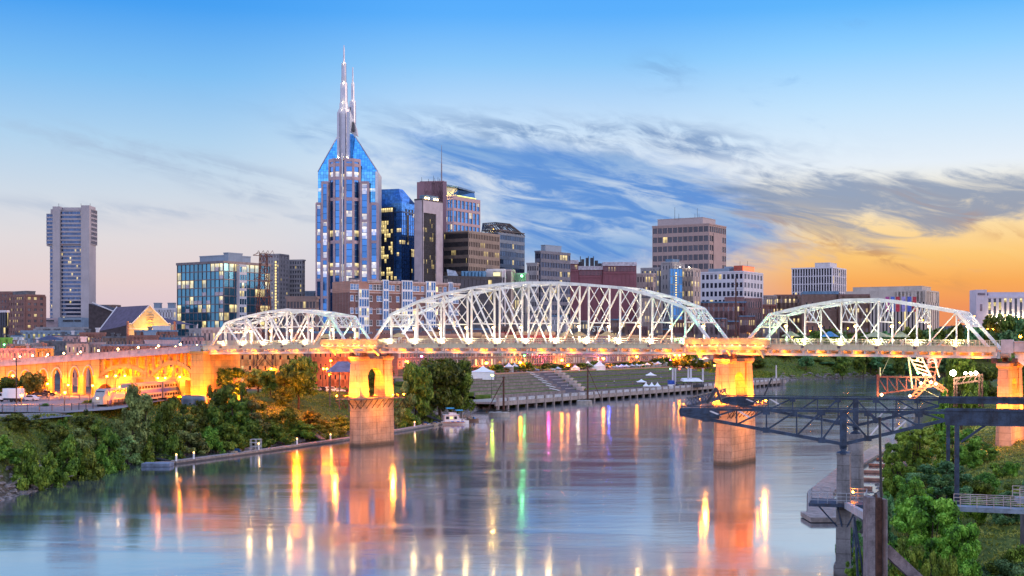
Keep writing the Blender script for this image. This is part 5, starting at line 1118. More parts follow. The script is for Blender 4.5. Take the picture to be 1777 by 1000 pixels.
# overlooks above the piers
def overlook(label, s0, s1, v0, v1, lbl_k):
    e = thing('overlook', label, 'balcony', tuple(bp_((s0 + s1) / 2, v0, 25)), None)
    z = zdeck((s0 + s1) / 2)
    def bx(q, a, c, d, f, z0, z1): q.hexa([bp_(a, d, z0), bp_(c, d, z0), bp_(c, f, z0), bp_(a, f, z0), bp_(a, d, z1), bp_(c, d, z1), bp_(c, f, z1), bp_(a, f, z1)])
    q = MB(); bx(q, s0, s1, v0, -1.35, z + .55, z + .95); bx(q, s0 + .6, s1 - .6, v0 + .5, -1.35, z + .1, z + .549); q.build('slab', conc_lt, e)
    q = MB(); n = 9
    for k in range(n):
        a, c = s0 + (s1 - s0) * k / n, s0 + (s1 - s0) * (k + 1) / n
        bx(q, a + .05, c - .05, v0, v0 + .14, z + 1.25, z + 2.35); bx(q, a, a + .2, v0 - .06, v0 + .2, z + .95, z + 2.5)
    bx(q, s1 - .2, s1, v0 - .06, v0 + .2, z + .95, z + 2.5); bx(q, s0, s1, v0 - .08, v0 + .22, z + 2.5, z + 2.62)
    for a in (s0, s1 - .14): bx(q, a, a + .14, v0 + .2, -1.5, z + 1.2, z + 2.4)
    q.build('parapet', mat('ochre_panel', (.5, .40, .22), .8, var=.15, vscale=1.2), e)
    q = MB()
    for k in range(3):
        s = s0 + (s1 - s0) * (.12 + .38 * k); q.hexa([bp_(s, v0 + .4, z + .1), bp_(s + .4, v0 + .4, z + .1), bp_(s + .4, 0, z - 1.7), bp_(s, 0, z - 1.7), bp_(s, v0 + .4, z + .099), bp_(s + .4, v0 + .4, z + .099), bp_(s + .4, -.2, z + .1), bp_(s, -.2, z + .1)])
    q.build('bracket', tw, e)
    for k in range(11):
        p = bp_(s0 + (s1 - s0) * (k + .5) / 11, v0 - .16, z + 1.0); q = MB(); q.lathe(p, [(0, -.16), (.2, 0), (0, .16)], 8); q.build('strip_lamp', BULB['faint'], e)
    for k in range(4): light('overlook_light', bp_(s0 + (s1 - s0) * (k + .5) / 4, v0 - 1.5, z + .6), 800, (1, .26, .003), .2, e, spot=140, aim=tuple(bp_(s0 + (s1 - s0) * (k + .5) / 4, 0, z + 1.8)))
    light('overlook_light', bp_((s0 + s1) / 2, v0 - .6, z - 2.6), 2200, (1, .2, .001), .2, e, spot=150, aim=tuple(bp_((s0 + s1) / 2, 1, z + 3)))
overlook('amber lit overlook balcony where left and centre trusses meet', -10.0, 8.6, -3.2, -1, 0)
overlook('amber lit overlook balcony where centre and right trusses meet', 91.6, 110.6, -3.2, -1, 1)
# piers
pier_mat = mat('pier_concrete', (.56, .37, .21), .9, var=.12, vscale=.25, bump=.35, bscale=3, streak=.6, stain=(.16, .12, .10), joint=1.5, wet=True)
def pier(label, s, zbase, sc=1.0, water=True, gallery=True, flood_p=17000, zlow=-3):
    e = thing('bridge_pier', label, 'bridge pier', tuple(bp_(s, GA / 2, max(zlow, 0))), 'piers of the river bridge')
    q = MB(); a, n0, n1 = 2.35 * sc, -2.5, GA + 1.9
    def base(t): return [bp_(s + x * t, v, 0) for x, v in ((-a, n0 + 1.7), (-a * .35, n0), (a * .98, n0), (a, n0 + .1), (a, n1 - .6), (a * .7, n1), (-a * .7, n1), (-a, n1 - .6))]
    lo, hi = [(p.x, p.y) for p in base(1.06)], [(p.x, p.y) for p in base(.96)]
    q.frustum(lo, zlow, hi, zbase)
    hi2 = [(p.x, p.y) for p in base(1.0)]; q.prism(hi2, zbase + .002, zbase + .5); q.build('base', mat('pier_base', (.50, .31, .22), .9, var=.14, vscale=.25, bump=.35, bscale=3, streak=.6, stain=(.15, .10, .08), joint=1.5, wet=True), e)
    zt = zdeck(s) - 1.9; zc = zt - 1.0
    q = MB(); hw = 1.15 * sc
    zi = zt - 6.0; v0, v1 = 1.75, GA - 1.75; nseg = 10; cv = (v0 + v1) / 2; rv = (v1 - v0) / 2 - .15
    for sgn in (0, 1):                                  # web above the arch, in strips
        pass
    pts = [(cv - rv * math.cos(math.pi * k / nseg), zi + rv * math.sin(math.pi * k / nseg) * .95) for k in range(nseg + 1)]
    for (va, za), (vc, zc_) in zip(pts[:-1], pts[1:]):
        q.hexa([bp_(s - hw, va, za), bp_(s + hw, va, za), bp_(s + hw, vc, zc_), bp_(s - hw, vc, zc_), bp_(s - hw, va, zt - .6), bp_(s + hw, va, zt - .6), bp_(s + hw, vc, zt - .6), bp_(s - hw, vc, zt - .6)])
    for va, vc, in ((v0 - 2.0, v0 - .15), (v1 + .15, v1 + 2.0)):
        q.hexa([bp_(s - hw * 1.1, va, zbase + .5), bp_(s + hw * 1.1, va, zbase + .5), bp_(s + hw * 1.1, vc + (.25 if vc < cv else 0), zbase + .5), bp_(s - hw * 1.1, vc + (.25 if vc < cv else 0), zbase + .5), bp_(s - hw, va, zt - .6), bp_(s + hw, va, zt - .6), bp_(s + hw, vc, zt - .6), bp_(s - hw, vc, zt - .6)])
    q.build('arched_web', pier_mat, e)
    for vc in (-.1, GA + .1):
        q = MB(); w0, w1, d0, d1 = 1.8 * sc, 1.4 * sc, 2.0, 1.6
        q.hexa([bp_(s + x * w0, vc + y * d0, zbase + .5) for x, y in ((-1, -1), (1, -1), (1, 1), (-1, 1))] + [bp_(s + x * w1, vc + y * d1, zc) for x, y in ((-1, -1), (1, -1), (1, 1), (-1, 1))])
        q.hexa([bp_(s + x * w1 * 1.06, vc + y * d1 * 1.06, zc) for x, y in ((-1, -1), (1, -1), (1, 1), (-1, 1))] + [bp_(s + x * w1 * 1.3, vc + y * d1 * 1.3, zc + .45) for x, y in ((-1, -1), (1, -1), (1, 1), (-1, 1))])
        q.hexa([bp_(s + x * w1 * 1.3, vc + y * d1 * 1.3, zc + .451) for x, y in ((-1, -1), (1, -1), (1, 1), (-1, 1))] + [bp_(s + x * w1 * 1.3, vc + y * d1 * 1.3, zt) for x, y in ((-1, -1), (1, -1), (1, 1), (-1, 1))])
        q.build('leg', pier_mat, e)
        q = MB(); q.cbox(bp_(s - 1.9, vc, zt + .5), ub, vb, (0, 0, 1), .5, .6, .5); q.cbox(bp_(s + 1.9, vc, zt + .5), ub, vb, (0, 0, 1), .5, .6, .5); q.cbox(bp_(s, vc, zt + .15), ub, vb, (0, 0, 1), 2.0, .9, .15); q.build('bearing', rust_steel, e)
    if gallery:
        z = zbase + .1; q = MB(); g0, g1 = -4.6, GA + 3.9; sp_ = a + 1.9
        for (s_a, s_b, va, vc) in ((s + a, s + sp_, g0, g1), (s - sp_, s - a, g0, g1), (s - a, s + a, g0, n0 - .1), (s - a, s + a, n1 + .1, g1)):
            q.hexa([bp_(s_a, va, z), bp_(s_b, va, z), bp_(s_b, vc, z), bp_(s_a, vc, z), bp_(s_a, va, z + .18), bp_(s_b, va, z + .18), bp_(s_b, vc, z + .18), bp_(s_a, vc, z + .18)])
        q.build('gallery_floor', wood, e)
        q = MB()
        for k in range(9):
            v = g0 + .2 + (g1 - g0 - .4) * k / 8
            q.bar(bp_(s + sp_ - .1, v, z), bp_(s + a - .05, v - .2, z - 2.3), .14, .14); q.bar(bp_(s - sp_ + .1, v, z), bp_(s - a + .05, v - .2, z - 2.3), .14, .14)
        for k in range(5):
            t = s - sp_ + 2 * sp_ * k / 4; q.bar(bp_(t, g0 + .1, z), bp_(max(s - a, min(s + a, t)), n0 + .1, z - 2.3), .14, .14)
        q.build('strut', rust_steel, e)
        q = MB()
        loop = [(s - sp_, g0), (s + sp_, g0), (s + sp_, g1), (s - sp_, g1), (s - sp_, g0)]
        for (sa, va), (sb, vc) in zip(loop[:-1], loop[1:]):
            n = 8
            for h in (.6, 1.1): q.bar(bp_(sa, va, z + h), bp_(sb, vc, z + h), .06, .06)
            for k in range(n): q.bar(bp_(sa + (sb - sa) * k / n, va + (vc - va) * k / n, z + .18), bp_(sa + (sb - sa) * k / n, va + (vc - va) * k / n, z + 1.1), .06, .06)
        q.build('gallery_railing', rust_steel, e)
        for sa, va in ((s - sp_ + .3, g0 + .5), (s + sp_ - .3, g1 - .4), (s + sp_ - .4, GA - 1.2)):
            p = bp_(sa, va, z + .95); q = MB(); q.lathe(p, [(0, -.22), (.22, 0), (0, .22)], 8); q.build('gallery_lamp', BULB['sodium'], e); light('gallery_light', p + Vector((0, 0, .5)), 60, LCOL['sodium'], .25, e)
    c = (1, .2, .001)
    light('pier_flood', bp_(s - .6, -5.0, zbase + .9), flood_p, c, .25, e, spot=120, aim=tuple(bp_(s, 0, zbase + 6)))
    light('pier_flood', bp_(s + 5.0, 1.0, zbase + .9), flood_p * .9, c, .25, e, spot=130, aim=tuple(bp_(s, 3, zbase + 6)))
    light('pier_flood', bp_(s + 4.6, GA + .6, zbase + .8), flood_p * .9, c, .25, e, spot=120, aim=tuple(bp_(s, GA, zbase + 5)))
    light('pier_flood', bp_(s, GA * .5, zbase + 1.2), flood_p * .5, c, .25, e, spot=150, aim=tuple(bp_(s, GA * .5, zbase + 12)))
    light('pier_glow', bp_(s + 7.0, 5.0, zbase - 2), flood_p * (.15 if gallery else .35), (1, .34, .03), .4, e); light('pier_glow', bp_(s - 1, -8.5, zbase - 2), flood_p * .10, (1, .34, .03), .4, e)  # added fill lights: warm spill on pier base and bank, no fixture
    return e
pier('stone bridge pier in the river under the left truss joint', .2, 11.9)
pier('stone bridge pier in the river under the right truss joint', 99.9, 12.4)
pr = pier('stone bridge pier on the grassy right bank', 157.6, 10.5, .66, gallery=False, flood_p=11000, zlow=6)
# approach at the right end
e = thing('approach_span', 'concrete approach of the bridge with an orange lit brace at the right edge', 'bridge', tuple(bp_(165, GA / 2, 24)))
def bx(q, a, c, d, f, z0, z1): q.hexa([bp_(a, d, z0), bp_(c, d, z0), bp_(c, f, z0), bp_(a, f, z0), bp_(a, d, z1), bp_(c, d, z1), bp_(c, f, z1), bp_(a, f, z1)])
q = MB(); z = zdeck(158); bx(q, 157.2, 225, -.8, GA + .8, z + .2, z + .8); q.build('deck', conc_lt, e)
q = MB(); bx(q, 157.2, 225, -1.4, -1.0, z + .3, z + 2.2); bx(q, 157.2, 225, GA + 1, GA + 1.4, z + .3, z + 2.2); bx(q, 157.2, 159.4, -1.7, -.7, z + .1, z + 2.7); bx(q, 157.2, 225, -1.55, -.9, z + 2.2, z + 2.4); q.build('parapet', mat('blue_concrete', (.40, .40, .42), .85, var=.1, streak=.3), e)
q = MB(); bx(q, 159.5, 225, -.4, .4, z - 1.2, z + .2); bx(q, 159.5, 225, GA - .4, GA + .4, z - 1.2, z + .2); q.build('girder', tw, e)
q = MB()
for v in (0, GA): q.bar(bp_(160, v, z - 1.0), bp_(172, v, z - 10), .5, .8); q.bar(bp_(172, v, z - 10), bp_(186, v, z - 1.0), .5, .8); q.bar(bp_(172, v, z - 10), bp_(225, v, z - 10), .5, .8)
q.build('brace', tw, e)
light('approach_light', bp_(164, -3, z - 7), 1500, LCOL['sodium'], .3, e); light('approach_light', bp_(170, -5, z - 3), 1200, LCOL['sodium'], .3, e)
# ------------------------------------------------------------------ viaduct on the left bank
e = thing('viaduct', 'floodlit concrete viaduct with arches running left from the bridge', 'bridge', tuple(bp_(-100, 0, 10)))
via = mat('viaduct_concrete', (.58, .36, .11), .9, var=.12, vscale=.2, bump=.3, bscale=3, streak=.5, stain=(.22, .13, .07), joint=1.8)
def ztop(s): return 25.8 + (s + 55) * .056
def seg(q, sa, sb, va, vc, z0a, z0b, z1a, z1b): q.hexa([bp_(sa, va, z0a), bp_(sb, va, z0b), bp_(sb, vc, z0b), bp_(sa, vc, z0a), bp_(sa, va, z1a), bp_(sb, va, z1b), bp_(sb, vc, z1b), bp_(sa, vc, z1a)])
q = MB(); S0, S1 = -190.0, -54.0; n = 34
for k in range(n):
    a, c = S0 + (S1 - S0) * k / n, S0 + (S1 - S0) * (k + 1) / n
    seg(q, a, c, -.6, GA + .6, ztop(a) - 1.6, ztop(c) - 1.6, ztop(a) - 1.0, ztop(c) - 1.0)
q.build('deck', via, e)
for v0, v1 in ((-1.3, -.9), (GA + .9, GA + 1.3)):
    q = MB()
    for k in range(n):
        a, c = S0 + (S1 - S0) * k / n, S0 + (S1 - S0) * (k + 1) / n
        seg(q, a, c, v0, v1, ztop(a) - 1.9, ztop(c) - 1.9, ztop(a) - .95, ztop(c) - .95); seg(q, a + .3, c - .3, v0 + .05, v1 - .05, ztop(a) - .95, ztop(c) - .95, ztop(a) - .1, ztop(c) - .1); seg(q, a, a + .3, v0 - .05, v1 + .05, ztop(a) - .95, ztop(a) - .95, ztop(a) + .05, ztop(a) + .05); seg(q, a, c, v0 - .08, v1 + .08, ztop(a) - .099, ztop(c) - .099, ztop(a) + .04, ztop(c) + .04)
    q.build('parapet', mat('lilac_concrete', (.42, .38, .40), .85, var=.1, streak=.25), e)
def arched(q, sa, sb, v, th, zb, zspring, zcrown, ztp, nn_=12, ra=None):
    """wall strip between sa and sb with one arched opening of full width"""
    m = (sa + sb) / 2; r = (sb - sa) / 2
    for k in range(nn_):
        t0, t1 = math.pi * k / nn_, math.pi * (k + 1) / nn_
        a, c = m - r * math.cos(t0), m - r * math.cos(t1); za, zc = zspring + (zcrown - zspring) * math.sin(t0), zspring + (zcrown - zspring) * math.sin(t1)
        seg(q, a, c, v, v + th, za, zc, ztp(a), ztp(c))
tp = lambda s: ztop(s) - 1.9
pil = [sat(p) for p in (173, 118, 64)] + [sat(64) - 14.5 * k for k in range(1, 5)]
for v, th in ((-.75, .9), (GA - .15, .9)):
    q = MB(); pq = MB(); tr = MB()
    for sb, sa in zip(pil[:-1], pil[1:]):
        m = (sa + sb) / 2; zg = 9.6
        cols = [sa, m, sb]
        for cN in (m,): seg(q, cN - .75, cN + .75, v, v + th, zg, zg, tp(cN - .75), tp(cN + .75))
        seg(q, sa + .9, sa + 1.7, v, v + th, zg, zg, tp(sa + .9), tp(sa + 1.7)); seg(q, sb - 1.7, sb - .9, v, v + th, zg, zg, tp(sb - 1.7), tp(sb - .9))
        for a, c in ((sa + 1.7, m - .75), (m + .75, sb - 1.7)):
            zs = tp(a) - 4.6; arched(q, a, c, v, th, zg, zs, zs + 3.2, tp)
            if v < 0:
                mm_, r_ = (a + c) / 2, (c - a) / 2
                for k in range(12):
                    t0, t1 = math.pi * k / 12, math.pi * (k + 1) / 12; P_ = [bp_(mm_ - r_ * math.cos(t), v - .12, zs + 3.2 * math.sin(t)) for t in (t0, t1)]; tr.bar(P_[0], P_[1], .3, .28, vb)
    for s in pil: seg(pq, s - .9, s + .9, v - .3, v + th + .3, 9.4, 9.4, tp(s - .9) + .1, tp(s + .9) + .1)
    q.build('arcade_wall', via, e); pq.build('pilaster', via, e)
    if v < 0: tr.build('arch_moulding', conc_lt, e)
# two open spandrel arch spans
ar = [(sat(176), sat(260)), (sat(264), sat(342))]
for v in (-.6, GA * .5 - .4, GA - .2):
    q, cq = MB(), MB()
    for sa, sb in ar:
        m, r = (sa + sb) / 2, (sb - sa) / 2; za, zc = 17.2, tp(m) - 2.2; N = 16
        zf = lambda s: za + (zc - za) * (1 - ((s - m) / r) ** 2)
        for k in range(N):
            a, c = sa + (sb - sa) * k / N, sa + (sb - sa) * (k + 1) / N; seg(q, a, c, v, v + .8, zf(a) - .75, zf(c) - .75, zf(a) + .35, zf(c) + .35)
        for k in range(6):
            s = sa + (sb - sa) * (k + .3) / 5.6
            if sa < s < sb: seg(cq, s - .42, s + .42, v + .1, v + .7, zf(s) - .2 if abs(s - m) < r * .9 else 16.5, zf(s) - .2 if abs(s - m) < r * .9 else 16.5, tp(s), tp(s))
        for k in range(5):
            s = sa + (sb - sa) * (k + .8) / 5.6; 
            if s < sb - 1: seg(cq, s - .3, s + .3, v + .15, v + .65, 16.6, 16.6, zf(s) - .7, zf(s) - .7)
        seg(cq, sa, sb, v - .05, v + .85, tp(sa) - .1, tp(sb) - .1, tp(sa) + .3, tp(sb) + .3); seg(cq, sa - .5, sb + .5, v + .05, v + .75, 16.0, 16.0, 16.8, 16.8)
    q.build('arch_rib', via, e); cq.build('spandrel_column', via, e)
q = MB()
for sa, sb in ((sat(172), sat(243)), (sat(257), sat(328))):
    m = (sa + sb) / 2; v, th = -1.6, GA + 3
    for s0_, s1_ in ((sa, sa + 1.2), (m - .9, m + .9), (sb - 1.2, sb)): seg(q, s0_, s1_, v, v + th, 9.4, 9.4, 16.2, 16.2)
    for a, c in ((sa + 1.2, m - .9), (m + .9, sb - 1.2)): arched(q, a, c, v, th, 9.4, 11.6, 14.6, lambda s: 16.2, 10)
q.build('lower_arcade', via, e)
q = MB(); s = sat(350); seg(q, s - 2.2, s + 2.6, -2.0, GA + 2, 8, 8, ztop(s) - 2.4, ztop(s) - 2.4); seg(q, s - 2.6, s + 3.0, -2.3, GA + 2.3, ztop(s) - 2.399, ztop(s) - 2.399, ztop(s) - 1.7, ztop(s) - 1.7); q.build('end_pier', via, e)
def vl(s, v, z, p, c=(1, .19, .001), r=.25, sp=None, aim=None): light('viaduct_flood', bp_(s, v, z), p, c, r, e, spot=sp, aim=aim)
for sb, sa in zip(pil[:-1], pil[1:]):
    m = (sa + sb) / 2
    for s in (sa + 1.2, m, sb - 1.2): vl(s, -2.2, tp(s) - 5.4, 800, (1, .28, .003))
    vl(m, 5, 11.5, 9180); vl(m, GA + 9, 13, 9000); vl((m + sb) / 2, -7, 12, 2295); vl((m + sa) / 2, -7, 12, 2295)
for sa, sb in ar:
    m = (sa + sb) / 2
    for s in (sa + 3, m, sb - 3): vl(s, 2.6, 17.6, 2890); vl(s, 8, 17.6, 4080)
    vl(m, -6, 17.5, 595); vl(m, 3, 11.5, 6120); vl((sa + m) / 2, -6, 12.5, 1989); vl((sb + m) / 2, -6, 12.5, 1989)
vl(sat(346), -4.6, 10.6, 7000, (1, .28, .003)); vl(sat(380), GA, 11, 12240); vl(sat(420), GA + 12, 13, 16320); vl(sat(480), GA + 22, 14, 16320); vl(sat(392), 5, 12, 14280); vl(sat(372), -4, 13, 8160)
def lamp_on(q_, s, v): 
    z = ztop(s); p = bp_(s, v, z + .35); q = MB(); q.tube(bp_(s, v, z + .04), p, .12, .12, 6); f = q.build('parapet_lamp', dark_steel, e); q = MB(); q.lathe(p + Vector((0, 0, .25)), [(0, -.25), (.3, -.1), (.3, .1), (0, .38)], 8); q.build('lamp_globe', BULB['warm'], f)
for px in (-8, 40, 62, 88, 116, 145, 176, 210, 245, 280, 318): lamp_on(q, sat(px), -1.1)
for px in (20, 75, 130, 200, 266, 300, 337): lamp_on(q, sat(px, GA), GA + 1.1)
light('bridge_street_light', bp_(sat(22), 5, 24), 1500, LCOL['warm'], .3, e)
# ------------------------------------------------------------------ riverfront: dock, terraces, stairs
wd = Vector((.49, .8717)); nd = Vector((-.8717, .49)); D0 = Vector((12, 566))
def rp(t, d, z=0.0): p = D0 + wd * t + nd * d; return Vector((p.x, p.y, z))
def rbox(q, t0, t1, d0, d1, z0, z1): q.hexa([rp(t0, d0, z0), rp(t0, d1, z0), rp(t1, d1, z0), rp(t1, d0, z0), rp(t0, d0, z1), rp(t0, d1, z1), rp(t1, d1, z1), rp(t1, d0, z1)][0:0] or [rp(t0, d0, z0), rp(t1, d0, z0), rp(t1, d1, z0), rp(t0, d1, z0), rp(t0, d0, z1), rp(t1, d0, z1), rp(t1, d1, z1), rp(t0, d1, z1)])
def rt(px, d):
    k = (px - CX) / F; o = D0 + nd * d; return (k * o.y - o.x) / (wd.x - k * wd.y)
e = thing('river_wharf', 'long concrete wharf on piles with pale fence panels along the far bank', 'wharf', tuple(rp(150, 5, 3)))
dockm = mat('wharf_concrete', (.30, .26, .25), .9, var=.15, vscale=.3, streak=.4)
q = MB(); rbox(q, -42, 332, -2.2, 18, 2.2, 3.0); rbox(q, -42, 332, -2.5, -1.9, 1.4, 3.1); q.build('deck', dockm, e)
for k in range(47):
    q = MB(); fq = MB()
    t = -40 + k * 8; rbox(q, t - .4, t + .4, -2.7, -1.7, -2.5, 4.5); rbox(q, t - .5, t + .5, -2.8, -1.6, 4.49, 4.7); q.build('pile', dockm, e)
    if k < 46:
        for j in range(9): rbox(fq, t + .7 + j * .74, t + 1.25 + j * .74, -2.25, -2.1, 3.2, 4.2)
        rbox(fq, t + .4, t + 7.6, -2.3, -2.05, 4.2, 4.32)
        fq.build('fence_panel', mat('pale_blue_rail', (.42, .46, .52), .5, metal=.2), e)
lawn = bpy.data.materials.new('lawn'); lawn.use_nodes = True; b = NB(lawn.node_tree); bs = lawn.node_tree.nodes['Principled BSDF']; o = b.n('ShaderNodeTexCoord').outputs['Object']
b.put(bs.inputs['Base Color'], b.mix(b.sm(b.noise(o, .5, 6, .65), .35, .65), (.06, .10, .02, 1), (.14, .17, .045, 1))); bs.inputs['Roughness'].default_value = 1.0; bs.inputs['Specular IOR Level'].default_value = .1
stone_w = mat('terrace_stone', (.19, .16, .165), .9, var=.2, vscale=.5, bump=.4, bscale=2)
gq, wq = MB(), MB(); NS = 7; HS = 1.05; sq, hq, eq = MB(), MB(), MB(); dq = MB(); cks = []
for k in range(NS):
    d0 = 18 + k * 8.3; d1 = d0 + 8.3; z = 3.2 + (k + 1) * HS; ta, tb = rt(968 - 7 * k, d0 + 4), rt(1004 - 6.5 * k, d0 + 4)
    for a, c, full in ((-10, ta, True), (tb, 330, False)):
        rbox(gq, a, c, d0 + .6, d1, z - 1.6, z)
        if full: rbox(wq, a, c, d0 - .1, d0 + .62, z - 1.9, z + .12)
        else: rbox(dq, a, c, d0 - 1.6, d0 + .59, z - 2.0, z - (.02 if k % 2 else .5))
    for j in range(4): rbox(sq, ta + .05, tb - .05, d0 + j * 2.07, d1 + .2, z - HS - 1 + j * .02, z - HS + (j + 1) * HS / 4)
    cq = MB(); rbox(cq, tb - 2.2, tb + .8, d0 + 1, d0 + 4, z - 2, z + 1.3); cks.append(cq); hq.bar(rp(ta, d0, z + .9), rp(tb, d0, z + .9), .12, .14); eq.bar(rp(ta - 3.5, d0, z - .2), rp(ta - .3, d1, z + HS), .25, .25)
tag(gq.build('lawn_terrace', lawn), 'grass terraces stepping up from the wharf', kind='structure')
tag(dq.build('terrace_path', mat('plum_paving', (.12, .105, .125), .9, var=.2)), 'dark paved strips between the grass terraces', kind='structure')
tag(wq.build('terrace_wall', stone_w), 'low stone retaining walls of the grass terraces', 'retaining wall')
e = tag(sq.build('river_stairs', mat('dark_stair', (.11, .10, .125), .9, var=.15)), 'broad dark stairs climbing between the grass terraces', 'stairs')
[cq.build('cheek_block', tan_c, e) for cq in cks]; hq.build('handrail', mat('pale_metal', ()), e)
tag(eq.build('path_edging', white_plain), 'white slanting edging strips beside the dark river stairs', 'edging')
q = MB(); rbox(q, -10, 332, 78, 80, 10, 11.2)
for k in range(60): rbox(q, -10 + 5.7 * k, -9.7 + 5.7 * k, 79, 79.2, 11.2, 12.3)
q.bar(rp(-10, 79.1, 12.3), rp(332, 79.1, 12.3), .1, .1); tag(q.build('promenade_wall', sal_brick), 'low wall and railing along the top of the grass terraces', 'railing wall')
def YD(px, d): return (D0 + wd * rt(px, d) + nd * d).y
# tents
def tent(label, px, py_base, Y, wpx, hpx, peaks=1, walls=True, cm=None, group=None, legs=True):
    w_ = wpx / F * Y; h_ = hpx / F * Y; z = zat(py_base, Y); x = xat(px, Y); cm = cm or white_plain
    e = thing('event_tent', label, 'tent', (x, Y, z), group); ev = h_ * .55; q = MB(); n = peaks; dpt = max(w_ / n, 3.0)
    for k in range(n):
        a, c = x - w_ / 2 + w_ * k / n, x - w_ / 2 + w_ * (k + 1) / n; m = (a + c) / 2
        prof = [(1.0, ev), (.55, ev + (h_ - ev) * .28), (.22, ev + (h_ - ev) * .66), (.03, h_)]
        for (r0, z0), (r1, z1) in zip(prof[:-1], prof[1:]):
            hx, hy = (c - a) / 2, dpt / 2; P0 = [(m - hx * r0, Y - hy * r0), (m + hx * r0, Y - hy * r0), (m + hx * r0, Y + hy * r0), (m - hx * r0, Y + hy * r0)]; P1 = [(m - hx * r1, Y - hy * r1), (m + hx * r1, Y - hy * r1), (m + hx * r1, Y + hy * r1), (m - hx * r1, Y + hy * r1)]
            for i in range(4): j = (i + 1) % 4; q.face([(*P0[i], z + z0), (*P0[j], z + z0), (*P1[j], z + z1), (*P1[i], z + z1)])
        q.box(a, c, Y - dpt / 2 - .04, Y - dpt / 2, z + ev - .35, z + ev + .02)
    q.build('canopy', cm, e); 
    for k in range(n + 1):
        q = MB(); xx_ = x - w_ / 2 + w_ * k / n; xx_ = min(max(xx_, x - w_ / 2 + .08), x + w_ / 2 - .08); q.tube((xx_, Y - dpt / 2 + .1, z - .6), (xx_, Y - dpt / 2 + .1, z + ev), .06); q.build('leg', mat('pale_metal', ()), e)
    for sx in (-1, 1):
        q = MB(); q.tube((x + sx * (w_ / 2 - .08), Y + dpt / 2 - .1, z - .6), (x + sx * (w_ / 2 - .08), Y + dpt / 2 - .1, z + ev), .06); q.build('leg', mat('pale_metal', ()), e)
    if walls:
        q = MB(); q.box(x - w_ / 2 + .1, x + w_ / 2 - .1, Y + dpt / 2 - .1, Y + dpt / 2 - .05, z - .5, z + ev)
        if walls == 2: q.box(x - w_ / 2 + .1, x + w_ / 2 - .1, Y - dpt / 2 + .05, Y - dpt / 2 + .1, z - .5, z + ev)
        q.build('side_wall', white_plain, e)
    return e
tent('large white marquee right of the big riverside trees', 838, 657, YD(838, 62), 40, 22, 1, 2)
tent('white peaked tent on the promenade left of the dark stairs', 883, 645, YD(883, 80.5), 17, 16, 1, 1)
tent('small white tent tucked behind the promenade tent', 893, 643, YD(893, 84), 13, 14, 1, 1)
tent('white tent with a dark figure crowd right of the dark stairs', 998, 645, YD(998, 81), 16, 12, 1, 2)
tent('big twin-peaked white marquee above the terraces', 1030, 645, YD(1030, 81), 40, 19, 2, 2)
tent('white hexagonal tent standing alone on the grass terraces', 1129, 657, YD(1129, 48), 19, 11, 1, 2)
tent('flat white canopy on the lower terrace', 1113, 668, YD(1113, 26), 17, 10, 1, False)
tent('white tent with three peaks on the wharf', 1131, 678, YD(1131, 9), 30, 15, 3, 1)
for k, (px, py) in enumerate(((958, 645), (968, 644), (1062, 641), (1070, 641), (1078, 640), (1087, 640), (1096, 639), (1105, 639), (1114, 638), (1123, 637), (1132, 636), (1142, 635), (1152, 634), (1204, 629), (1214, 628), (1224, 627))):
    tent(('small white stall tent on the promenade, %s from the left behind the terraces' % ORD[k]), px, py, YD(px, 81), 12, 8, 1, 1, group='stall tents on the promenade')
q_ = [(928, 'blue awning stall left of the crimson house', (.2, .35, .6)), (950, 'yellow-lit stall on the promenade above the stairs', (.7, .45, .1))]
for px, lb, cc in q_: tent(lb, px, 646, YD(px, 82), 16, 8, 1, 1, cm=mat('awning_%d' % px, cc, .7))
# stage
Ys = 716
e = thing('open_stage', 'open stage with a pale flat roof, rigging and blue-white side box on the wharf', 'stage', (xat(1195, Ys), Ys, 3))
z0 = 3.0; q = MB(); p = [Vector((xat(a, Ys + b_), Ys + b_, zat(c, Ys))) for a, b_, c in ((1172, 0, 663), (1206, 14, 656), (1222, 12, 660), (1196, -3, 665))]
q.hexa([Vector((xat(1184, Ys), Ys - 4, zat(662, Ys))), Vector((xat(1219, Ys), Ys - 4, zat(662, Ys))), Vector((xat(1219, Ys), Ys + 9, zat(661, Ys))), Vector((xat(1184, Ys), Ys + 9, zat(661, Ys))), Vector((xat(1186, Ys), Ys - 3, zat(659.5, Ys))), Vector((xat(1212, Ys), Ys - 3, zat(656.5, Ys))), Vector((xat(1212, Ys), Ys + 8, zat(656.5, Ys))), Vector((xat(1186, Ys), Ys + 8, zat(657, Ys)))]); q.build('roof', white_plain, e)
q = MB()
for a in (1173, 1185, 1196, 1208, 1220): q.tube((xat(a, Ys), Ys - 3, 3), (xat(a, Ys), Ys - 3, zat(663, Ys)), .18)
for k in range(8): q.bar((xat(1171 + k * 6, Ys), Ys - 3.2, zat(664, Ys)), (xat(1177 + k * 6, Ys), Ys - 3.2, zat(667, Ys)), .12, .12)
q.bar((xat(1171, Ys), Ys - 3.2, zat(664, Ys)), (xat(1221, Ys), Ys - 3.2, zat(664, Ys)), .2, .2); q.bar((xat(1171, Ys), Ys - 3.2, zat(667, Ys)), (xat(1221, Ys), Ys - 3.2, zat(667, Ys)), .2, .2); q.build('rigging', dark_steel, e)
q = MB(); q.box(xat(1158, Ys), xat(1168.5, Ys), Ys - 6, Ys - 1, zat(666.5, Ys), zat(660, Ys)); q.build('blue_box', mat('blue_tarp', (.03, .08, .38), .7), e)
q = MB(); q.box(xat(1158.5, Ys), xat(1168, Ys), Ys - 5.8, Ys - 1.2, 3, zat(666.6, Ys)); q.build('white_box', white_plain, e)
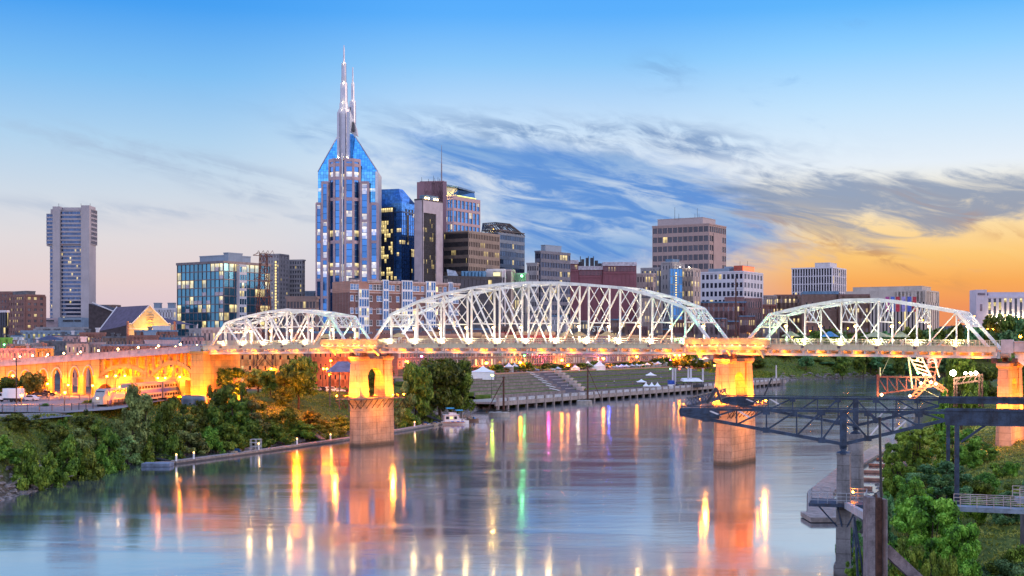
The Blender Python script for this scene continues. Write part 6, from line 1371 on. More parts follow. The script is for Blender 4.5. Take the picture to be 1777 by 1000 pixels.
q = MB(); q.box(xat(1172, Ys), xat(1220, Ys), Ys - 3, Ys + 8, 3, 4.2); q.build('platform', dk_metal, e)
for px in (1167.5, 1172, 1194.5, 1199, 1219.8):
    y_ = Ys - 1.5 if px in (1167.5, 1194.5, 1219.8) else Ys + 3
    q = MB(); x = xat(px, y_); q.box(x - .42, x + .42, y_ - .42, y_ + .42, 3, zat(640, y_)); q.box(x - .6, x + .6, y_ - .6, y_ + .6, zat(640, y_), zat(639.3, y_))
    tag(q.build('stage_column', whitec), {1167.5: 'slim pale column behind the blue stage box', 1172: 'slim pale column just right of the blue stage box', 1194.5: 'left pale column of the pair in the middle of the stage', 1199: 'right pale column of the pair in the middle of the stage', 1219.8: 'slim pale column at the right end of the stage'}[px], 'column', 'stage columns')
# mooring dolphins with leaning strut
def dolphin(label, px, py_w, w_px, ptop, lean, Y):
    x = xat(px, Y); w_ = w_px / F * Y / 2; e = thing('mooring_dolphin', label, 'mooring pole', (x, Y, 0), 'mooring poles by the far bank'); q = MB(); q.lathe((x, Y, 0), [(w_, -2), (w_, 1.5), (w_ * .92, 1.75), (0, 1.8)], 18); q.build('round_base', concrete, e)
    q = MB(); xp = xat(px + w_px * .22, Y); q.tube((xp, Y, 1.5), (xp, Y, zat(ptop, Y)), .42, .34, 10); q.lathe((xp, Y, zat(ptop, Y)), [(.5, -.2), (.5, .25), (0, .4)], 10); q.build('pole', rust_steel, e)
    q = MB(); q.tube((xp, Y, zat(ptop + 4, Y)), (xat(px + lean, Y), Y - 1, 1.6), .16); q.build('strut', rust_steel, e)
    q = MB()
    for _ in range(14):
        a = rng.uniform(0, 6.28); r = rng.uniform(.2, 1) * w_; q.tube((x + r * math.cos(a) - 1, Y - .6 + r * .4 * math.sin(a), 1.7 + rng.uniform(0, .5)), (x + r * math.cos(a) + 1.6 + rng.uniform(-1, 2), Y - .6 + r * .4 * math.sin(a), 1.8 + rng.uniform(0, 1.1)), .09, .05, 5)
    q.build('driftwood', bark, e)
dolphin('rusty mooring pole with driftwood on its round base, near the houseboat', 866, 724, 36, 655, -22, 478)
dolphin('taller rusty mooring pole standing off the middle of the wharf', 1014, 700, 27, 636, 30, 578)
# ------------------------------------------------------------------ floating docks and boats on the left bank
pontoon = mat('pontoon_deck', (.30, .25, .23), .85, var=.2, vscale=1.0, streak=.2)
def pontoon_run(label, pts, w_):
    q = MB(); e = thing('floating_dock', label, 'floating dock', (pts[0][0], pts[0][1], 0))
    for a, c in zip(pts[:-1], pts[1:]): q.bar((*a, .35), (*c, .35), w_, .7); 
    q.build('deck', pontoon, e); q = MB()
    for a, c in zip(pts[:-1], pts[1:]): q.bar((*a, .12), (*c, .12), w_ + .25, .34)
    q.build('float', dk_metal, e); return e
fd = pontoon_run('long narrow floating dock along the left bank', [(-77.5, 283), (-74, 288), (-63.5, 312), (-46.5, 355), (-33, 398), (-22, 437)], 2.2)
q = MB(); q.box(-78.6, -72.6, 281, 284.6, .05, .75); q.build('end_platform', mat('blue_deck', (.2, .24, .32), .8, var=.2), fd)
for k, (x, y) in enumerate(((-72.8, 287.4), (-70.3, 292.8), (-61, 319), (-54.5, 336), (-48.2, 352), (-41.0, 376), (-30, 408))):
    e = thing('dock_bollard', 'short white dock light post, %s along the floating dock from its lower end' % ORD[k], 'bollard light', (x, y, .7), 'light posts on the floating dock'); q = MB(); q.tube((x, y, .7), (x, y, 2.0), .22, .2, 8); q.build('post', white_plain, e); q = MB(); q.tube((x, y, 2.0), (x, y, 2.3), .2, .16, 8); q.build('lamp', BULB['faint'], e)
    if k % 2 == 0: light('bollard_light', (x + .3, y - .5, 2.6), 20, LCOL['warm'], .15, e)
def gangway(label, a, c, m=dk_metal, w_=1.3):
    e = thing('gangway', label, 'gangway', a); q = MB(); q.bar(a, c, w_, .25); q.build('ramp', m, e)
    a, c = Vector(a), Vector(c); sd = (c - a).cross(Vector((0, 0, 1))).normalized() * (w_ / 2)
    q = MB()
    for s in (-1, 1):
        q.bar(a + sd * s + Vector((0, 0, 1)), c + sd * s + Vector((0, 0, 1)), .08, .08)
        for k in range(7): p = a.lerp(c, k / 6) + sd * s; q.bar(p, p + Vector((0, 0, 1)), .06, .06)
    q.build('handrail', m, e)
gangway('dark gangway ramp down to the lower end of the floating dock', tuple(at(250, 790, 300)), (-74.5, 287, .8))
gangway('brown gangway sloping from the bushes to the dock left of the left pier', tuple(at(518, 736, 392)), (-50, 350.5, .9), wood)
gangway('black gangway by the small boats right of the left pier', tuple(at(717, 711, 452)), (-23, 432, .9))
e = thing('dock_kiosk', 'metal cage frame on the floating dock beside the moored runabout', 'cage', tuple(at(425, 786, 320)))
b0 = Vector((-62.6, 317, .7)); q = MB()
for dx in (0, 1.2, 2.4):
    for dy in (0, 1.6): q.bar(b0 + Vector((dx, dy, 0)), b0 + Vector((dx, dy, 2.6)), .1, .1)
for h in (.9, 1.8, 2.6): q.bar(b0 + Vector((0, 0, h)), b0 + Vector((2.4, 0, h)), .08, .08); q.bar(b0 + Vector((0, 1.6, h)), b0 + Vector((2.4, 1.6, h)), .08, .08)
q.build('frame', mat('pale_metal', ()), e)
def hull(q, L, w_, h, z=0.0, n=8):
    """boat hull along +x, pointed bow, flared sides"""
    pts = []
    for k in range(n + 1):
        t = k / n; b_ = w_ / 2 * (1 - max(0, (t - .45) / .55) ** 2.2); pts.append((-L / 2 + L * t, b_, z + h * (1 + .25 * t * t)))
    for s in (-1, 1):
        for (x0, b0_, h0), (x1, b1, h1) in zip(pts[:-1], pts[1:]):
            P = [(x0, s * b0_ * .7, z - .25), (x1, s * b1 * .6, z - .25), (x1, s * b1, h1), (x0, s * b0_, h0)]; q.face(P if s < 0 else P[::-1])
    for (x0, b0_, h0), (x1, b1, h1) in zip(pts[:-1], pts[1:]): q.face([(x0, -b0_, h0 - .05), (x1, -b1, h1 - .05), (x1, b1, h1 - .05), (x0, b0_, h0 - .05)])
    x0, b0_, h0 = pts[0]; q.face([(x0, b0_ * .7, z - .25), (x0, -b0_ * .7, z - .25), (x0, -b0_, h0), (x0, b0_, h0)])
def place(o_list, loc, rz):
    M = Matrix.Translation(loc) @ Matrix.Rotation(rz, 4, 'Z')
    for o in o_list: o.data.transform(M)
def boat(name, label, cat, loc, rz, parts):
    e = thing(name, label, cat, loc)
    e.rotation_euler = (0, 0, rz)
    for nm, q, m in parts:
        o = bpy.data.objects.new(nm, q.mesh(nm, m)); C.objects.link(o); o.parent = e
    return e
h_, c_, w_, t_, s_, g_ = MB(), MB(), MB(), MB(), MB(), MB()
hull(h_, 9.2, 3.2, .9); c_.hexa([(-3.6, -1.35, .8), (1.6, -1.35, .9), (1.6, 1.35, .9), (-3.6, 1.35, .8), (-3.6, -1.3, 2.9), (.9, -1.3, 2.9), (.9, 1.3, 2.9), (-3.6, 1.3, 2.9)]); c_.hexa([(1.6, -1.1, .9), (3.6, -.6, 1.0), (3.6, .6, 1.0), (1.6, 1.1, .9), (1.5, -1.05, 1.7), (2.9, -.6, 1.5), (2.9, .6, 1.5), (1.5, 1.05, 1.7)])
c_.box(-3.9, 1.2, -1.5, 1.5, 2.9, 3.05); c_.hexa([(-2, -1.1, 3.05), (.6, -1.1, 3.05), (.6, 1.1, 3.05), (-2, 1.1, 3.05), (-2, -1.1, 3.8), (.2, -1.1, 3.7), (.2, 1.1, 3.7), (-2, 1.1, 3.8)])
for a, c in ((-3.2, -2.2), (-1.9, -.9), (-.5, .4)): w_.box(a, c, -1.40, -1.30, 1.6, 2.5)
w_.box(1.9, 2.5, -1.02, -.9, 1.15, 1.45); g_.box(-1.9, -.9, -1.43, -1.405, 1.65, 2.45)
for a, c, z in ((-3.0, -.4, 5.0), (.0, 2.4, 4.3)): 
    for k in range(5): 
        y0, y1 = -1.4 + k * .56, -1.4 + (k + 1) * .56; zz = lambda y: z + .25 * (1 - (y / 1.4) ** 2)
        t_.hexa([(a, y0, zz(y0)), (c, y0, zz(y0)), (c, y1, zz(y1)), (a, y1, zz(y1)), (a, y0, zz(y0) + .08), (c, y0, zz(y0) + .08), (c, y1, zz(y1) + .08), (a, y1, zz(y1) + .08)])
    for xx_ in (a + .2, c - .2):
        for y in (-1.3, 1.3): s_.tube((xx_, y, 2.9 if a < 0 else 1.6), (xx_, y, z + .05), .04, .04, 5)
for k in range(7): s_.tube((3.2 - .2 * k + .6, -.3 - .16 * k, 1.15), (3.2 - .2 * k + .6, -.3 - .16 * k, 1.8), .03, .03, 5)
d_ = MB(); d_.box(-4.4, 3.0, -1.72, -1.60, .45, .62); d2 = MB()
for a in (-1.5, .3, 1.8): d2.box(a, a + .9, -1.70, -1.58, .66, .95)
boat('houseboat', 'white houseboat with two blue sunshades moored at the end of the dock', 'boat', (-18.6, 432.5, .1), R(12), [('hull', h_, white_plain), ('cabin', c_, white_plain), ('window', w_, mat('pane_dark', ())), ('lit_window', g_, emis('pane_warm', (1, .8, .3), 1.0)), ('sunshade', t_, mat('teal_canvas', (.05, .33, .55), .7)), ('rail', s_, mat('pale_metal', ())), ('stripe', d_, mat('orange_stripe', (.5, .2, .08), .6)), ('blue_flash', d2, mat('blue_flash', (.1, .15, .5), .5))])
def small_boat(label, loc, rz, hm, L=4.6):
    h_, w_, s_, m_ = MB(), MB(), MB(), MB(); hull(h_, L, 1.9, .6); w_.hexa([(.2, -.7, .7), (.9, -.6, .7), (.9, .6, .7), (.2, .7, .7), (.0, -.65, 1.35), (.15, -.6, 1.4), (.15, .6, 1.4), (.0, .65, 1.35)]); s_.box(-1.5, -.5, -.6, .6, .55, .95); m_.hexa([(-L / 2 - .35, -.2, .2), (-L / 2, -.2, .2), (-L / 2, .2, .2), (-L / 2 - .35, .2, .2), (-L / 2 - .3, -.18, 1.2), (-L / 2, -.18, 1.2), (-L / 2, .18, 1.2), (-L / 2 - .3, .18, 1.2)])
    boat('motorboat', label, 'boat', loc, rz, [('hull', h_, hm), ('windscreen', w_, mat('pane_blue', ())), ('seat', s_, mat('tan_seat', (.4, .3, .2), .8)), ('outboard_motor', m_, dk_metal)])
small_boat('dark runabout with a blue windscreen tied to the floating dock', (-64.6, 311.2, .1), R(66), mat('brown_hull', (.12, .09, .08), .5), 5.6)
small_boat('small white motorboat tied between the left pier and the houseboat', (-27.3, 420, .1), R(70), white_plain)
small_boat('cream motorboat just right of the small white one', (-24.6, 424.5, .1), R(68), mat('cream_hull', (.6, .5, .42), .5))
small_boat('brown skiff beside the bow of the houseboat', (-13.2, 450, .1), R(20), mat('skiff_hull', (.22, .13, .09), .6), 4)
# ------------------------------------------------------------------ blue gantry on the right
gu = Vector((.958, -.288, 0)); gv = Vector((.288, .958, 0)); G0 = Vector((36.25, 145, 0))
def gp(r, v, z): return G0 + gu * r + gv * v + Vector((0, 0, z))
def gtruss(label, v):
    e = thing('crane_gantry', label, 'gantry', tuple(gp(0, v, 14)), 'blue steel crane gantries over the right bank')
    zt = 18.7; r0, r1 = -18.0, 10.6; zb = lambda r: 18.1 + (15.1 - 18.1) * (r - r0) / (0 - r0) if r <= 0 else 15.1 + (17.9 - 15.1) * r / r1
    q = MB(); q.bar(gp(r0, v, zt), gp(r1 + .5, v, zt), .3, .3); q.bar(gp(r0, v, zt + .28), gp(r1 + .5, v, zt + .28), .16, .12); q.build('top_chord', blue_steel, e)
    q = MB(); q.bar(gp(r0, v, zb(r0)), gp(0, v, zb(0)), .32, .36); q.bar(gp(0, v, zb(0)), gp(r1, v, zb(r1)), .32, .36); q.build('bottom_chord', blue_steel, e)
    st = [-18, -15, -11.6, -8.3, -5, -2.3, 0, 2.6, 5.2, 7.9, 10.6]
    for k, r in enumerate(st):
        q = MB(); big = abs(r) < .1; q.bar(gp(r, v, zb(r) - (.6 if big else 0)), gp(r, v, zt), .75 if big else .16, .5 if big else .16, gv); q.build('post', blue_steel, e)
    for k, (a, c) in enumerate(zip(st[:-1], st[1:])):
        up = a >= 0
        q = MB(); q.bar(gp(a, v, zt if up else zb(a)), gp(c, v, zb(c) if up else zt), .2, .22, gv); q.build('diagonal', blue_steel, e)
        if k in (1, 2, 7, 8):
            q = MB(); q.bar(gp(a, v, zb(a) if up else zt), gp((a + c) / 2, v, (zb((a + c) / 2) + zt) / 2), .16, .16, gv); q.build('tie', mat('pale_metal', ()), e)
    for r in (-15, -8.3, -2.3, 2.6, 7.9):
        for zz in (zb(r), zt - .2): q = MB(); q.cbox(gp(r, v, zz), gu, gv, (0, 0, 1), .4, .2, .3); q.build('gusset_plate', blue_steel, e)
    q = MB(); q.bar(gp(r0, v, (zt + zb(r0)) / 2), gp(r0 + 4.5, v, (zt + zb(r0 + 4)) / 2), .1, (.9)); q.build('end_plate', blue_steel, e)
    zl_ = 17.42 if v < 1 else 18.3; q = MB(); q.bar(gp(r1, v, (18.95 + zl_) / 2), gp(34, v, (18.95 + zl_) / 2), .25, 18.95 - zl_); q.bar(gp(r1 - .4, v, 18.98), gp(34, v, 18.98), .55, .14); q.bar(gp(r1, v, zl_), gp(34, v, zl_), .5, .12); q.bar(gp(r1, v, 19.12), gp(34, v, 19.12), .14, .14)
    for k in range(12): q.bar(gp(r1 + .6 + k * 2, v - .02, zl_ + .08), gp(r1 + .6 + k * 2, v - .02, 18.9), .1, .42, gv)
    q.build('plate_girder', blue_steel, e)
    zg = gz(*gp(11.8, v, 0)[:2]) - .5
    for dr, dv in ((0, 0), (0, 2.6)):
        q = MB(); q.bar(gp(11.8 + dr, v + dv * .5, 17.4), gp(11.8 + dr, v + dv, zg), .5, .45, gu); q.build('column', blue_steel, e)
    q = MB()
    for k in range(4): q.bar(gp(11.8, v, zg + 1 + 1.7 * k), gp(11.8, v + 2.4 - k * .3, zg + 2.6 + 1.7 * k), .12, .12)
    q.bar(gp(12.2, v, 15.6), gp(14.6, v, 17.4), .2, .24); q.build('brace', blue_steel, e)
    q = MB(); q.lathe(gp(0, v, 14.0), [(.75, 0), (.75, .15), (.35, .35), (.22, .55), (.4, .75), (.5, .95)], 12); q.build('hinge_bearing', blue_steel, e)
    return e
gtruss('nearer blue steel gantry arm reaching over the river', 0.0); gtruss('farther blue steel gantry arm just behind the nearer one', 34.4)
e = thing('crane_boom', 'dark latticed boom joining the tips of the two blue gantry arms', 'crane boom', tuple(gp(-17, 17, 18))); q = MB()
A, B = gp(-17.3, 1.0, 18.9), gp(-17.3, 33.4, 18.9); n = 12
for dr, dz_ in ((-.5, 0), (.5, 0), (0, 1.0)): q.bar(A + gu * dr + Vector((0, 0, dz_)), B + gu * dr + Vector((0, 0, dz_)), .14, .14)
for k in range(n):
    a, c = A.lerp(B, k / n), A.lerp(B, (k + 1) / n); q.bar(a + gu * -.5, c + Vector((0, 0, 1)), .08, .08); q.bar(a + gu * .5, c + Vector((0, 0, 1)), .08, .08); q.bar(a + gu * -.5, c + gu * .5, .08, .08); q.bar(a + Vector((0, 0, 1)), c + gu * .5, .07, .07)
q.build('lattice', blue_steel, e)
q = MB(); q.bar(gp(-15.5, 4, 19.2), gp(-14.4, 4, 21.0), .3, .3); q.bar(gp(-14.4, 4, 21.0), gp(-13.8, 4, 19.2), .25, .25); q.build('winch_frame', dk_metal, e); q = MB(); q.bar(gp(-12, 33, 19), gp(-11, 33, 21.4), .2, .2); q.build('derrick_post', dk_metal, e)
def gpier(label, v, r, top, round_=False):
    p = gp(0, v, 0); e = thing('gantry_pier', label, 'concrete pier', (p.x, p.y, 0), 'concrete piers under the blue gantry'); q = MB()
    if round_: q.lathe((p.x, p.y, 0), [(r * 1.12, -3), (r, top - .6), (r * 1.15, top - .59), (r * 1.15, top), (0, top + .01)], 18)
    else:
        for dv in (0, 1.9):
            c = p + gv * dv; h0, h1 = r * 1.05, r * .8; lo = [c + gu * (x * h0) + gv * (y * h0 * .9) for x, y in ((-1, -1), (1, -1), (1, 1), (-1, 1))]; hi = [c + gu * (x * h1) + gv * (y * h1 * .9) for x, y in ((-1, -1), (1, -1), (1, 1), (-1, 1))]
            q.hexa([a + Vector((0, 0, -3)) for a in lo] + [a + Vector((0, 0, top)) for a in hi]); q.cbox(c + Vector((0, 0, top + .12)), gu, gv, (0, 0, 1), h1 * 1.12, h1 * 1.0, .12)
        q.cbox(p + gv * .95 + Vector((0, 0, .6)), gu, gv, (0, 0, 1), r * 1.25, r * 1.9, 1.2)
    q.build('shaft', mat('grey_pier_concrete', (.22, .21, .22), .9, var=.18, vscale=.5, bump=.4, streak=.6, joint=1.6, wet=True), e)
gpier('square concrete pier carrying the nearer gantry arm', 0, .82, 13.9); gpier('round concrete pier carrying the farther gantry arm', 34.4, 1.0, 14.0, True)
# landing platform, pontoon walk, ramps
e = thing('landing_platform', 'blue steel landing platform with railings hung on the gantry pier', 'platform', tuple(gp(-1, 0, 8))); z = 8.7
q = MB(); P = [gp(-3.6, -1.6, z), gp(2.4, -1.6, z), gp(2.4, 3.4, z), gp(-3.6, 3.4, z)]; q.hexa([p - Vector((0, 0, .35)) for p in P] + P); q.build('floor', blue_steel, e); q = MB()
for a, c in zip(P, P[1:] + P[:1]):
    for h in (.4, .8, 1.2): q.bar(a + Vector((0, 0, h)), c + Vector((0, 0, h)), .05, .05)
    for k in range(6): p = a.lerp(c, k / 6); q.bar(p, p + Vector((0, 0, 1.2)), .06, .06)
q.build('railing', mat('galvanised', (.4, .42, .46), .5, metal=.5), e)
q = MB()
for k in range(3): q.bar(gp(-2.5 + 2 * k, -1.4, z - .35), gp(-.6 + .5 * k, -.6, z - 2.6), .14, .14)
q.build('bracket', blue_steel, e); light('landing_light', gp(.9, 2.8, z + 1.2), 90, LCOL['sodium'], .2, e)
q = MB(); q.lathe(gp(.9, 2.8, z + .9), [(0, -.15), (.15, 0), (0, .15)], 8); q.build('lamp', BULB['sodium'], e)
e = pontoon_run('long floating walkway beside the right bank', [(46.5, 199), (53, 228), (73, 283), (93, 332)], 4.2)
q = MB(); q.box(43.5, 49.5, 193, 199.8, .1, .8); q.build('end_platform', pontoon, e)
for k in range(6):
    t = (k + .5) / 6; x, y = 55 + 34 * t, 233 + 88 * t
    q = MB(); q.bar((x + 1.5, y - 1, .3), (x + 6.5, y - 3.4, .3), 1.3, .5); q.build('finger_pier', mat('red_brown_deck', (.3, .15, .11), .85, var=.2), e)
e = thing('access_ramp', 'zigzag access ramp with metal railings above the right bank shrubs', 'ramp', (48, 128, 9.6)); q = MB(); zr = 9.7
for (a, c) in (((43.8, 130.5, zr + .2), (62, 126.5, zr - .1)), ((50, 131.5, zr + .9), (64, 128.5, zr + .4))): q.bar(a, c, 1.9, .45)
q.build('deck', mat('blue_grey_ramp', (.2, .24, .3), .7), e); q = MB()
for (a, c) in (((43.8, 129.5, zr + .4), (62, 125.5, zr + .1)), ((43.8, 131.4, zr + .4), (62, 127.4, zr + .1)), ((50, 130.5, zr + 1.1), (64, 127.5, zr + .6)), ((50, 132.4, zr + 1.1), (64, 129.4, zr + .6))):
    a, c = Vector(a), Vector(c)
    for h in (.4, .75, 1.1): q.bar(a + Vector((0, 0, h)), c + Vector((0, 0, h)), .05, .06)
    for k in range(13): p = a.lerp(c, k / 12); q.bar(p, p + Vector((0, 0, 1.1)), .06, .06)
q.build('railing', mat('pinkish_metal', (.5, .42, .42), .4, metal=.5), e); q = MB(); q.box(51, 66, 131.8, 133.0, 5, zr - .5); q.build('abutment', mat('dark_abutment', (.13, .12, .13), .9, var=.2, streak=.6), e); q = MB(); [q.bar((x, 127.6, 3), (x, 127.6, zr - .1), .45, .45) for x in (52.6, 60)]; q.build('column', blue_steel, e)
# foreground sheet pile, strut, pole, conveyor beam
e = thing('sheet_pile', 'weathered double steel pile with rusty web standing in the foreground', 'steel pile', (30.3, 110, 0)); q = MB(); ztp_ = 13.3; x0, x1, y = xat(1506, 110), xat(1541, 110), 110.0
q.box(x0, x0 + .62, y, y + 1.5, -3, ztp_); q.box(x1 - .34, x1, y + .1, y + 1.4, -3, ztp_ - .2); q.build('flange', mat('grey_pile', (.20, .17, .18), .85, var=.25, vscale=.8, bump=.4, streak=.7, stain=(.10, .04, .02)), e); q = MB(); q.box(x0 + .62, x1 - .34, y + .5, y + 1.1, -3, ztp_ - .1); q.box(x0 + .7, x0 + .85, y + .2, y + .5, -3, ztp_ + .2); q.build('web', rust_steel, e); q = MB(); q.tube((x0 + .75, y + .4, ztp_), (x0 + .75, y + .4, ztp_ + .35), .12); q.build('pin', dk_metal, e)
q = MB(); q.bar((31.4, 111.4, 8.8), (37.6, 113.0, 3.2), .5, .9); tag(q.build('timber_strut', mat('grey_timber', (.2, .16, .17), .9, var=.25, vscale=1.2, bump=.4)), 'weathered timber strut leaning on the foreground pile', 'strut')
q = MB(); q.tube((31.6, 112.5, 2), (31.2, 112.5, zat(726, 112.5)), .13, .11, 8); q.lathe((31.2, 112.5, zat(726, 112.5)), [(.18, -.1), (.2, .05), (0, .15)], 8); tag(q.build('slender_pole', dark_steel), 'slender dark pole rising behind the foreground pile', 'pole')
e = thing('conveyor_beam', 'pale steel beam with hanging braces between landing platform and foreground pile', 'beam', (33, 125, 9)); q = MB(); q.bar(gp(.4, -1.4, 8.6), (31.0, 112.5, 10.9), .5, .7); q.build('beam', mat('galvanised', ()), e); q = MB(); q.bar((34.1, 132, 8.8), (34.2, 131, 2.5), .2, .2); q.bar((33.6, 130, 8.9), (34.9, 131.5, 3), .14, .14); q.bar((34.6, 133.8, 8.6), (33.4, 130, 5.6), .12, .12); q.build('brace', blue_steel, e)
q = MB(); q.hexa([(37.3, 138, -2), (39, 124, -2), (40.5, 124, -2), (40, 140, -2), (37.6, 138, 1.6), (39, 124, 1.4), (40.5, 124, 1.4), (40, 140, 1.6)]); tag(q.build('quay_edge', concrete), 'low concrete quay edge at the foot of the gantry pier', 'quay')
# ------------------------------------------------------------------ vehicles
def car_proto(label, paint, van=False):
    e = thing('parked_car', label, 'car', (0, 0, 0), 'cars parked on the left bank'); L, w_ = 4.5, .88
    prof = [(-2.2, .35), (-2.25, .75), (-2.1, 1.0), (-1.65, 1.05), (-1.05, 1.5), (.35, 1.52), (1.05, 1.05), (2.0, .88), (2.25, .65), (2.2, .35)] if not van else [(-2.2, .35), (-2.25, 1.0), (-2.1, 1.75), (-1.6, 1.85), (.7, 1.85), (1.35, 1.15), (2.1, .95), (2.25, .65), (2.2, .35)]
    def prism(q, pr, y0, y1, inset=0):
        n = len(pr)
        for s, y in ((0, y0), (1, y1)): q.face([(x, y, z) for x, z in (pr if s else pr[::-1])])
        for i in range(n): j = (i + 1) % n; q.face([(pr[i][0], y0, pr[i][1]), (pr[j][0], y0, pr[j][1]), (pr[j][0], y1, pr[j][1]), (pr[i][0], y1, pr[i][1])])
    q = MB(); prism(q, prof, -w_, w_); q.build('body', paint, e)
    q = MB(); sw = [(-1.5, 1.05), (-1.02, 1.42), (.3, 1.44), (.85, 1.05)] if not van else [(-1.9, 1.2), (-1.9, 1.7), (.6, 1.7), (1.1, 1.2)]
    for y in (-w_ - .012, w_ + .002): prism(q, sw, y, y + .01)
    q.hexa([(1.03, -.7, 1.08), (1.05, -.7, 1.09), (1.05, .7, 1.09), (1.03, .7, 1.08), (.42, -.65, 1.49), (.44, -.65, 1.5), (.44, .65, 1.5), (.42, .65, 1.49)]); q.build('window', mat('pane_dark', ()), e)
    for x in (-1.4, 1.4):
        for y in (-.9, .72): q = MB(); q.tube((x, y, .33), (x, y + .18, .33), .33, .33, 12); w0 = q.build('wheel', tyre, e); q = MB(); q.tube((x, y - .012, .33), (x, y + .192, .33), .17, .17, 10); q.build('rim', mat('pale_metal', ()), w0)
    for y in (-.6, .6): q = MB(); q.box(2.2, 2.27, y - .16, y + .16, .62, .76); q.build('headlight', white_plain, e)
    return e
cols = {'white': mat('car_white', (.7, .7, .72), .3, var=.03), 'dark': mat('car_dark', (.03, .03, .04), .3, var=.05), 'silver': mat('car_silver', (.4, .41, .43), .3, metal=.5, var=.03), 'red': mat('car_red', (.3, .03, .03), .3, var=.05)}
protos = {}
def put_car(kind, label, px, py, Y, rz, van=False):
    key = (kind, van); x = xat(px, Y); z = max(gz(x, Y), 11.0 if Y < 395 else -9) + .02
    if key not in protos: protos[key] = car_proto(label, cols[kind], van); o = protos[key]; o.location = (x, Y, z); o.rotation_euler = (0, 0, rz)
    else: o = dup(protos[key], (x, Y, z), rz, label)
    return o
put_car('white', 'white saloon car parked right of the box truck', 52, 694, 352, R(170))
put_car('silver', 'silver van parked half out of the left edge by the box truck', -2, 692, 358, R(150), True)
put_car('dark', 'dark car parked against the viaduct arches, left one of two', 70, 690, 384, R(0)); put_car('dark', 'dark car parked against the viaduct arches, right one of two', 84, 690, 386, R(0))
for k, (px, kd, vn, lb) in enumerate(((508, 'silver', False, 'silver car half hidden by the tall dark riverside tree'), (519, 'dark', True, 'dark van next to the silver car under the left truss'), (533, 'white', False, 'white car under the left truss, left of the sodium lamps'), (546, 'silver', True, 'silver people carrier under the left truss'), (560, 'dark', False, 'dark car below the sodium lamps'), (574, 'white', True, 'white van below the slate-blue shelter roof'), (588, 'white', False, 'white car under the slate-blue shelter'), (600, 'red', False, 'red car beside the left pier leg'))): put_car(kd, lb, px, 0, 452 + k * 1.5, R(20 + 9 * (k % 3)), vn)
for k in range(14):
    px = 905 + 24 * k + 5 * (k % 3); t = rt(px, 86.5); p = rp(t, 86.5); kd = ('white', 'dark', 'silver', 'red')[(k * 7 + k // 3) % 4]
    dup(protos[(kd, False)], (p.x, p.y, gz(p.x, p.y) + .02), R(60), kd + ' car parked before the brick row, %s from the left there' % ORD[k], 'cars parked before the brick row')
# box truck
e = thing('box_truck', 'white box truck standing in the car park at the left edge', 'truck', (xat(22, 346), 346, 11.02)); z = 0
q = MB(); q.box(-2.2, 2.6, -1.15, 1.15, 1.0, 3.5); bxm = [('cargo_box', q, white_plain)]
q = MB(); q.hexa([(-4.1, -1.0, .6), (-2.25, -1.0, .6), (-2.25, 1.0, .6), (-4.1, 1.0, .6), (-3.5, -.95, 2.4), (-2.25, -.95, 2.5), (-2.25, .95, 2.5), (-3.5, .95, 2.4)]); q.box(-4.7, -3.9, -.95, .95, .6, 1.4); bxm.append(('cab', q, cols['white']))
q = MB(); q.box(-3.3, -2.5, -1.03, -1.0, 1.55, 2.25); q.hexa([(-4.02, -.85, 1.4), (-3.98, -.85, 1.4), (-3.98, .85, 1.4), (-4.02, .85, 1.4), (-3.6, -.82, 2.2), (-3.56, -.82, 2.2), (-3.56, .82, 2.2), (-3.6, .82, 2.2)]); bxm.append(('window', q, mat('pane_dark', ())))
q = MB(); q.box(-4, 2.6, -.6, .6, .55, .95); bxm.append(('chassis', q, dk_metal))
for nm, q, m in bxm: o = q.build(nm, m); o.parent = e
for x in (-3.6, .2, 1.5):
    for y in (-1.12, .88): q = MB(); q.tube((x, y, .48), (x, y + .24, .48), .48, .48, 12); o = q.build('wheel', tyre); o.parent = e
e.rotation_euler = (0, 0, R(-8))
# train
silver = mat('train_silver', (.36, .31, .29), .4, metal=.3, var=.12, streak=.3); tblue = mat('train_blue', (.03, .06, .38), .4)
T0, T1 = Vector((-99.5, 318)), Vector((-92, 402)); tu = (T1 - T0).normalized(); tn = Vector((tu.y, -tu.x)); za = 10.9
def tbox(q, s0, s1, d0, d1, z0, z1): q.hexa([(*(T0 + tu * s0 + tn * d0), za + z0), (*(T0 + tu * s0 + tn * d1), za + z0), (*(T0 + tu * s1 + tn * d1), za + z0), (*(T0 + tu * s1 + tn * d0), za + z0), (*(T0 + tu * s0 + tn * d0), za + z1), (*(T0 + tu * s0 + tn * d1), za + z1), (*(T0 + tu * s1 + tn * d1), za + z1), (*(T0 + tu * s1 + tn * d0), za + z1)])
e = thing('locomotive', 'silver locomotive with a curved blue stripe and lit headlamp, heading the train', 'locomotive', (*T0, za)); q = MB()
def tp_(s, d, z): return Vector((*(T0 + tu * s + tn * d), za + z))
q.hexa([tp_(0, -1.4, .7), tp_(0, 1.4, .7), tp_(4, 1.5, .7), tp_(4, -1.5, .7), tp_(.4, -1.35, 2.6), tp_(.4, 1.35, 2.6), tp_(4, 1.5, 2.6), tp_(4, -1.5, 2.6)]); q.hexa([tp_(1.0, -1.35, 2.6), tp_(1.0, 1.35, 2.6), tp_(4, 1.5, 2.6), tp_(4, -1.5, 2.6), tp_(2.2, -1.2, 4.2), tp_(2.2, 1.2, 4.2), tp_(4, 1.35, 4.4), tp_(4, -1.35, 4.4)]); tbox(q, 4.01, 17, -1.5, 1.5, .9, 4.2); q.build('body', silver, e)
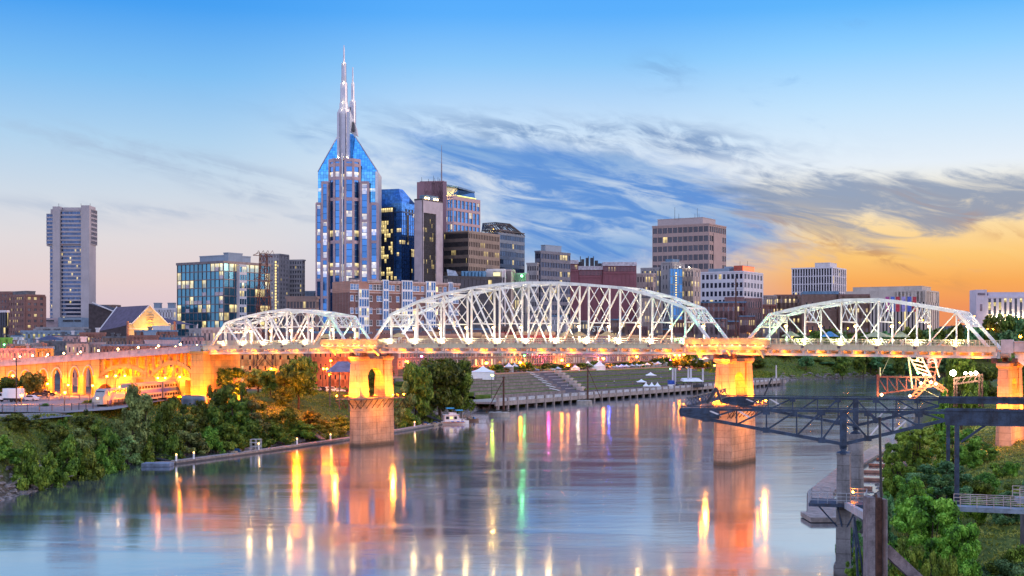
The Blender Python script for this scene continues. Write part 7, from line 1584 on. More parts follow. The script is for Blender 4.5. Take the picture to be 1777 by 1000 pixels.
q = MB(); q.hexa([tp_(1.25, -1.1, 2.85), tp_(1.25, 1.1, 2.85), tp_(1.5, 1.1, 2.85), tp_(1.5, -1.1, 2.85), tp_(1.95, -1.0, 3.9), tp_(1.95, 1.0, 3.9), tp_(2.1, 1.0, 3.9), tp_(2.1, -1.0, 3.9)]); tbox(q, 3.0, 3.9, 1.5, 1.53, 2.7, 3.7); [tbox(q, 6 + 2.2 * k, 7.6 + 2.2 * k, 1.5, 1.53, 3.4, 3.9) for k in range(4)]; q.build('window', mat('pane_dark', ()), e)
q = MB()
for k in range(8): s = 3.6 + k * .55; h0 = .95 + 1.9 * math.sin(k / 7 * 1.45); h1 = .95 + 1.9 * math.sin((k + 1) / 7 * 1.45); q.hexa([tp_(s, 1.5, h0 - .55), tp_(s, 1.55, h0 - .55), tp_(s + .56, 1.55, h1 - .55), tp_(s + .56, 1.5, h1 - .55), tp_(s, 1.5, h0 + .55), tp_(s, 1.55, h0 + .55), tp_(s + .56, 1.55, h1 + .55), tp_(s + .56, 1.5, h1 + .55)])
tbox(q, 8.0, 17, 1.5, 1.55, 1.9, 2.9); q.build('stripe', tblue, e)
q = MB(); q.lathe(tp_(.05, 0, 2.2), [(0, -.22), (.22, 0), (0, .22)], 8); q.build('headlamp', BULB['warm'], e)
for s in (3, 6, 12, 15): q = MB(); q.tube(tp_(s, -1.1, .5), tp_(s, 1.35, .5), .5, .5, 12); q.build('wheel', dk_metal, e)
for k in range(3):
    s0 = 18 + k * 23; e = thing('passenger_coach', ['double-deck silver coach with a blue band right behind the locomotive', 'double-deck silver coach with a blue band, middle of the train', 'last double-deck silver coach, by the lit viaduct end pier'][k], 'train coach', (*(T0 + tu * s0), za), 'double-deck coaches'); q = MB(); tbox(q, s0, s0 + 22, -1.5, 1.5, .7, 4.8); tbox(q, s0, s0 + 22, -1.2, 1.2, 4.8, 5.05); q.build('body', silver, e)
    q = MB(); tbox(q, s0, s0 + 22, 1.5, 1.53, 2.35, 3.25); q.build('stripe', tblue, e); q = MB()
    for j in range(10): tbox(q, s0 + 1 + 2.1 * j, s0 + 2.5 + 2.1 * j, 1.5, 1.54, 3.6, 4.3); tbox(q, s0 + 1 + 2.1 * j, s0 + 2.5 + 2.1 * j, 1.5, 1.54, 1.2, 1.9)
    q.build('window', mat('pane_dark', ()), e)
    for s in (3, 19): q = MB(); q.tube(tp_(s0 + s, -1.1, .45), tp_(s0 + s, 1.35, .45), .45, .45, 12); q.build('wheel', dk_metal, e)
def iron_fence(label, pts, h=1.9, step=2.6):
    e = thing('iron_fence', label, 'fence', (*pts[0], 0)); q, pq = MB(), MB()
    for a, c in zip(pts[:-1], pts[1:]):
        a, c = Vector(a), Vector(c); L = (c - a).length; n = max(2, int(L / step)); zf = lambda p: max(gz(p.x, p.y), 10.6)
        for k in range(n):
            p, p2 = a.lerp(c, k / n), a.lerp(c, (k + 1) / n); z0, z1 = zf(p), zf(p2)
            for hh in (.25, h - .15): q.bar((*p, z0 + hh), (*p2, z1 + hh), .05, .06)
            for j in range(9): pp = p.lerp(p2, j / 9); q.bar((*pp, z0 + .1), (*pp, z0 + h), .03, .03)
            pq.bar((*p, z0 - .2), (*p, z0 + h + .15), .14, .14)
    q.build('railing_panel', dk_metal, e); pq.build('post', dk_metal, e)
iron_fence('dark iron fence between car park and riverside road, lower left', [(-140, 284), (-101, 299), (-97, 312)])
iron_fence('dark iron fence in front of the viaduct arches', [(-134, 352), (-101, 360), (-97, 376)])
iron_fence('dark iron fence between the car park lane and the train', [(-97, 318), (-96, 356)])
e, _ = building('storage_container', 'blue grey container hut beside the last train coach', corner(318, 352, 356, 360, 20), 692, bluec, g_dim, (6, 1), (2, 1), 1, 1, .1, .1, cat='container', z0=9)
# lattice power mast
e = thing('lattice_mast', 'rust-brown lattice power mast before the dark glass office', 'power mast', tuple(at(457, 640, 455))); q = MB(); Ym = 455.0
def mp_(px, py, dy=0): return Vector((xat(px, Ym), Ym + dy, zat(py, Ym)))
lev = [(640, 17), (600, 14.5), (565, 12.5), (535, 10.5), (505, 8.5), (480, 7), (460, 6.2), (440, 5.6)]
for (y0, h0), (y1, h1) in zip(lev[:-1], lev[1:]):
    for s, t in ((-1, 0), (1, 0), (-1, 1), (1, 1)):
        d0, d1 = h0 * 2 * Ym / F * t, h1 * 2 * Ym / F * t; q.bar(mp_(456 + s * h0, y0, d0), mp_(456 + s * h1, y1, d1), .26, .26); q.bar(mp_(456 - s * h0, y0, d0), mp_(456 + s * h1, y1, d1), .16, .16)
        q.bar(mp_(456 + s * h0, y0, 0), mp_(456 + s * h1, y1, h1 * 2 * Ym / F), .12, .12)
    q.bar(mp_(456 - h1, y1), mp_(456 + h1, y1), .18, .18)
q.build('tower', rust_steel, e)
for py, hw in ((440, 17), (482, 16), (512, 16)):
    q = MB(); q.bar(mp_(456 - hw, py + 3), mp_(456 + hw, py + 6), .22, .22); q.bar(mp_(456 - hw, py + 3), mp_(456 - 5, py - 2), .16, .16); q.bar(mp_(456 + hw, py + 6), mp_(456 + 5, py - 2), .16, .16)
    if py == 440:
        for a in (-12, -4, 4, 12): q.bar(mp_(456 + a, py + 2), mp_(456 + a + 5, py - 5), .12, .12); q.bar(mp_(456 + a + 5, py - 5), mp_(456 + a + 8, py + 3), .12, .12)
    q.build('cross_arm', rust_steel, e)
# street lamps
lamp_n = [0]
def street_lamp(px, py, Y, kind='sodium', power=700, label=None, group='sodium street lamps', zg=None, r=.32, twin=False):
    x, z = xat(px, Y), zat(py, Y); zg = gz(x, Y) if zg is None else zg; zg = min(zg, z - 1.5)
    e = thing('street_lamp', label or 'glowing orange street lamp on a slim dark post', 'street lamp', (x, Y, zg), group); q = MB(); q.tube((x, Y, zg - .3), (x, Y, z + .25), .13, .08, 6); q.tube((x, Y, zg), (x, Y, zg + .6), .24, .2, 8); q.build('post', dark_steel, e)
    q = MB(); q.bar((x, Y, z + .3), (x + .5, Y - .5, z + .3), .09, .09); q.lathe((x + .3, Y - .6, z + .2), [(0, .16), (r * 1.25, .1), (r * 1.3, 0)], 10); q.build('hood', dark_steel, e)
    q = MB(); q.lathe((x + .3, Y - .6, z), [(0, -r), (r * .8, -r * .6), (r, 0), (r * .8, r * .5), (0, r * .6)], 10); q.build('globe', BULB[kind], e)
    light('lamp_light', (x + .3, Y - .6 + r, z - .2), power, LCOL[kind], r * .6, e, **(dict(spot=172, aim=(x + .3, Y + 3, z - 4)) if kind == 'sodium' else {}))
    return e
AL, AR = 'orange street lamp among the arches and cars of the left bank', 'orange street lamp along the promenade in front of the brick row'
for px, py, Y in ((37, 686, 330), (112, 681, 330), (82, 666, 372), (118, 668, 385), (160, 669, 382), (185, 653, 375), (200, 652, 378), (216, 652, 381), (190, 661, 395), (207, 671, 352), (183, 676, 350), (273, 656, 372), (286, 656, 374), (311, 654, 368), (276, 666, 385), (333, 664, 384), (22, 652, 392), (236, 663, 398)):
    street_lamp(px, py, Y, 'sodium', 5000, AL, 'orange street lamps of the left bank')
for px, py, Y in ((560, 640, 462), (566, 640, 463), (574, 644, 455), (571, 650, 448), (573, 626, 470), (470, 640, 470), (515, 654, 425)): street_lamp(px, py, Y, 'sodium', 4500, 'orange street lamp by the parked cars under the left truss', 'orange lamps by the parked cars')
for px, py, pw in ((705, 628, 1500), (843, 630, 2200), (902, 629, 2200), (974, 625, 2200), (1046, 622, 1900), (1104, 619, 2200), (1170, 616, 2200), (1186, 615, 2200), (1178, 616.5, 1500), (1214, 613, 2600), (1151, 622, 1200), (1159, 631, 900), (985, 634, 500), (918, 636, 500)):
    Y = YD(px, 84)
    street_lamp(px, py, Y, 'sodium', pw * 8, AR, 'orange promenade lamps', r=.75)
for px, py, Y, k, pw, lb in ((853, 651, YD(853, 16), 'yellow', 1500, 'yellow-green harbour lamp on a thin pole left of the terraces'), (1056, 611, YD(1056, 83), 'blue', 7000, 'deep blue lamp high before the brick row'), (951.5, 612, YD(951.5, 83), 'pink', 8000, 'pink glowing lamp before the crimson house'), (909, 617, YD(909, 83), 'green', 2000, 'green lamp before the left end of the crimson house'), (1002, 609.5, YD(1002, 83), 'white', 3500, 'dazzling white lamp before the magenta billboards'), (730.5, 618, YD(730, 83), 'pink', 900, 'violet-pink light tube left of the riverside treetops'), (1162, 640, YD(1162, 60), 'green', 1400, 'small green lamp by the stage columns'), (1178, 640, YD(1178, 60), 'red', 1800, 'small red lamp by the stage columns'), (1162, 625, YD(1162, 81), 'pink', 700, 'small pink lamp on the promenade before the stage'), (1239, 634, YD(1239, 40), 'yellow', 200, 'faint yellow lamp on the far bank beside the right pier')):
    street_lamp(px, py, Y, k, pw, lb, 'coloured lamps of the waterfront', r=.5)
for px, py, Y in ((1713, 551, 1230), (1720, 561, 1200), (1734, 552, 1240), (1767, 553, 1250), (1713, 571, 1170), (1722, 571, 1175), (1768, 584, 430), (1690, 549, 1240)): street_lamp(px, py, Y, 'sodium', 5000, 'orange street lamp among the trees below the columned hall', 'orange lamps at the right edge', r=.4)
for px, py, Y in ((1405, 575, 1100), (1470, 570, 1110), (1560, 560, 1140), (1600, 556, 1160), (1374, 585, 1080)): street_lamp(px, py, Y, 'sodium', 3500, 'orange street lamp on the road behind the right truss', 'orange lamps behind the right truss', r=.35)
for px, py in ((22, 611), (14, 613), (8, 612), (40, 609)): street_lamp(px, py, 460, 'warm', 500, 'warm white lamp among the old town roofs at the left edge', 'warm lamps at the left edge', r=.3)
street_lamp(7, 598, 500, 'green', 900, 'green lamp by the green-lit house at the left edge', None)
q = MB(); xx_ = xat(1277, 850); q.tube((xx_, 850, 2), (xx_, 850, zat(483, 850)), .6, .45, 8); [q.bar((xx_ - 4, 850, zat(p, 850)), (xx_ + 4, 850, zat(p, 850)), .2, .2) for p in (494, 502, 510)]; tag(q.build('utility_pole', rust_steel), 'tall rusty utility pole before the plum brick warehouse', 'utility pole')
q = MB(); x_ = xat(28.5, 335); q.tube((x_, 335, 9), (x_, 335, zat(622, 335)), .16, .12, 6); q.bar((x_ - 1.2, 335, zat(627, 335)), (x_ + 1.2, 335, zat(627, 335)), .1, .1); tag(q.build('utility_pole', dark_steel), 'thin dark utility pole with a crossarm by the box truck', 'utility pole')
# ------------------------------------------------------------------ red steel sculpture on the right bank
Yk = 330.0; kr = mat('red_oxide', (.5, .13, .07), .55, var=.15); krd = mat('dark_red_steel', (.22, .05, .04), .6, var=.2); kp_ = mat('pink_steel', (.55, .32, .30), .5, var=.08)
def kq(px, py, dy=0): return Vector((xat(px, Yk), Yk + dy, zat(py, Yk)))
e = thing('steel_sculpture', 'big red steel sculpture of crossing ladders and trusses beyond the bridge', 'sculpture', tuple(kq(1610, 690)))
def ladder(nm, a0, a1, b0, b1, n, m, w_=.3, dy=0):
    q = MB(); q.bar(kq(*a0, dy), kq(*a1, dy), w_, w_); q.bar(kq(*b0, dy), kq(*b1, dy), w_, w_)
    for k in range(n + 1): q.bar(kq(*a0, dy).lerp(kq(*a1, dy), k / n), kq(*b0, dy).lerp(kq(*b1, dy), k / n), w_ * .8, w_ * .8)
    q.build(nm, m, e)
ladder('ladder', (1562, 590), (1592, 645), (1584, 590), (1615, 653), 8, kp_, .38); ladder('leg', (1578, 692), (1606, 660), (1587, 692), (1616, 664), 6, kr, .34)
ladder('wing', (1606, 618), (1622, 630), (1636, 598), (1655, 600), 4, kr, .32, 3); ladder('wing_lattice', (1648, 598), (1627, 655), (1634, 606), (1612, 650), 7, kr, .42, 3)
q = MB()
for k in range(10):
    a, c = k / 10, (k + 1) / 10; f = lambda t, o: kq(1617 + 30 * t, 670 + 18 * t ** 1.6 + o, 1); q.bar(f(a, 0), f(c, 0), .34, .34); q.bar(f(a, -9), f(c, -9), .34, .34); q.bar(f(a, 0), f(c, -9), .22, .22)
q.build('curved_rail', kr, e)
q = MB(); top0, top1, bo0, bo1 = (1523, 654), (1622, 655), (1524, 684), (1622, 670)
q.bar(kq(*top0), kq(*top1), .4, .4); q.bar(kq(*bo0), kq(*bo1), .4, .4); n = 6
for k in range(n + 1):
    a, c = kq(*top0).lerp(kq(*top1), k / n), kq(*bo0).lerp(kq(*bo1), k / n); q.bar(a, c, .3, .3, (0, 1, 0))
    if k < n: q.bar(a, kq(*bo0).lerp(kq(*bo1), (k + 1) / n), .2, .2, (0, 1, 0))
q.bar(kq(1523, 650), kq(1523, 690), .5, .5); q.build('horizontal_truss', krd, e)
q = MB(); q.tube(kq(1574, 605), kq(1583, 674), .24); q.tube(kq(1527, 638), kq(1527, 655), .2); q.tube(kq(1621, 622), kq(1630, 655), .16); q.build('pole', mat('cream_pole', (.6, .55, .3), .5), e)
q = MB()
for a, c in (((1547, 612), (1529, 652)), ((1606, 617), (1598, 628)), ((1602, 676), (1634, 692))): q.tube(kq(*a), kq(*c), .05, .05, 5)
q.build('cable', mat('cream_pole', ()), e)
q = MB(); pts = [kq(1622 + 8 * math.cos(t), 630 - 9 * math.sin(t), 2) for t in [math.pi * k / 8 for k in range(9)]]; q.path(pts, .25); q.path([p + Vector((0, 0, -.9)) for p in pts], .2); q.build('hoop', kp_, e)
for px, py, pw in ((1601, 650, 1300), (1596, 665, 1100), (1622, 666, 1300), (1613, 663, 800), (1577, 687, 500), (1528, 685, 400), (1590, 625, 700)):
    q = MB(); q.lathe(kq(px, py, -1), [(0, -.4), (.42, 0), (0, .4)], 8); q.build('spot_lamp', BULB['warm'], e); light('sculpture_light', kq(px, py, -2.4), pw, (1, .72, .3), .3, e)
e = thing('lamp_gantry', 'rusty post frame carrying dazzling white flood lamps beside the sculpture', 'lamp frame', tuple(kq(1670, 700)))
for px in (1649, 1653, 1692, 1697): q = MB(); q.bar(kq(px, 656 if px < 1660 else 648, -3), kq(px, 705, -3), .35, .35); q.build('post', rust_steel, e)
q = MB(); q.bar(kq(1650, 666, -3), kq(1694, 660, -3), .4, .4); q.bar(kq(1650, 656, -3), kq(1694, 650, -3), .3, .3)
for k in range(4): q.bar(kq(1652 + 10 * k, 665 - 1.4 * k, -3), kq(1660 + 10 * k, 654 - 1.4 * k, -3), .2, .2)
q.build('beam', rust_steel, e)
for px, py, pw, r in ((1646, 647, 3000, .75), (1667, 647.5, 500, .35), (1676, 647.5, 500, .35), (1685, 647, 900, .45)):
    q = MB(); q.lathe(kq(px, py, -3.5), [(0, -r), (r * .75, -r * .7), (r, 0), (r * .75, r * .7), (0, r)], 12); q.build('flood_lamp', BULB['white'], e); light('flood_light', kq(px, py, -5), pw, LCOL['white'], .4, e)
q = MB(); q.lathe(kq(1589, 647, -2), [(0, -.35), (.38, 0), (0, .35)], 8); tag(q.build('signal_lamp', BULB['green']), 'green signal lamp left of the red sculpture', 'signal lamp'); light('signal_light', kq(1589, 647, -3.2), 500, LCOL['green'], .3)
# far dock end
e = thing('far_landing', 'concrete landing stage with a tall pale mast at the far right end of the wharf', 'landing stage', (172, 850, 0)); q = MB(); x0, x1 = xat(1305, 850), xat(1357, 850); q.box(x0, x1, 846, 862, .5, 4.2); q.build('deck', dockm, e); q = MB()
for k in range(7): q.box(x0 + k * 3.1, x0 + k * 3.1 + .7, 845, 846.2, -1, 4.6)
q.build('pile', dockm, e); q = MB(); q.tube((xat(1347, 850), 850, 3), (xat(1347, 850), 850, zat(634, 850)), .5, .4, 8); q.build('mast', whitec, e)
# ------------------------------------------------------------------ vegetation
nr_ = np.random.default_rng(11)
def leaf_mesh(name, pts, nrm, size, m, aspect=.62, droop=0.0):
    n = len(pts); a = nr_.normal(size=(n, 3)); nn = nrm + .55 * nr_.normal(size=(n, 3)); nn /= np.linalg.norm(nn, axis=1, keepdims=True) + 1e-9
    t = np.cross(nn, a); t /= np.linalg.norm(t, axis=1, keepdims=True) + 1e-9
    if droop: t = t * (1 - droop) + np.array([0, 0, -1.0]) * droop; t /= np.linalg.norm(t, axis=1, keepdims=True)
    bt = np.cross(nn, t); bt /= np.linalg.norm(bt, axis=1, keepdims=True) + 1e-9
    s = (size * nr_.uniform(.6, 1.35, n))[:, None]
    V_ = np.stack([pts - t * s, pts - bt * s * aspect + nn * s * .15, pts + t * s, pts + bt * s * aspect + nn * s * .15], 1).reshape(-1, 3)
    me = bpy.data.meshes.new(name); me.vertices.add(n * 4); me.vertices.foreach_set('co', V_.ravel())
    me.loops.add(n * 4); me.loops.foreach_set('vertex_index', np.arange(n * 4)); me.polygons.add(n); me.polygons.foreach_set('loop_start', np.arange(0, n * 4, 4)); me.polygons.foreach_set('loop_total', np.full(n, 4)); me.update(calc_edges=True); me.materials.append(m); return me
def crown_points(clumps, n, shell=.45):
    c = np.array([q[0] for q in clumps]); r = np.array([q[1] for q in clumps], float); w_ = r ** 2; w_ /= w_.sum(); k = nr_.choice(len(c), n, p=w_)
    d = nr_.normal(size=(n, 3)); d /= np.linalg.norm(d, axis=1, keepdims=True); rad = nr_.uniform(shell, 1.0, n) ** .6
    rad *= 1 + .22 * np.sin(d[:, 0] * 7 + k) * np.cos(d[:, 1] * 6 - k)
    p = c[k] + d * (r[k] * rad)[:, None] * np.array([1, 1, .82]); return p, d
def clump_set(kind, seed, h, wdt):
    r = random.Random(seed); out = []
    if kind == 'round':
        for _ in range(26):
            a, q = r.uniform(0, 6.28), r.random() ** .5; z = r.uniform(.32, .92); rr = wdt / 2 * math.sqrt(max(.05, 1 - ((z - .58) / .46) ** 2)) * q * .82; out.append(((rr * math.cos(a), rr * math.sin(a), h * z), wdt * r.uniform(.11, .2)))
    elif kind == 'upright':
        for _ in range(24):
            a, q = r.uniform(0, 6.28), r.random() ** .5; z = r.uniform(.12, .94); rr = wdt / 2 * (1 - z ** 2.2) ** .6 * q * .75; out.append(((rr * math.cos(a), rr * math.sin(a), h * z), wdt * r.uniform(.14, .22)))
    elif kind == 'mound':
        for _ in range(26):
            a, q = r.uniform(0, 6.28), r.random() ** .6; zt = h * (1 - (q * .95) ** 1.7) ; z = zt * r.uniform(.35, .95); out.append(((wdt / 2 * q * math.cos(a), wdt / 2 * q * math.sin(a), z), wdt * r.uniform(.09, .17)))
        out.append(((r.uniform(-.1, .1) * wdt, 0, h * .93), wdt * .1)); out.append(((r.uniform(-.2, .2) * wdt, 0, h * .82), wdt * .12))
    elif kind == 'open':
        for _ in range(60):
            a, q = r.uniform(0, 6.28), r.random() ** .42; z = r.uniform(.12, .97); rr = wdt / 2 * math.sqrt(max(.04, 1 - ((z - .5) / .54) ** 2)) * q * .95 * (1 + .18 * math.sin(3 * a + seed)); out.append(((rr * math.cos(a), rr * math.sin(a), h * z), wdt * r.uniform(.055, .115)))
    elif kind == 'shrub':
        for _ in range(16):
            a, q = r.uniform(0, 6.28), r.random() ** .5; z = r.uniform(.2, .85); out.append(((wdt / 2 * q * .8 * math.cos(a), wdt / 2 * q * .8 * math.sin(a), h * z), wdt * r.uniform(.13, .22)))
    return out
def trunk_mesh(name, clumps, h, r0, low=.3, seed=0):
    q = MB(); rr = random.Random(seed); base = Vector((0, 0, -.6)); fork = Vector((rr.uniform(-.3, .3), rr.uniform(-.3, .3), h * low)); q.tube(base, fork, r0, r0 * .75, 8)
    top = Vector((rr.uniform(-.5, .5), rr.uniform(-.5, .5), h * .8)); q.tube(fork, top, r0 * .7, r0 * .2, 7)
    for c, r in clumps[:16]:
        t = rr.uniform(0, .6); s = fork.lerp(top, t); m = s.lerp(Vector(c), .5) + Vector((0, 0, -r * .3)); q.tube(s, m, r0 * .32, r0 * .2, 5); q.tube(m, Vector(c), r0 * .2, r0 * .06, 5)
    return q.mesh(name, bark)
L_dark = leafmat('leaf_dark', (0.0335, 0.0706, 0.00945), (0.0977, 0.162, 0.0189), (0.238, 0.294, 0.0394)); L_mid = leafmat('leaf_mid', (0.0558, 0.132, 0.0158), (0.14, 0.251, 0.0284), (0.307, 0.442, 0.0552)); L_bright = leafmat('leaf_bright', (.05, .12, .012), (.17, .32, .03), (.36, .52, .07)); L_grey = leafmat('leaf_grey', (0.0838, 0.132, 0.0394), (0.196, 0.265, 0.0788), (0.392, 0.47, 0.142)); L_blue = leafmat('leaf_blue', (0.0418, 0.146, 0.0552), (0.112, 0.265, 0.0945), (0.252, 0.442, 0.158)); L_gold = leafmat('leaf_gold', (0.14, 0.146, 0.0126), (0.335, 0.294, 0.0315), (0.67, 0.5, 0.063))
def plant_proto(kind, h, wdt, n, size, m, seed, r0=.3, low=.3, droop=0.0):
    cl = clump_set(kind, seed, h, wdt); p, d = crown_points(cl, n); p[:, 2] = np.maximum(p[:, 2], .05 * h * nr_.random(n)); return leaf_mesh('crown', p, d + np.array([0, 0, .25]), size, m, droop=droop), trunk_mesh('trunk', cl, h, r0, low, seed), h, wdt
PROT = {}
def plant(pk, name, label, cat, loc, h, w_, rz, group=None):
    cm, tm, h0, w0 = PROT[pk]; e = thing(name, label, cat, loc, group); e.scale = (w_ / w0, w_ / w0, h / h0); e.rotation_euler = (0, 0, rz)
    for nm, me_ in (('crown', cm), ('trunk', tm)):
        o = bpy.data.objects.new(nm, me_); C.objects.link(o); o.parent = e
    return e
for s in range(3):
    PROT['mound%d' % s] = plant_proto('mound', 7, 9, 5200, .30, [L_mid, L_dark, L_mid][s], 20 + s, .2, .3, .25)
    PROT['vine%d' % s] = plant_proto('mound', 9, 8, 5200, .32, [L_dark, L_grey, L_dark][s], 30 + s, .25, .35, .35)
    PROT['upright%d' % s] = plant_proto('upright', 13, 8, 6000, .33, [L_grey, L_dark, L_mid][s], 40 + s, .35, .3)
    PROT['round%d' % s] = plant_proto('round', 12, 11, 6500, .36, [L_dark, L_mid, L_dark][s], 50 + s, .4, .3)
    PROT['street%d' % s] = plant_proto('round', 6, 6.5, 1500, .42, [L_dark, L_gold, L_dark][s], 60 + s, .22, .35)
    PROT['near%d' % s] = plant_proto('open', 9, 8, 20000, .17, [L_bright, L_mid, L_blue][s], 70 + s, .22, .25)
    PROT['shrub%d' % s] = plant_proto('shrub', 3, 3.6, 4500, .11, [L_mid, L_blue, L_bright][s], 80 + s, .08, .25)
    PROT['far%d' % s] = plant_proto('round', 10, 10, 1400, .62, [L_dark, L_blue, L_dark][s], 90 + s, .35, .3)
# left bank: vine-draped growth between water and road, from the left edge to the pier
lb = [  # px of the axis, row of the top, depth, width px, kind
 (8, 758, 238, 70, 'mound0'), (52, 775, 236, 62, 'mound2'), (28, 742, 256, 70, 'mound1'), (70, 726, 266, 46, 'vine0'), (88, 790, 243, 56, 'mound0'), (112, 728, 266, 44, 'vine2'), (120, 762, 255, 60, 'mound2'), (104, 745, 262, 60, 'mound1'), (148, 712, 286, 40, 'vine0'), (150, 782, 256, 64, 'mound0'), (168, 735, 276, 66, 'vine2'), (190, 752, 275, 60, 'mound1'), (176, 776, 268, 50, 'mound2'), (140, 748, 270, 60, 'vine1'),
 (230, 682, 292, 52, 'upright0'), (252, 696, 300, 56, 'upright0'), (216, 714, 296, 44, 'vine1'), (292, 690, 306, 54, 'upright1'), (276, 726, 300, 50, 'vine2'), (318, 706, 318, 56, 'vine0'), (330, 736, 314, 56, 'vine1'), (346, 700, 326, 50, 'vine2'), (362, 676, 330, 46, 'vine0'), (372, 712, 328, 56, 'mound1'), (388, 668, 340, 60, 'upright1'), (404, 690, 336, 66, 'vine2'), (420, 672, 346, 60, 'vine0'), (436, 700, 344, 66, 'vine1'), (362, 744, 318, 56, 'mound0'), (398, 738, 326, 60, 'mound2'), (440, 734, 336, 60, 'mound1'), (462, 704, 356, 56, 'vine0'), (478, 736, 346, 66, 'mound2'), (500, 712, 362, 60, 'mound1'), (522, 732, 360, 66, 'mound0'), (548, 736, 368, 60, 'mound2'), (574, 734, 376, 56, 'mound0'), (300, 762, 298, 46, 'mound1'), (220, 762, 286, 50, 'vine1'), (260, 770, 292, 44, 'mound0'), (540, 716, 382, 56, 'mound1'), (590, 722, 390, 50, 'mound2')]
lb.sort(key=lambda t: t[0]); kn = {'mound': ('vine_covered_shrub', 'low vine-covered shrub mound', 'shrub'), 'vine': ('vine_draped_tree', 'tree draped in hanging vines', 'tree'), 'upright': ('bushy_tree', 'upright bushy grey-green tree', 'tree')}
cnt = {}
for px, py, Y, wpx, pk in lb:
    k = pk[:-1]; cnt[k] = cnt.get(k, 0) + 1; nm, ds, ct = kn[k]; x = xat(px, Y); zg = gz(x, Y); h = max(2.5, zat(py, Y) - zg); h *= 1.12; plant(pk, nm, '%s on the left bank, %s such from the left' % (ds, ORD[cnt[k] - 1]), ct, (x, Y, zg - .3), h, wpx / F * Y, rng.uniform(0, 6.28), 'growth along the left bank')
# taller single trees
def tree(pk, label, px, ptop, Y, wpx, name='leafy_tree', zg=None, group=None):
    x = xat(px, Y); zg = gz(x, Y) if zg is None else zg; return plant(pk, name, label, 'tree', (x, Y, zg - .3), max(2.0, zat(ptop, Y) - zg), wpx / F * Y, rng.uniform(0, 6.28), group)
tree('round0', 'tall dark tree standing before the left truss', 518, 612, 400, 70); tree('upright1', 'narrow dark tree at the left foot of the tall dark tree', 492, 640, 396, 44); tree('round2', 'orange-lit tree under the left truss beside the viaduct end pier', 392, 634, 372, 64); tree('street1', 'small amber-lit tree under the middle of the left truss', 448, 636, 430, 56); tree('street2', 'small amber-lit tree left of the tall dark tree', 470, 644, 415, 44)
tree('street1', 'orange-lit tree before the second viaduct arch', 56, 640, 372, 42); tree('round0', 'dark-based orange tree at the left edge before the arches', 18, 650, 366, 44); tree('street0', 'low trimmed bush between the two iron fences', 160, 692, 338, 40); tree('street2', 'orange-lit bush between truck and fence', 78, 702, 322, 18)
tree('round1', 'big round riverside tree just right of the left pier', 722, 632, 430, 62); tree('round0', 'biggest riverside tree left of the white marquee', 764, 614, 452, 92); tree('round2', 'dark riverside tree behind the biggest one', 790, 618, 470, 66); tree('round1', 'leaning riverside tree over the houseboat', 800, 650, 462, 50); tree('vine1', 'vine-hung tree at the water just right of the left pier', 705, 660, 425, 46); tree('mound0', 'low shrub at the water between left pier and small boats', 708, 708, 420, 44, 'waterside_shrub'); tree('mound1', 'low shrub behind the black gangway', 738, 700, 446, 50, 'waterside_shrub'); tree('round2', 'riverside tree directly behind the left pier legs', 655, 628, 440, 60)
for k, (px, pt, Y, w_) in enumerate(((836, 696, 545, 30), (858, 692, 556, 34), (882, 694, 560, 30), (905, 697, 562, 26))): tree('mound%d' % (k % 3), 'green scrub on the stony bank, %s clump right of the houseboat' % ORD[k], px, pt, Y, w_, 'bank_scrub', group='scrub on the stony bank')
for k, (px, pt, w_) in enumerate(((858, 632, 34), (872, 637, 26), (890, 630, 38), (914, 629, 34), (932, 634, 26), (948, 630, 40), (968, 632, 36), (990, 629, 30), (1012, 630, 34), (1032, 626, 28), (1056, 629, 28), (1084, 628, 36), (1108, 627, 30), (1122, 626, 26), (1140, 622, 30), (1154, 620, 26), (1176, 620, 30), (1196, 613, 34), (1210, 620, 26), (1228, 624, 24))): Y = YD(px, 83 + k % 3); tree('street%d' % (k % 3), 'small promenade tree before the brick row, %s from the left' % ORD[k], px, pt, Y, w_, 'street_tree', group='promenade trees')
for k, (px, pt, Y, w_) in enumerate(((1372, 588, 1040, 30), (1392, 576, 1070, 34), (1414, 574, 1085, 36), (1438, 572, 1090, 38), (1462, 574, 1100, 36), (1486, 577, 1100, 38), (1510, 577, 1105, 36), (1534, 575, 1110, 38), (1558, 573, 1115, 38), (1584, 570, 1120, 38), (1610, 570, 1125, 40), (1636, 569, 1130, 40), (1662, 565, 1140, 40), (1690, 562, 1150, 44), (1722, 546, 1190, 34), (1744, 548, 1200, 36), (1762, 549, 1205, 32), (1782, 550, 1210, 36), (1714, 576, 1150, 46), (1748, 574, 1155, 50), (1786, 572, 1160, 46), (1600, 588, 1100, 40), (1680, 584, 1125, 44), (1640, 590, 1110, 40))): tree('far%d' % (k % 3), 'dark leafy tree behind the right truss, %s from the left in the tree belt' % ORD[k], px, pt, Y, w_, 'dark_tree', group='tree belt behind the right truss')
for k in range(30):
    t = k / 29; px = 1318 + 340 * t + rng.uniform(-8, 8); Y = 965 + 90 * t + rng.uniform(0, 60); x = xat(px, Y); tree('far%d' % (k % 3), 'bushy tree on the green slope of the far bank, %s from the left' % ORD[k], px, 612 + rng.uniform(0, 22) + (0 if k % 3 else -4), Y + 20 * (k % 3), rng.uniform(26, 46), 'slope_tree', group='trees on the far slope')
tree('round1', 'floodlit tree behind the lamp frame of the sculpture', 1668, 616, 345, 70); tree('round2', 'second floodlit tree right of the lamp frame', 1690, 650, 352, 46); tree('round0', 'dark tree at the right edge beyond the bridge', 1770, 610, 380, 80); tree('round2', 'dark tree beyond the bridge left of the right bank pier', 1706, 628, 400, 60); tree('mound0', 'low shrub below the sculpture trusses', 1640, 676, 322, 40, 'waterside_shrub')
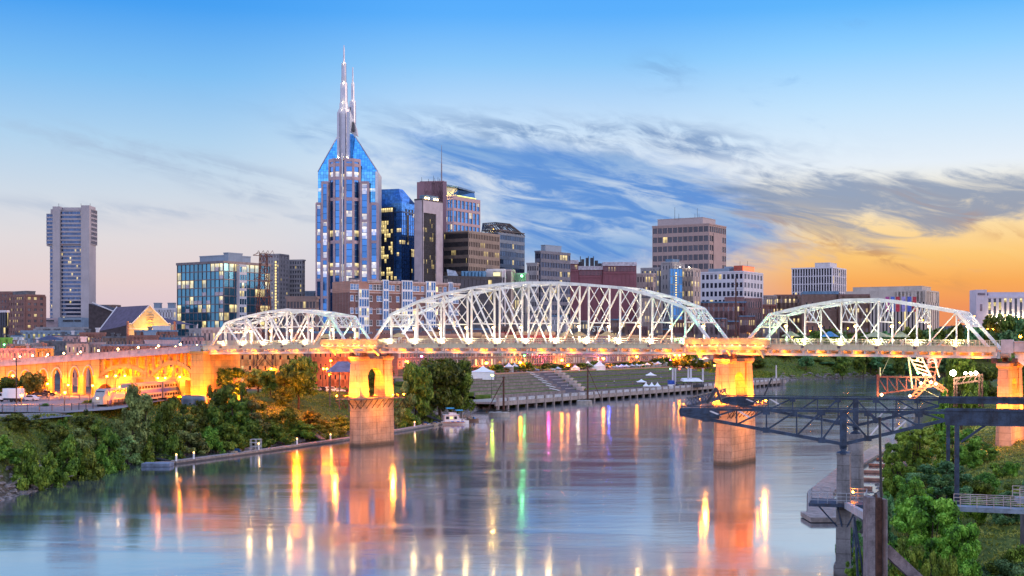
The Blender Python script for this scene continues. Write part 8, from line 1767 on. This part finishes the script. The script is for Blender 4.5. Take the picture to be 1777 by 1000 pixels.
# right bank in front
rb = [(1596, 742, 215, 120, 'near0', 'sunny green tree behind the gantry column'), (1655, 736, 222, 90, 'near1', 'dark green tree right of the gantry column'), (1560, 760, 205, 70, 'near1', 'loose green tree hanging over the floating walkway'), (1628, 800, 170, 120, 'near2', 'blue-green bush tree in the middle of the right bank'), (1580, 820, 165, 80, 'near1', 'leafy tree behind the foreground pile'), (1612, 862, 128, 150, 'near0', 'bright green tree in the right foreground'), (1665, 905, 122, 96, 'near0', 'bright green tree next to the ramp in the right foreground'), (1572, 930, 120, 80, 'near1', 'bushy tree just right of the foreground pile'), (1690, 820, 180, 80, 'near2', 'dark blue-green bush below the grassy hill'), (1745, 850, 150, 60, 'near2', 'blue-green bush behind the ramp railings'), (1474, 898, 146, 52, 'near2', 'bush growing at the foot of the gantry pier'), (1496, 945, 138, 50, 'near1', 'small bush between gantry pier and foreground pile'), (1540, 858, 155, 46, 'near2', 'bush behind the slender pole'), (1700, 765, 232, 60, 'near1', 'dark tree at the edge of the grassy hill'), (1640, 950, 112, 70, 'near1', 'dark leafy tree low in the right foreground')]
for px, pt, Y, w_, pk, lb_ in rb: tree(pk, lb_, px, pt, Y, w_, 'bank_tree')
for k in range(74):
    px = rng.uniform(1560, 1800) if k % 4 else rng.uniform(1690, 1790); Y = rng.uniform(104, 128) if k < 58 else rng.uniform(150, 200); x = xat(px, Y)
    if x < np.interp(Y, [104, 120, 150, 200], [41, 41, 42, 54]): x += 8
    zg = gz(x, Y); plant('shrub%d' % (k % 3), 'undergrowth_shrub', ['leafy green', 'blue-green', 'bright green'][k % 3] + ' shrub in the undergrowth of the right foreground', 'shrub', (x, Y, zg - .2), rng.uniform(1.6, 3.6), rng.uniform(2.2, 4.2), rng.uniform(0, 6.28), 'undergrowth of the right foreground')
# grass and weeds on the banks (nobody could count it)
def scatter(name, label, n, region, size, m, hgt):
    P = region(n); z = ground_z(P[:, 0], P[:, 1]); p = np.stack([P[:, 0], P[:, 1], z + hgt * .4 * nr_.random(len(P))], 1); d = nr_.normal(size=p.shape) * .6; d[:, 2] = .15; o = bpy.data.objects.new(name, leaf_mesh(name, p, d, size, m, .3)); C.objects.link(o); tag(o, label, name.replace('_', ' '), kind='stuff')
def along(L, lo, hi, d0, d1, left=True):
    def f(n):
        seg_ = np.array(L, float); k = nr_.uniform(lo, hi, n); i = np.floor(k).astype(int); t = (k - i)[:, None]; p = seg_[i] * (1 - t) + seg_[i + 1] * t; dv = seg_[i + 1] - seg_[i]; dv /= np.linalg.norm(dv, axis=1, keepdims=True); nn = np.stack([-dv[:, 1], dv[:, 0]], 1) * (1 if left else -1); return p + nn * nr_.uniform(d0, d1, n)[:, None]
    return f
scatter('bank_weeds', 'leafy weeds covering the left bank slope', 52000, along(LB, 3, 12, 4.5, 44), .34, L_mid, 1.0)
scatter('grass', 'long yellow-green grass on the right bank hill', 85000, along(RB, 1.3, 9, 4, 75, False), .26, leafmat('grass_blades', (.13, .17, .025), (.28, .30, .05), (.46, .42, .1)), .7)
scatter('hillside_grass', 'rough grass and scrub on the far slope', 26000, along(LB, 16.2, 22, 5, 60), .9, L_mid, 1.2)
q = MB(); rs = random.Random(5)
def rock(q, p, r):
    n = 6; i = len(q.v); rows_ = [(.5, -.5), (1.0, 0), (.7, .45)]
    for rr, zz in rows_:
        for k in range(n): a = k / n * 6.283 + rs.uniform(-.3, .3); u_ = r * rr * rs.uniform(.75, 1.25); q.v.append((p[0] + u_ * math.cos(a), p[1] + u_ * math.sin(a), p[2] + zz * r * rs.uniform(.7, 1.2)))
    q.v.append((p[0], p[1], p[2] + r * .6))
    for j in range(2):
        for k in range(n): k2 = (k + 1) % n; q.f.append((i + j * n + k, i + j * n + k2, i + (j + 1) * n + k2, i + (j + 1) * n + k)); q.m.append(0); q.uv.append([(0, 0)] * 4)
    for k in range(n): q.f.append((i + 2 * n + k, i + 2 * n + (k + 1) % n, i + 3 * n)); q.m.append(0); q.uv.append([(0, 0)] * 3)
for f, n, r0, r1 in ((along(LB, 2.6, 8, -.6, 5), 900, .25, .8), (along(LB, 9, 14, -.6, 9), 500, .4, 1.1), (along(LB, 16, 21, -.5, 10), 500, .6, 1.6), (along(RB, 2, 7, -.5, 4, False), 350, .25, .8)):
    P = f(n); Zr = ground_z(P[:, 0], P[:, 1])
    for p, z in zip(P, Zr): rock(q, (p[0], p[1], max(z, -.1)), rs.uniform(r0, r1))
tag(q.build('bank_stones', mat('bank_stone', (.2, .17, .16), .9, var=.3, vscale=.7, bump=.4)), 'loose stones and riprap along the waterline', 'stones', kind='stuff')
for k, (px, py, Y, rz) in enumerate(((30, 838, 240, .4), (60, 842, 243, -.2), (100, 828, 250, .9), (140, 812, 268, .2), (205, 803, 286, -.3), (228, 800, 292, .5), (120, 822, 256, -.8), (18, 852, 232, 1.2))):
    x = xat(px, Y); zg = max(gz(x, Y), 0); q = MB(); a = Vector((x, Y, zg + .35)); d = Vector((math.cos(rz), math.sin(rz) * .5, .12)) * rs.uniform(2.2, 4.5); q.tube(a - d, a + d, .22, .1, 6); q.tube(a, a + Vector((d.y, -d.x * .3, 1.3)), .1, .03, 5); q.tube(a + d * .4, a + d * .6 + Vector((.3, -.5, .9)), .08, .03, 5); tag(q.build('driftwood_log', mat('grey_wood', (.22, .18, .16), .9, var=.2)), 'bleached driftwood log on the stony left bank, %s from the left edge' % ORD[[7, 0, 1, 3, 2, 6, 4, 5].index(k) if False else sorted([30, 60, 100, 140, 205, 228, 120, 18]).index(px)], 'log', 'driftwood logs')
# ------------------------------------------------------------------ people
def person_mesh(name, pose=0):
    me = bpy.data.meshes.new(name); sw = .14 if pose else .0
    J = [((0, 0, .95), .15), ((0, 0, 1.18), .14), ((0, 0, 1.42), .17), ((0, 0, 1.53), .065), ((0, .0, 1.60), .085), ((0, .01, 1.70), .105), ((0, 0, 1.79), .07),
         ((.10, 0, .90), .11), ((.11, sw, .50), .075), ((.12, -sw * .2, .08), .05), ((.12, .12 - sw * .2, .04), .045), ((-.10, 0, .90), .11), ((-.11, -sw, .50), .075), ((-.12, -sw * 2.2, .08), .05), ((-.12, .12 - sw * 2.2, .04), .045),
         ((.20, 0, 1.42), .075), ((.25, -.03 + sw, 1.14), .055), ((.24, .10 + sw, .90), .042), ((.24, .14 + sw, .80), .04), ((-.20, 0, 1.42), .075), ((-.25, -.03 - sw, 1.14), .055), ((-.24, .10 - sw, .90), .042), ((-.24, .14 - sw, .80), .04)]
    E_ = [(0, 1), (1, 2), (2, 3), (3, 4), (4, 5), (5, 6), (0, 7), (7, 8), (8, 9), (9, 10), (0, 11), (11, 12), (12, 13), (13, 14), (2, 15), (15, 16), (16, 17), (17, 18), (2, 19), (19, 20), (20, 21), (21, 22)]
    me.from_pydata([j[0] for j in J], E_, []); o = bpy.data.objects.new(name, me); C.objects.link(o); md = o.modifiers.new('skin', 'SKIN'); ss = o.modifiers.new('smooth', 'SUBSURF'); ss.levels = ss.render_levels = 1
    for v, j in zip(me.skin_vertices[0].data, J): v.radius = (j[1], j[1])
    me.skin_vertices[0].data[0].use_root = True
    dg = bpy.context.evaluated_depsgraph_get(); m2 = bpy.data.meshes.new_from_object(o.evaluated_get(dg)); bpy.data.objects.remove(o); return m2
clo = [mat('cloth_%d' % k, c, .85, var=.1) for k, c in enumerate(((.5, .5, .52), (.05, .06, .1), (.35, .06, .06), (.08, .15, .35), (.25, .22, .15), (.03, .03, .03), (.55, .4, .3)))]
skin = mat('skin', (.4, .24, .17), .6, var=.05); hair = mat('hair', (.04, .025, .015), .7)
cn = ['pale grey', 'navy', 'red', 'blue', 'khaki', 'black', 'peach']
base_m = [person_mesh('person', 0), person_mesh('person', 1)]
def add_person(label, loc, rz, k, group):
    me = base_m[k % 2].copy(); me.materials.clear()
    for m in (clo[k % 7], clo[(k * 3 + 5) % 7], skin, hair): me.materials.append(m)
    for p in me.polygons:
        c = p.center; p.material_index = 3 if c.z > 1.73 or (c.z > 1.62 and c.y < -.03) else (2 if c.z > 1.5 or (c.z < .93 and abs(c.x) > .19) else (1 if c.z < .95 else 0))
    me.polygons.foreach_set('use_smooth', [True] * len(me.polygons)); o = bpy.data.objects.new('person', me); C.objects.link(o); o.location = loc; o.rotation_euler = (0, 0, rz); tag(o, label, 'person', group); return o
for k, (px, v) in enumerate(((545, 3.0), (588, 4.5), (690, 2.5), (703, 2.2), (755, 3.0), (842, 2.6), (858, 2.0), (895, 3.2), (944, 4), (980, 2.5), (1048, 2.2), (1089, 2.0), (1095, 2.1), (1116, 2.4), (1124, 2.3), (1150, 2.4), (1176, 2.0), (1182, 2.2), (1330, 2.0), (1341, 2.2), (1420, 2.0), (1487, 2.2), (1539, 3), (1570, 2.6), (1612, 2.4))):
    s = sat(px, v); add_person('person in a %s top on the bridge deck, %s walker from the left' % (cn[k % 7], ORD[k]), bp_(s, v, zdeck(s) + .8), rng.uniform(0, 6.28), k, 'people on the bridge')
for k, (px, v) in enumerate(((262, 3), (268, 3.4), (231, 2.4), (236, 2.6), (300, 4))): s = sat(px, v); add_person('person in a %s top walking on the viaduct, %s from the left' % (cn[(k * 2) % 7], ORD[[2, 3, 0, 1, 4][k]]), bp_(s, v, ztop(s) - 1.0), rng.uniform(0, 6.28), k * 2, 'people on the viaduct')
for k, (px, d) in enumerate(((985, 30), (997, 38), (1010, 24), (1052, 22), (1066, 30), (1092, 36), (1098, 23), (1147, 36), (1150, 37), (1106, 42))):
    t = rt(px, d); kk = int((d - 18) / 8.3); add_person('person in a %s top on the grass terraces, %s from the left' % (cn[(k + 3) % 7], ORD[sorted([985, 997, 1010, 1052, 1066, 1092, 1098, 1147, 1150, 1106]).index(px)]), rp(t, d, 3.2 + (kk + 1) * HS), rng.uniform(0, 6.28), k + 3, 'people on the terraces')
for k in range(12): px = 880 + k * 6.5 + rng.uniform(-2, 2); t = rt(px, 81.5); add_person('person in a %s top on the promenade behind the wall, %s from the left' % (cn[k % 7], ORD[k]), rp(t, 81.5, gz(*rp(t, 81.5)[:2]) + .05), rng.uniform(0, 6.28), k, 'people on the promenade')
# parasols on the bridge deck
for px, v, cc, lb_ in ((982, 3.2, 'tan', 'left of the two tan canopies on the bridge deck by the middle lamps'), (1005, 3.6, 'tan', 'right of the two tan canopies on the bridge deck by the middle lamps'), (1054, 3.0, 'tan', 'lone tan canopy on the bridge deck left of the right truss joint'), (566, 5, 'tan', 'tan canopy on the deck at the right end of the left truss'), (692, 4, 'tan', 'tan canopy on the deck just right of the left overlook'), (1372, 3.4, 'green', 'pale green canopy on the deck under the right truss left end'), (1440, 4.2, 'blue', 'blue canopy on the deck of the right truss'), (1522, 3.5, 'green', 'wide pale green canopy in the middle of the right truss'), (1563, 3.2, 'green', 'smaller pale green canopy right of the wide one')):
    s = sat(px, v); w_ = 3.2 if px != 1522 else 5.5; z = zdeck(s) + .8; cm = {'tan': mat('tan_canvas', (.5, .36, .18), .8), 'green': mat('green_canvas', (.4, .42, .25), .8), 'blue': mat('blue_canvas', (.05, .2, .45), .7)}[cc]
    e = thing('deck_canopy', lb_, 'canopy', tuple(bp_(s, v, z)), 'canopies on the bridge deck'); q = MB(); P0 = [bp_(s + x * w_ / 2, v + y * w_ / 2, z + 2.2) for x, y in ((-1, -1), (1, -1), (1, 1), (-1, 1))]; P1 = [bp_(s + x * w_ * .06, v + y * w_ * .06, z + 3.3) for x, y in ((-1, -1), (1, -1), (1, 1), (-1, 1))]; q.hexa(P0 + P1); q.build('canopy_cloth', cm, e)
    for x, y in ((-1, -1), (1, -1), (1, 1), (-1, 1)): q = MB(); q.tube(bp_(s + x * w_ * .48, v + y * w_ * .48, z), bp_(s + x * w_ * .48, v + y * w_ * .48, z + 2.2), .04, .04, 5); q.build('leg', dark_steel, e)
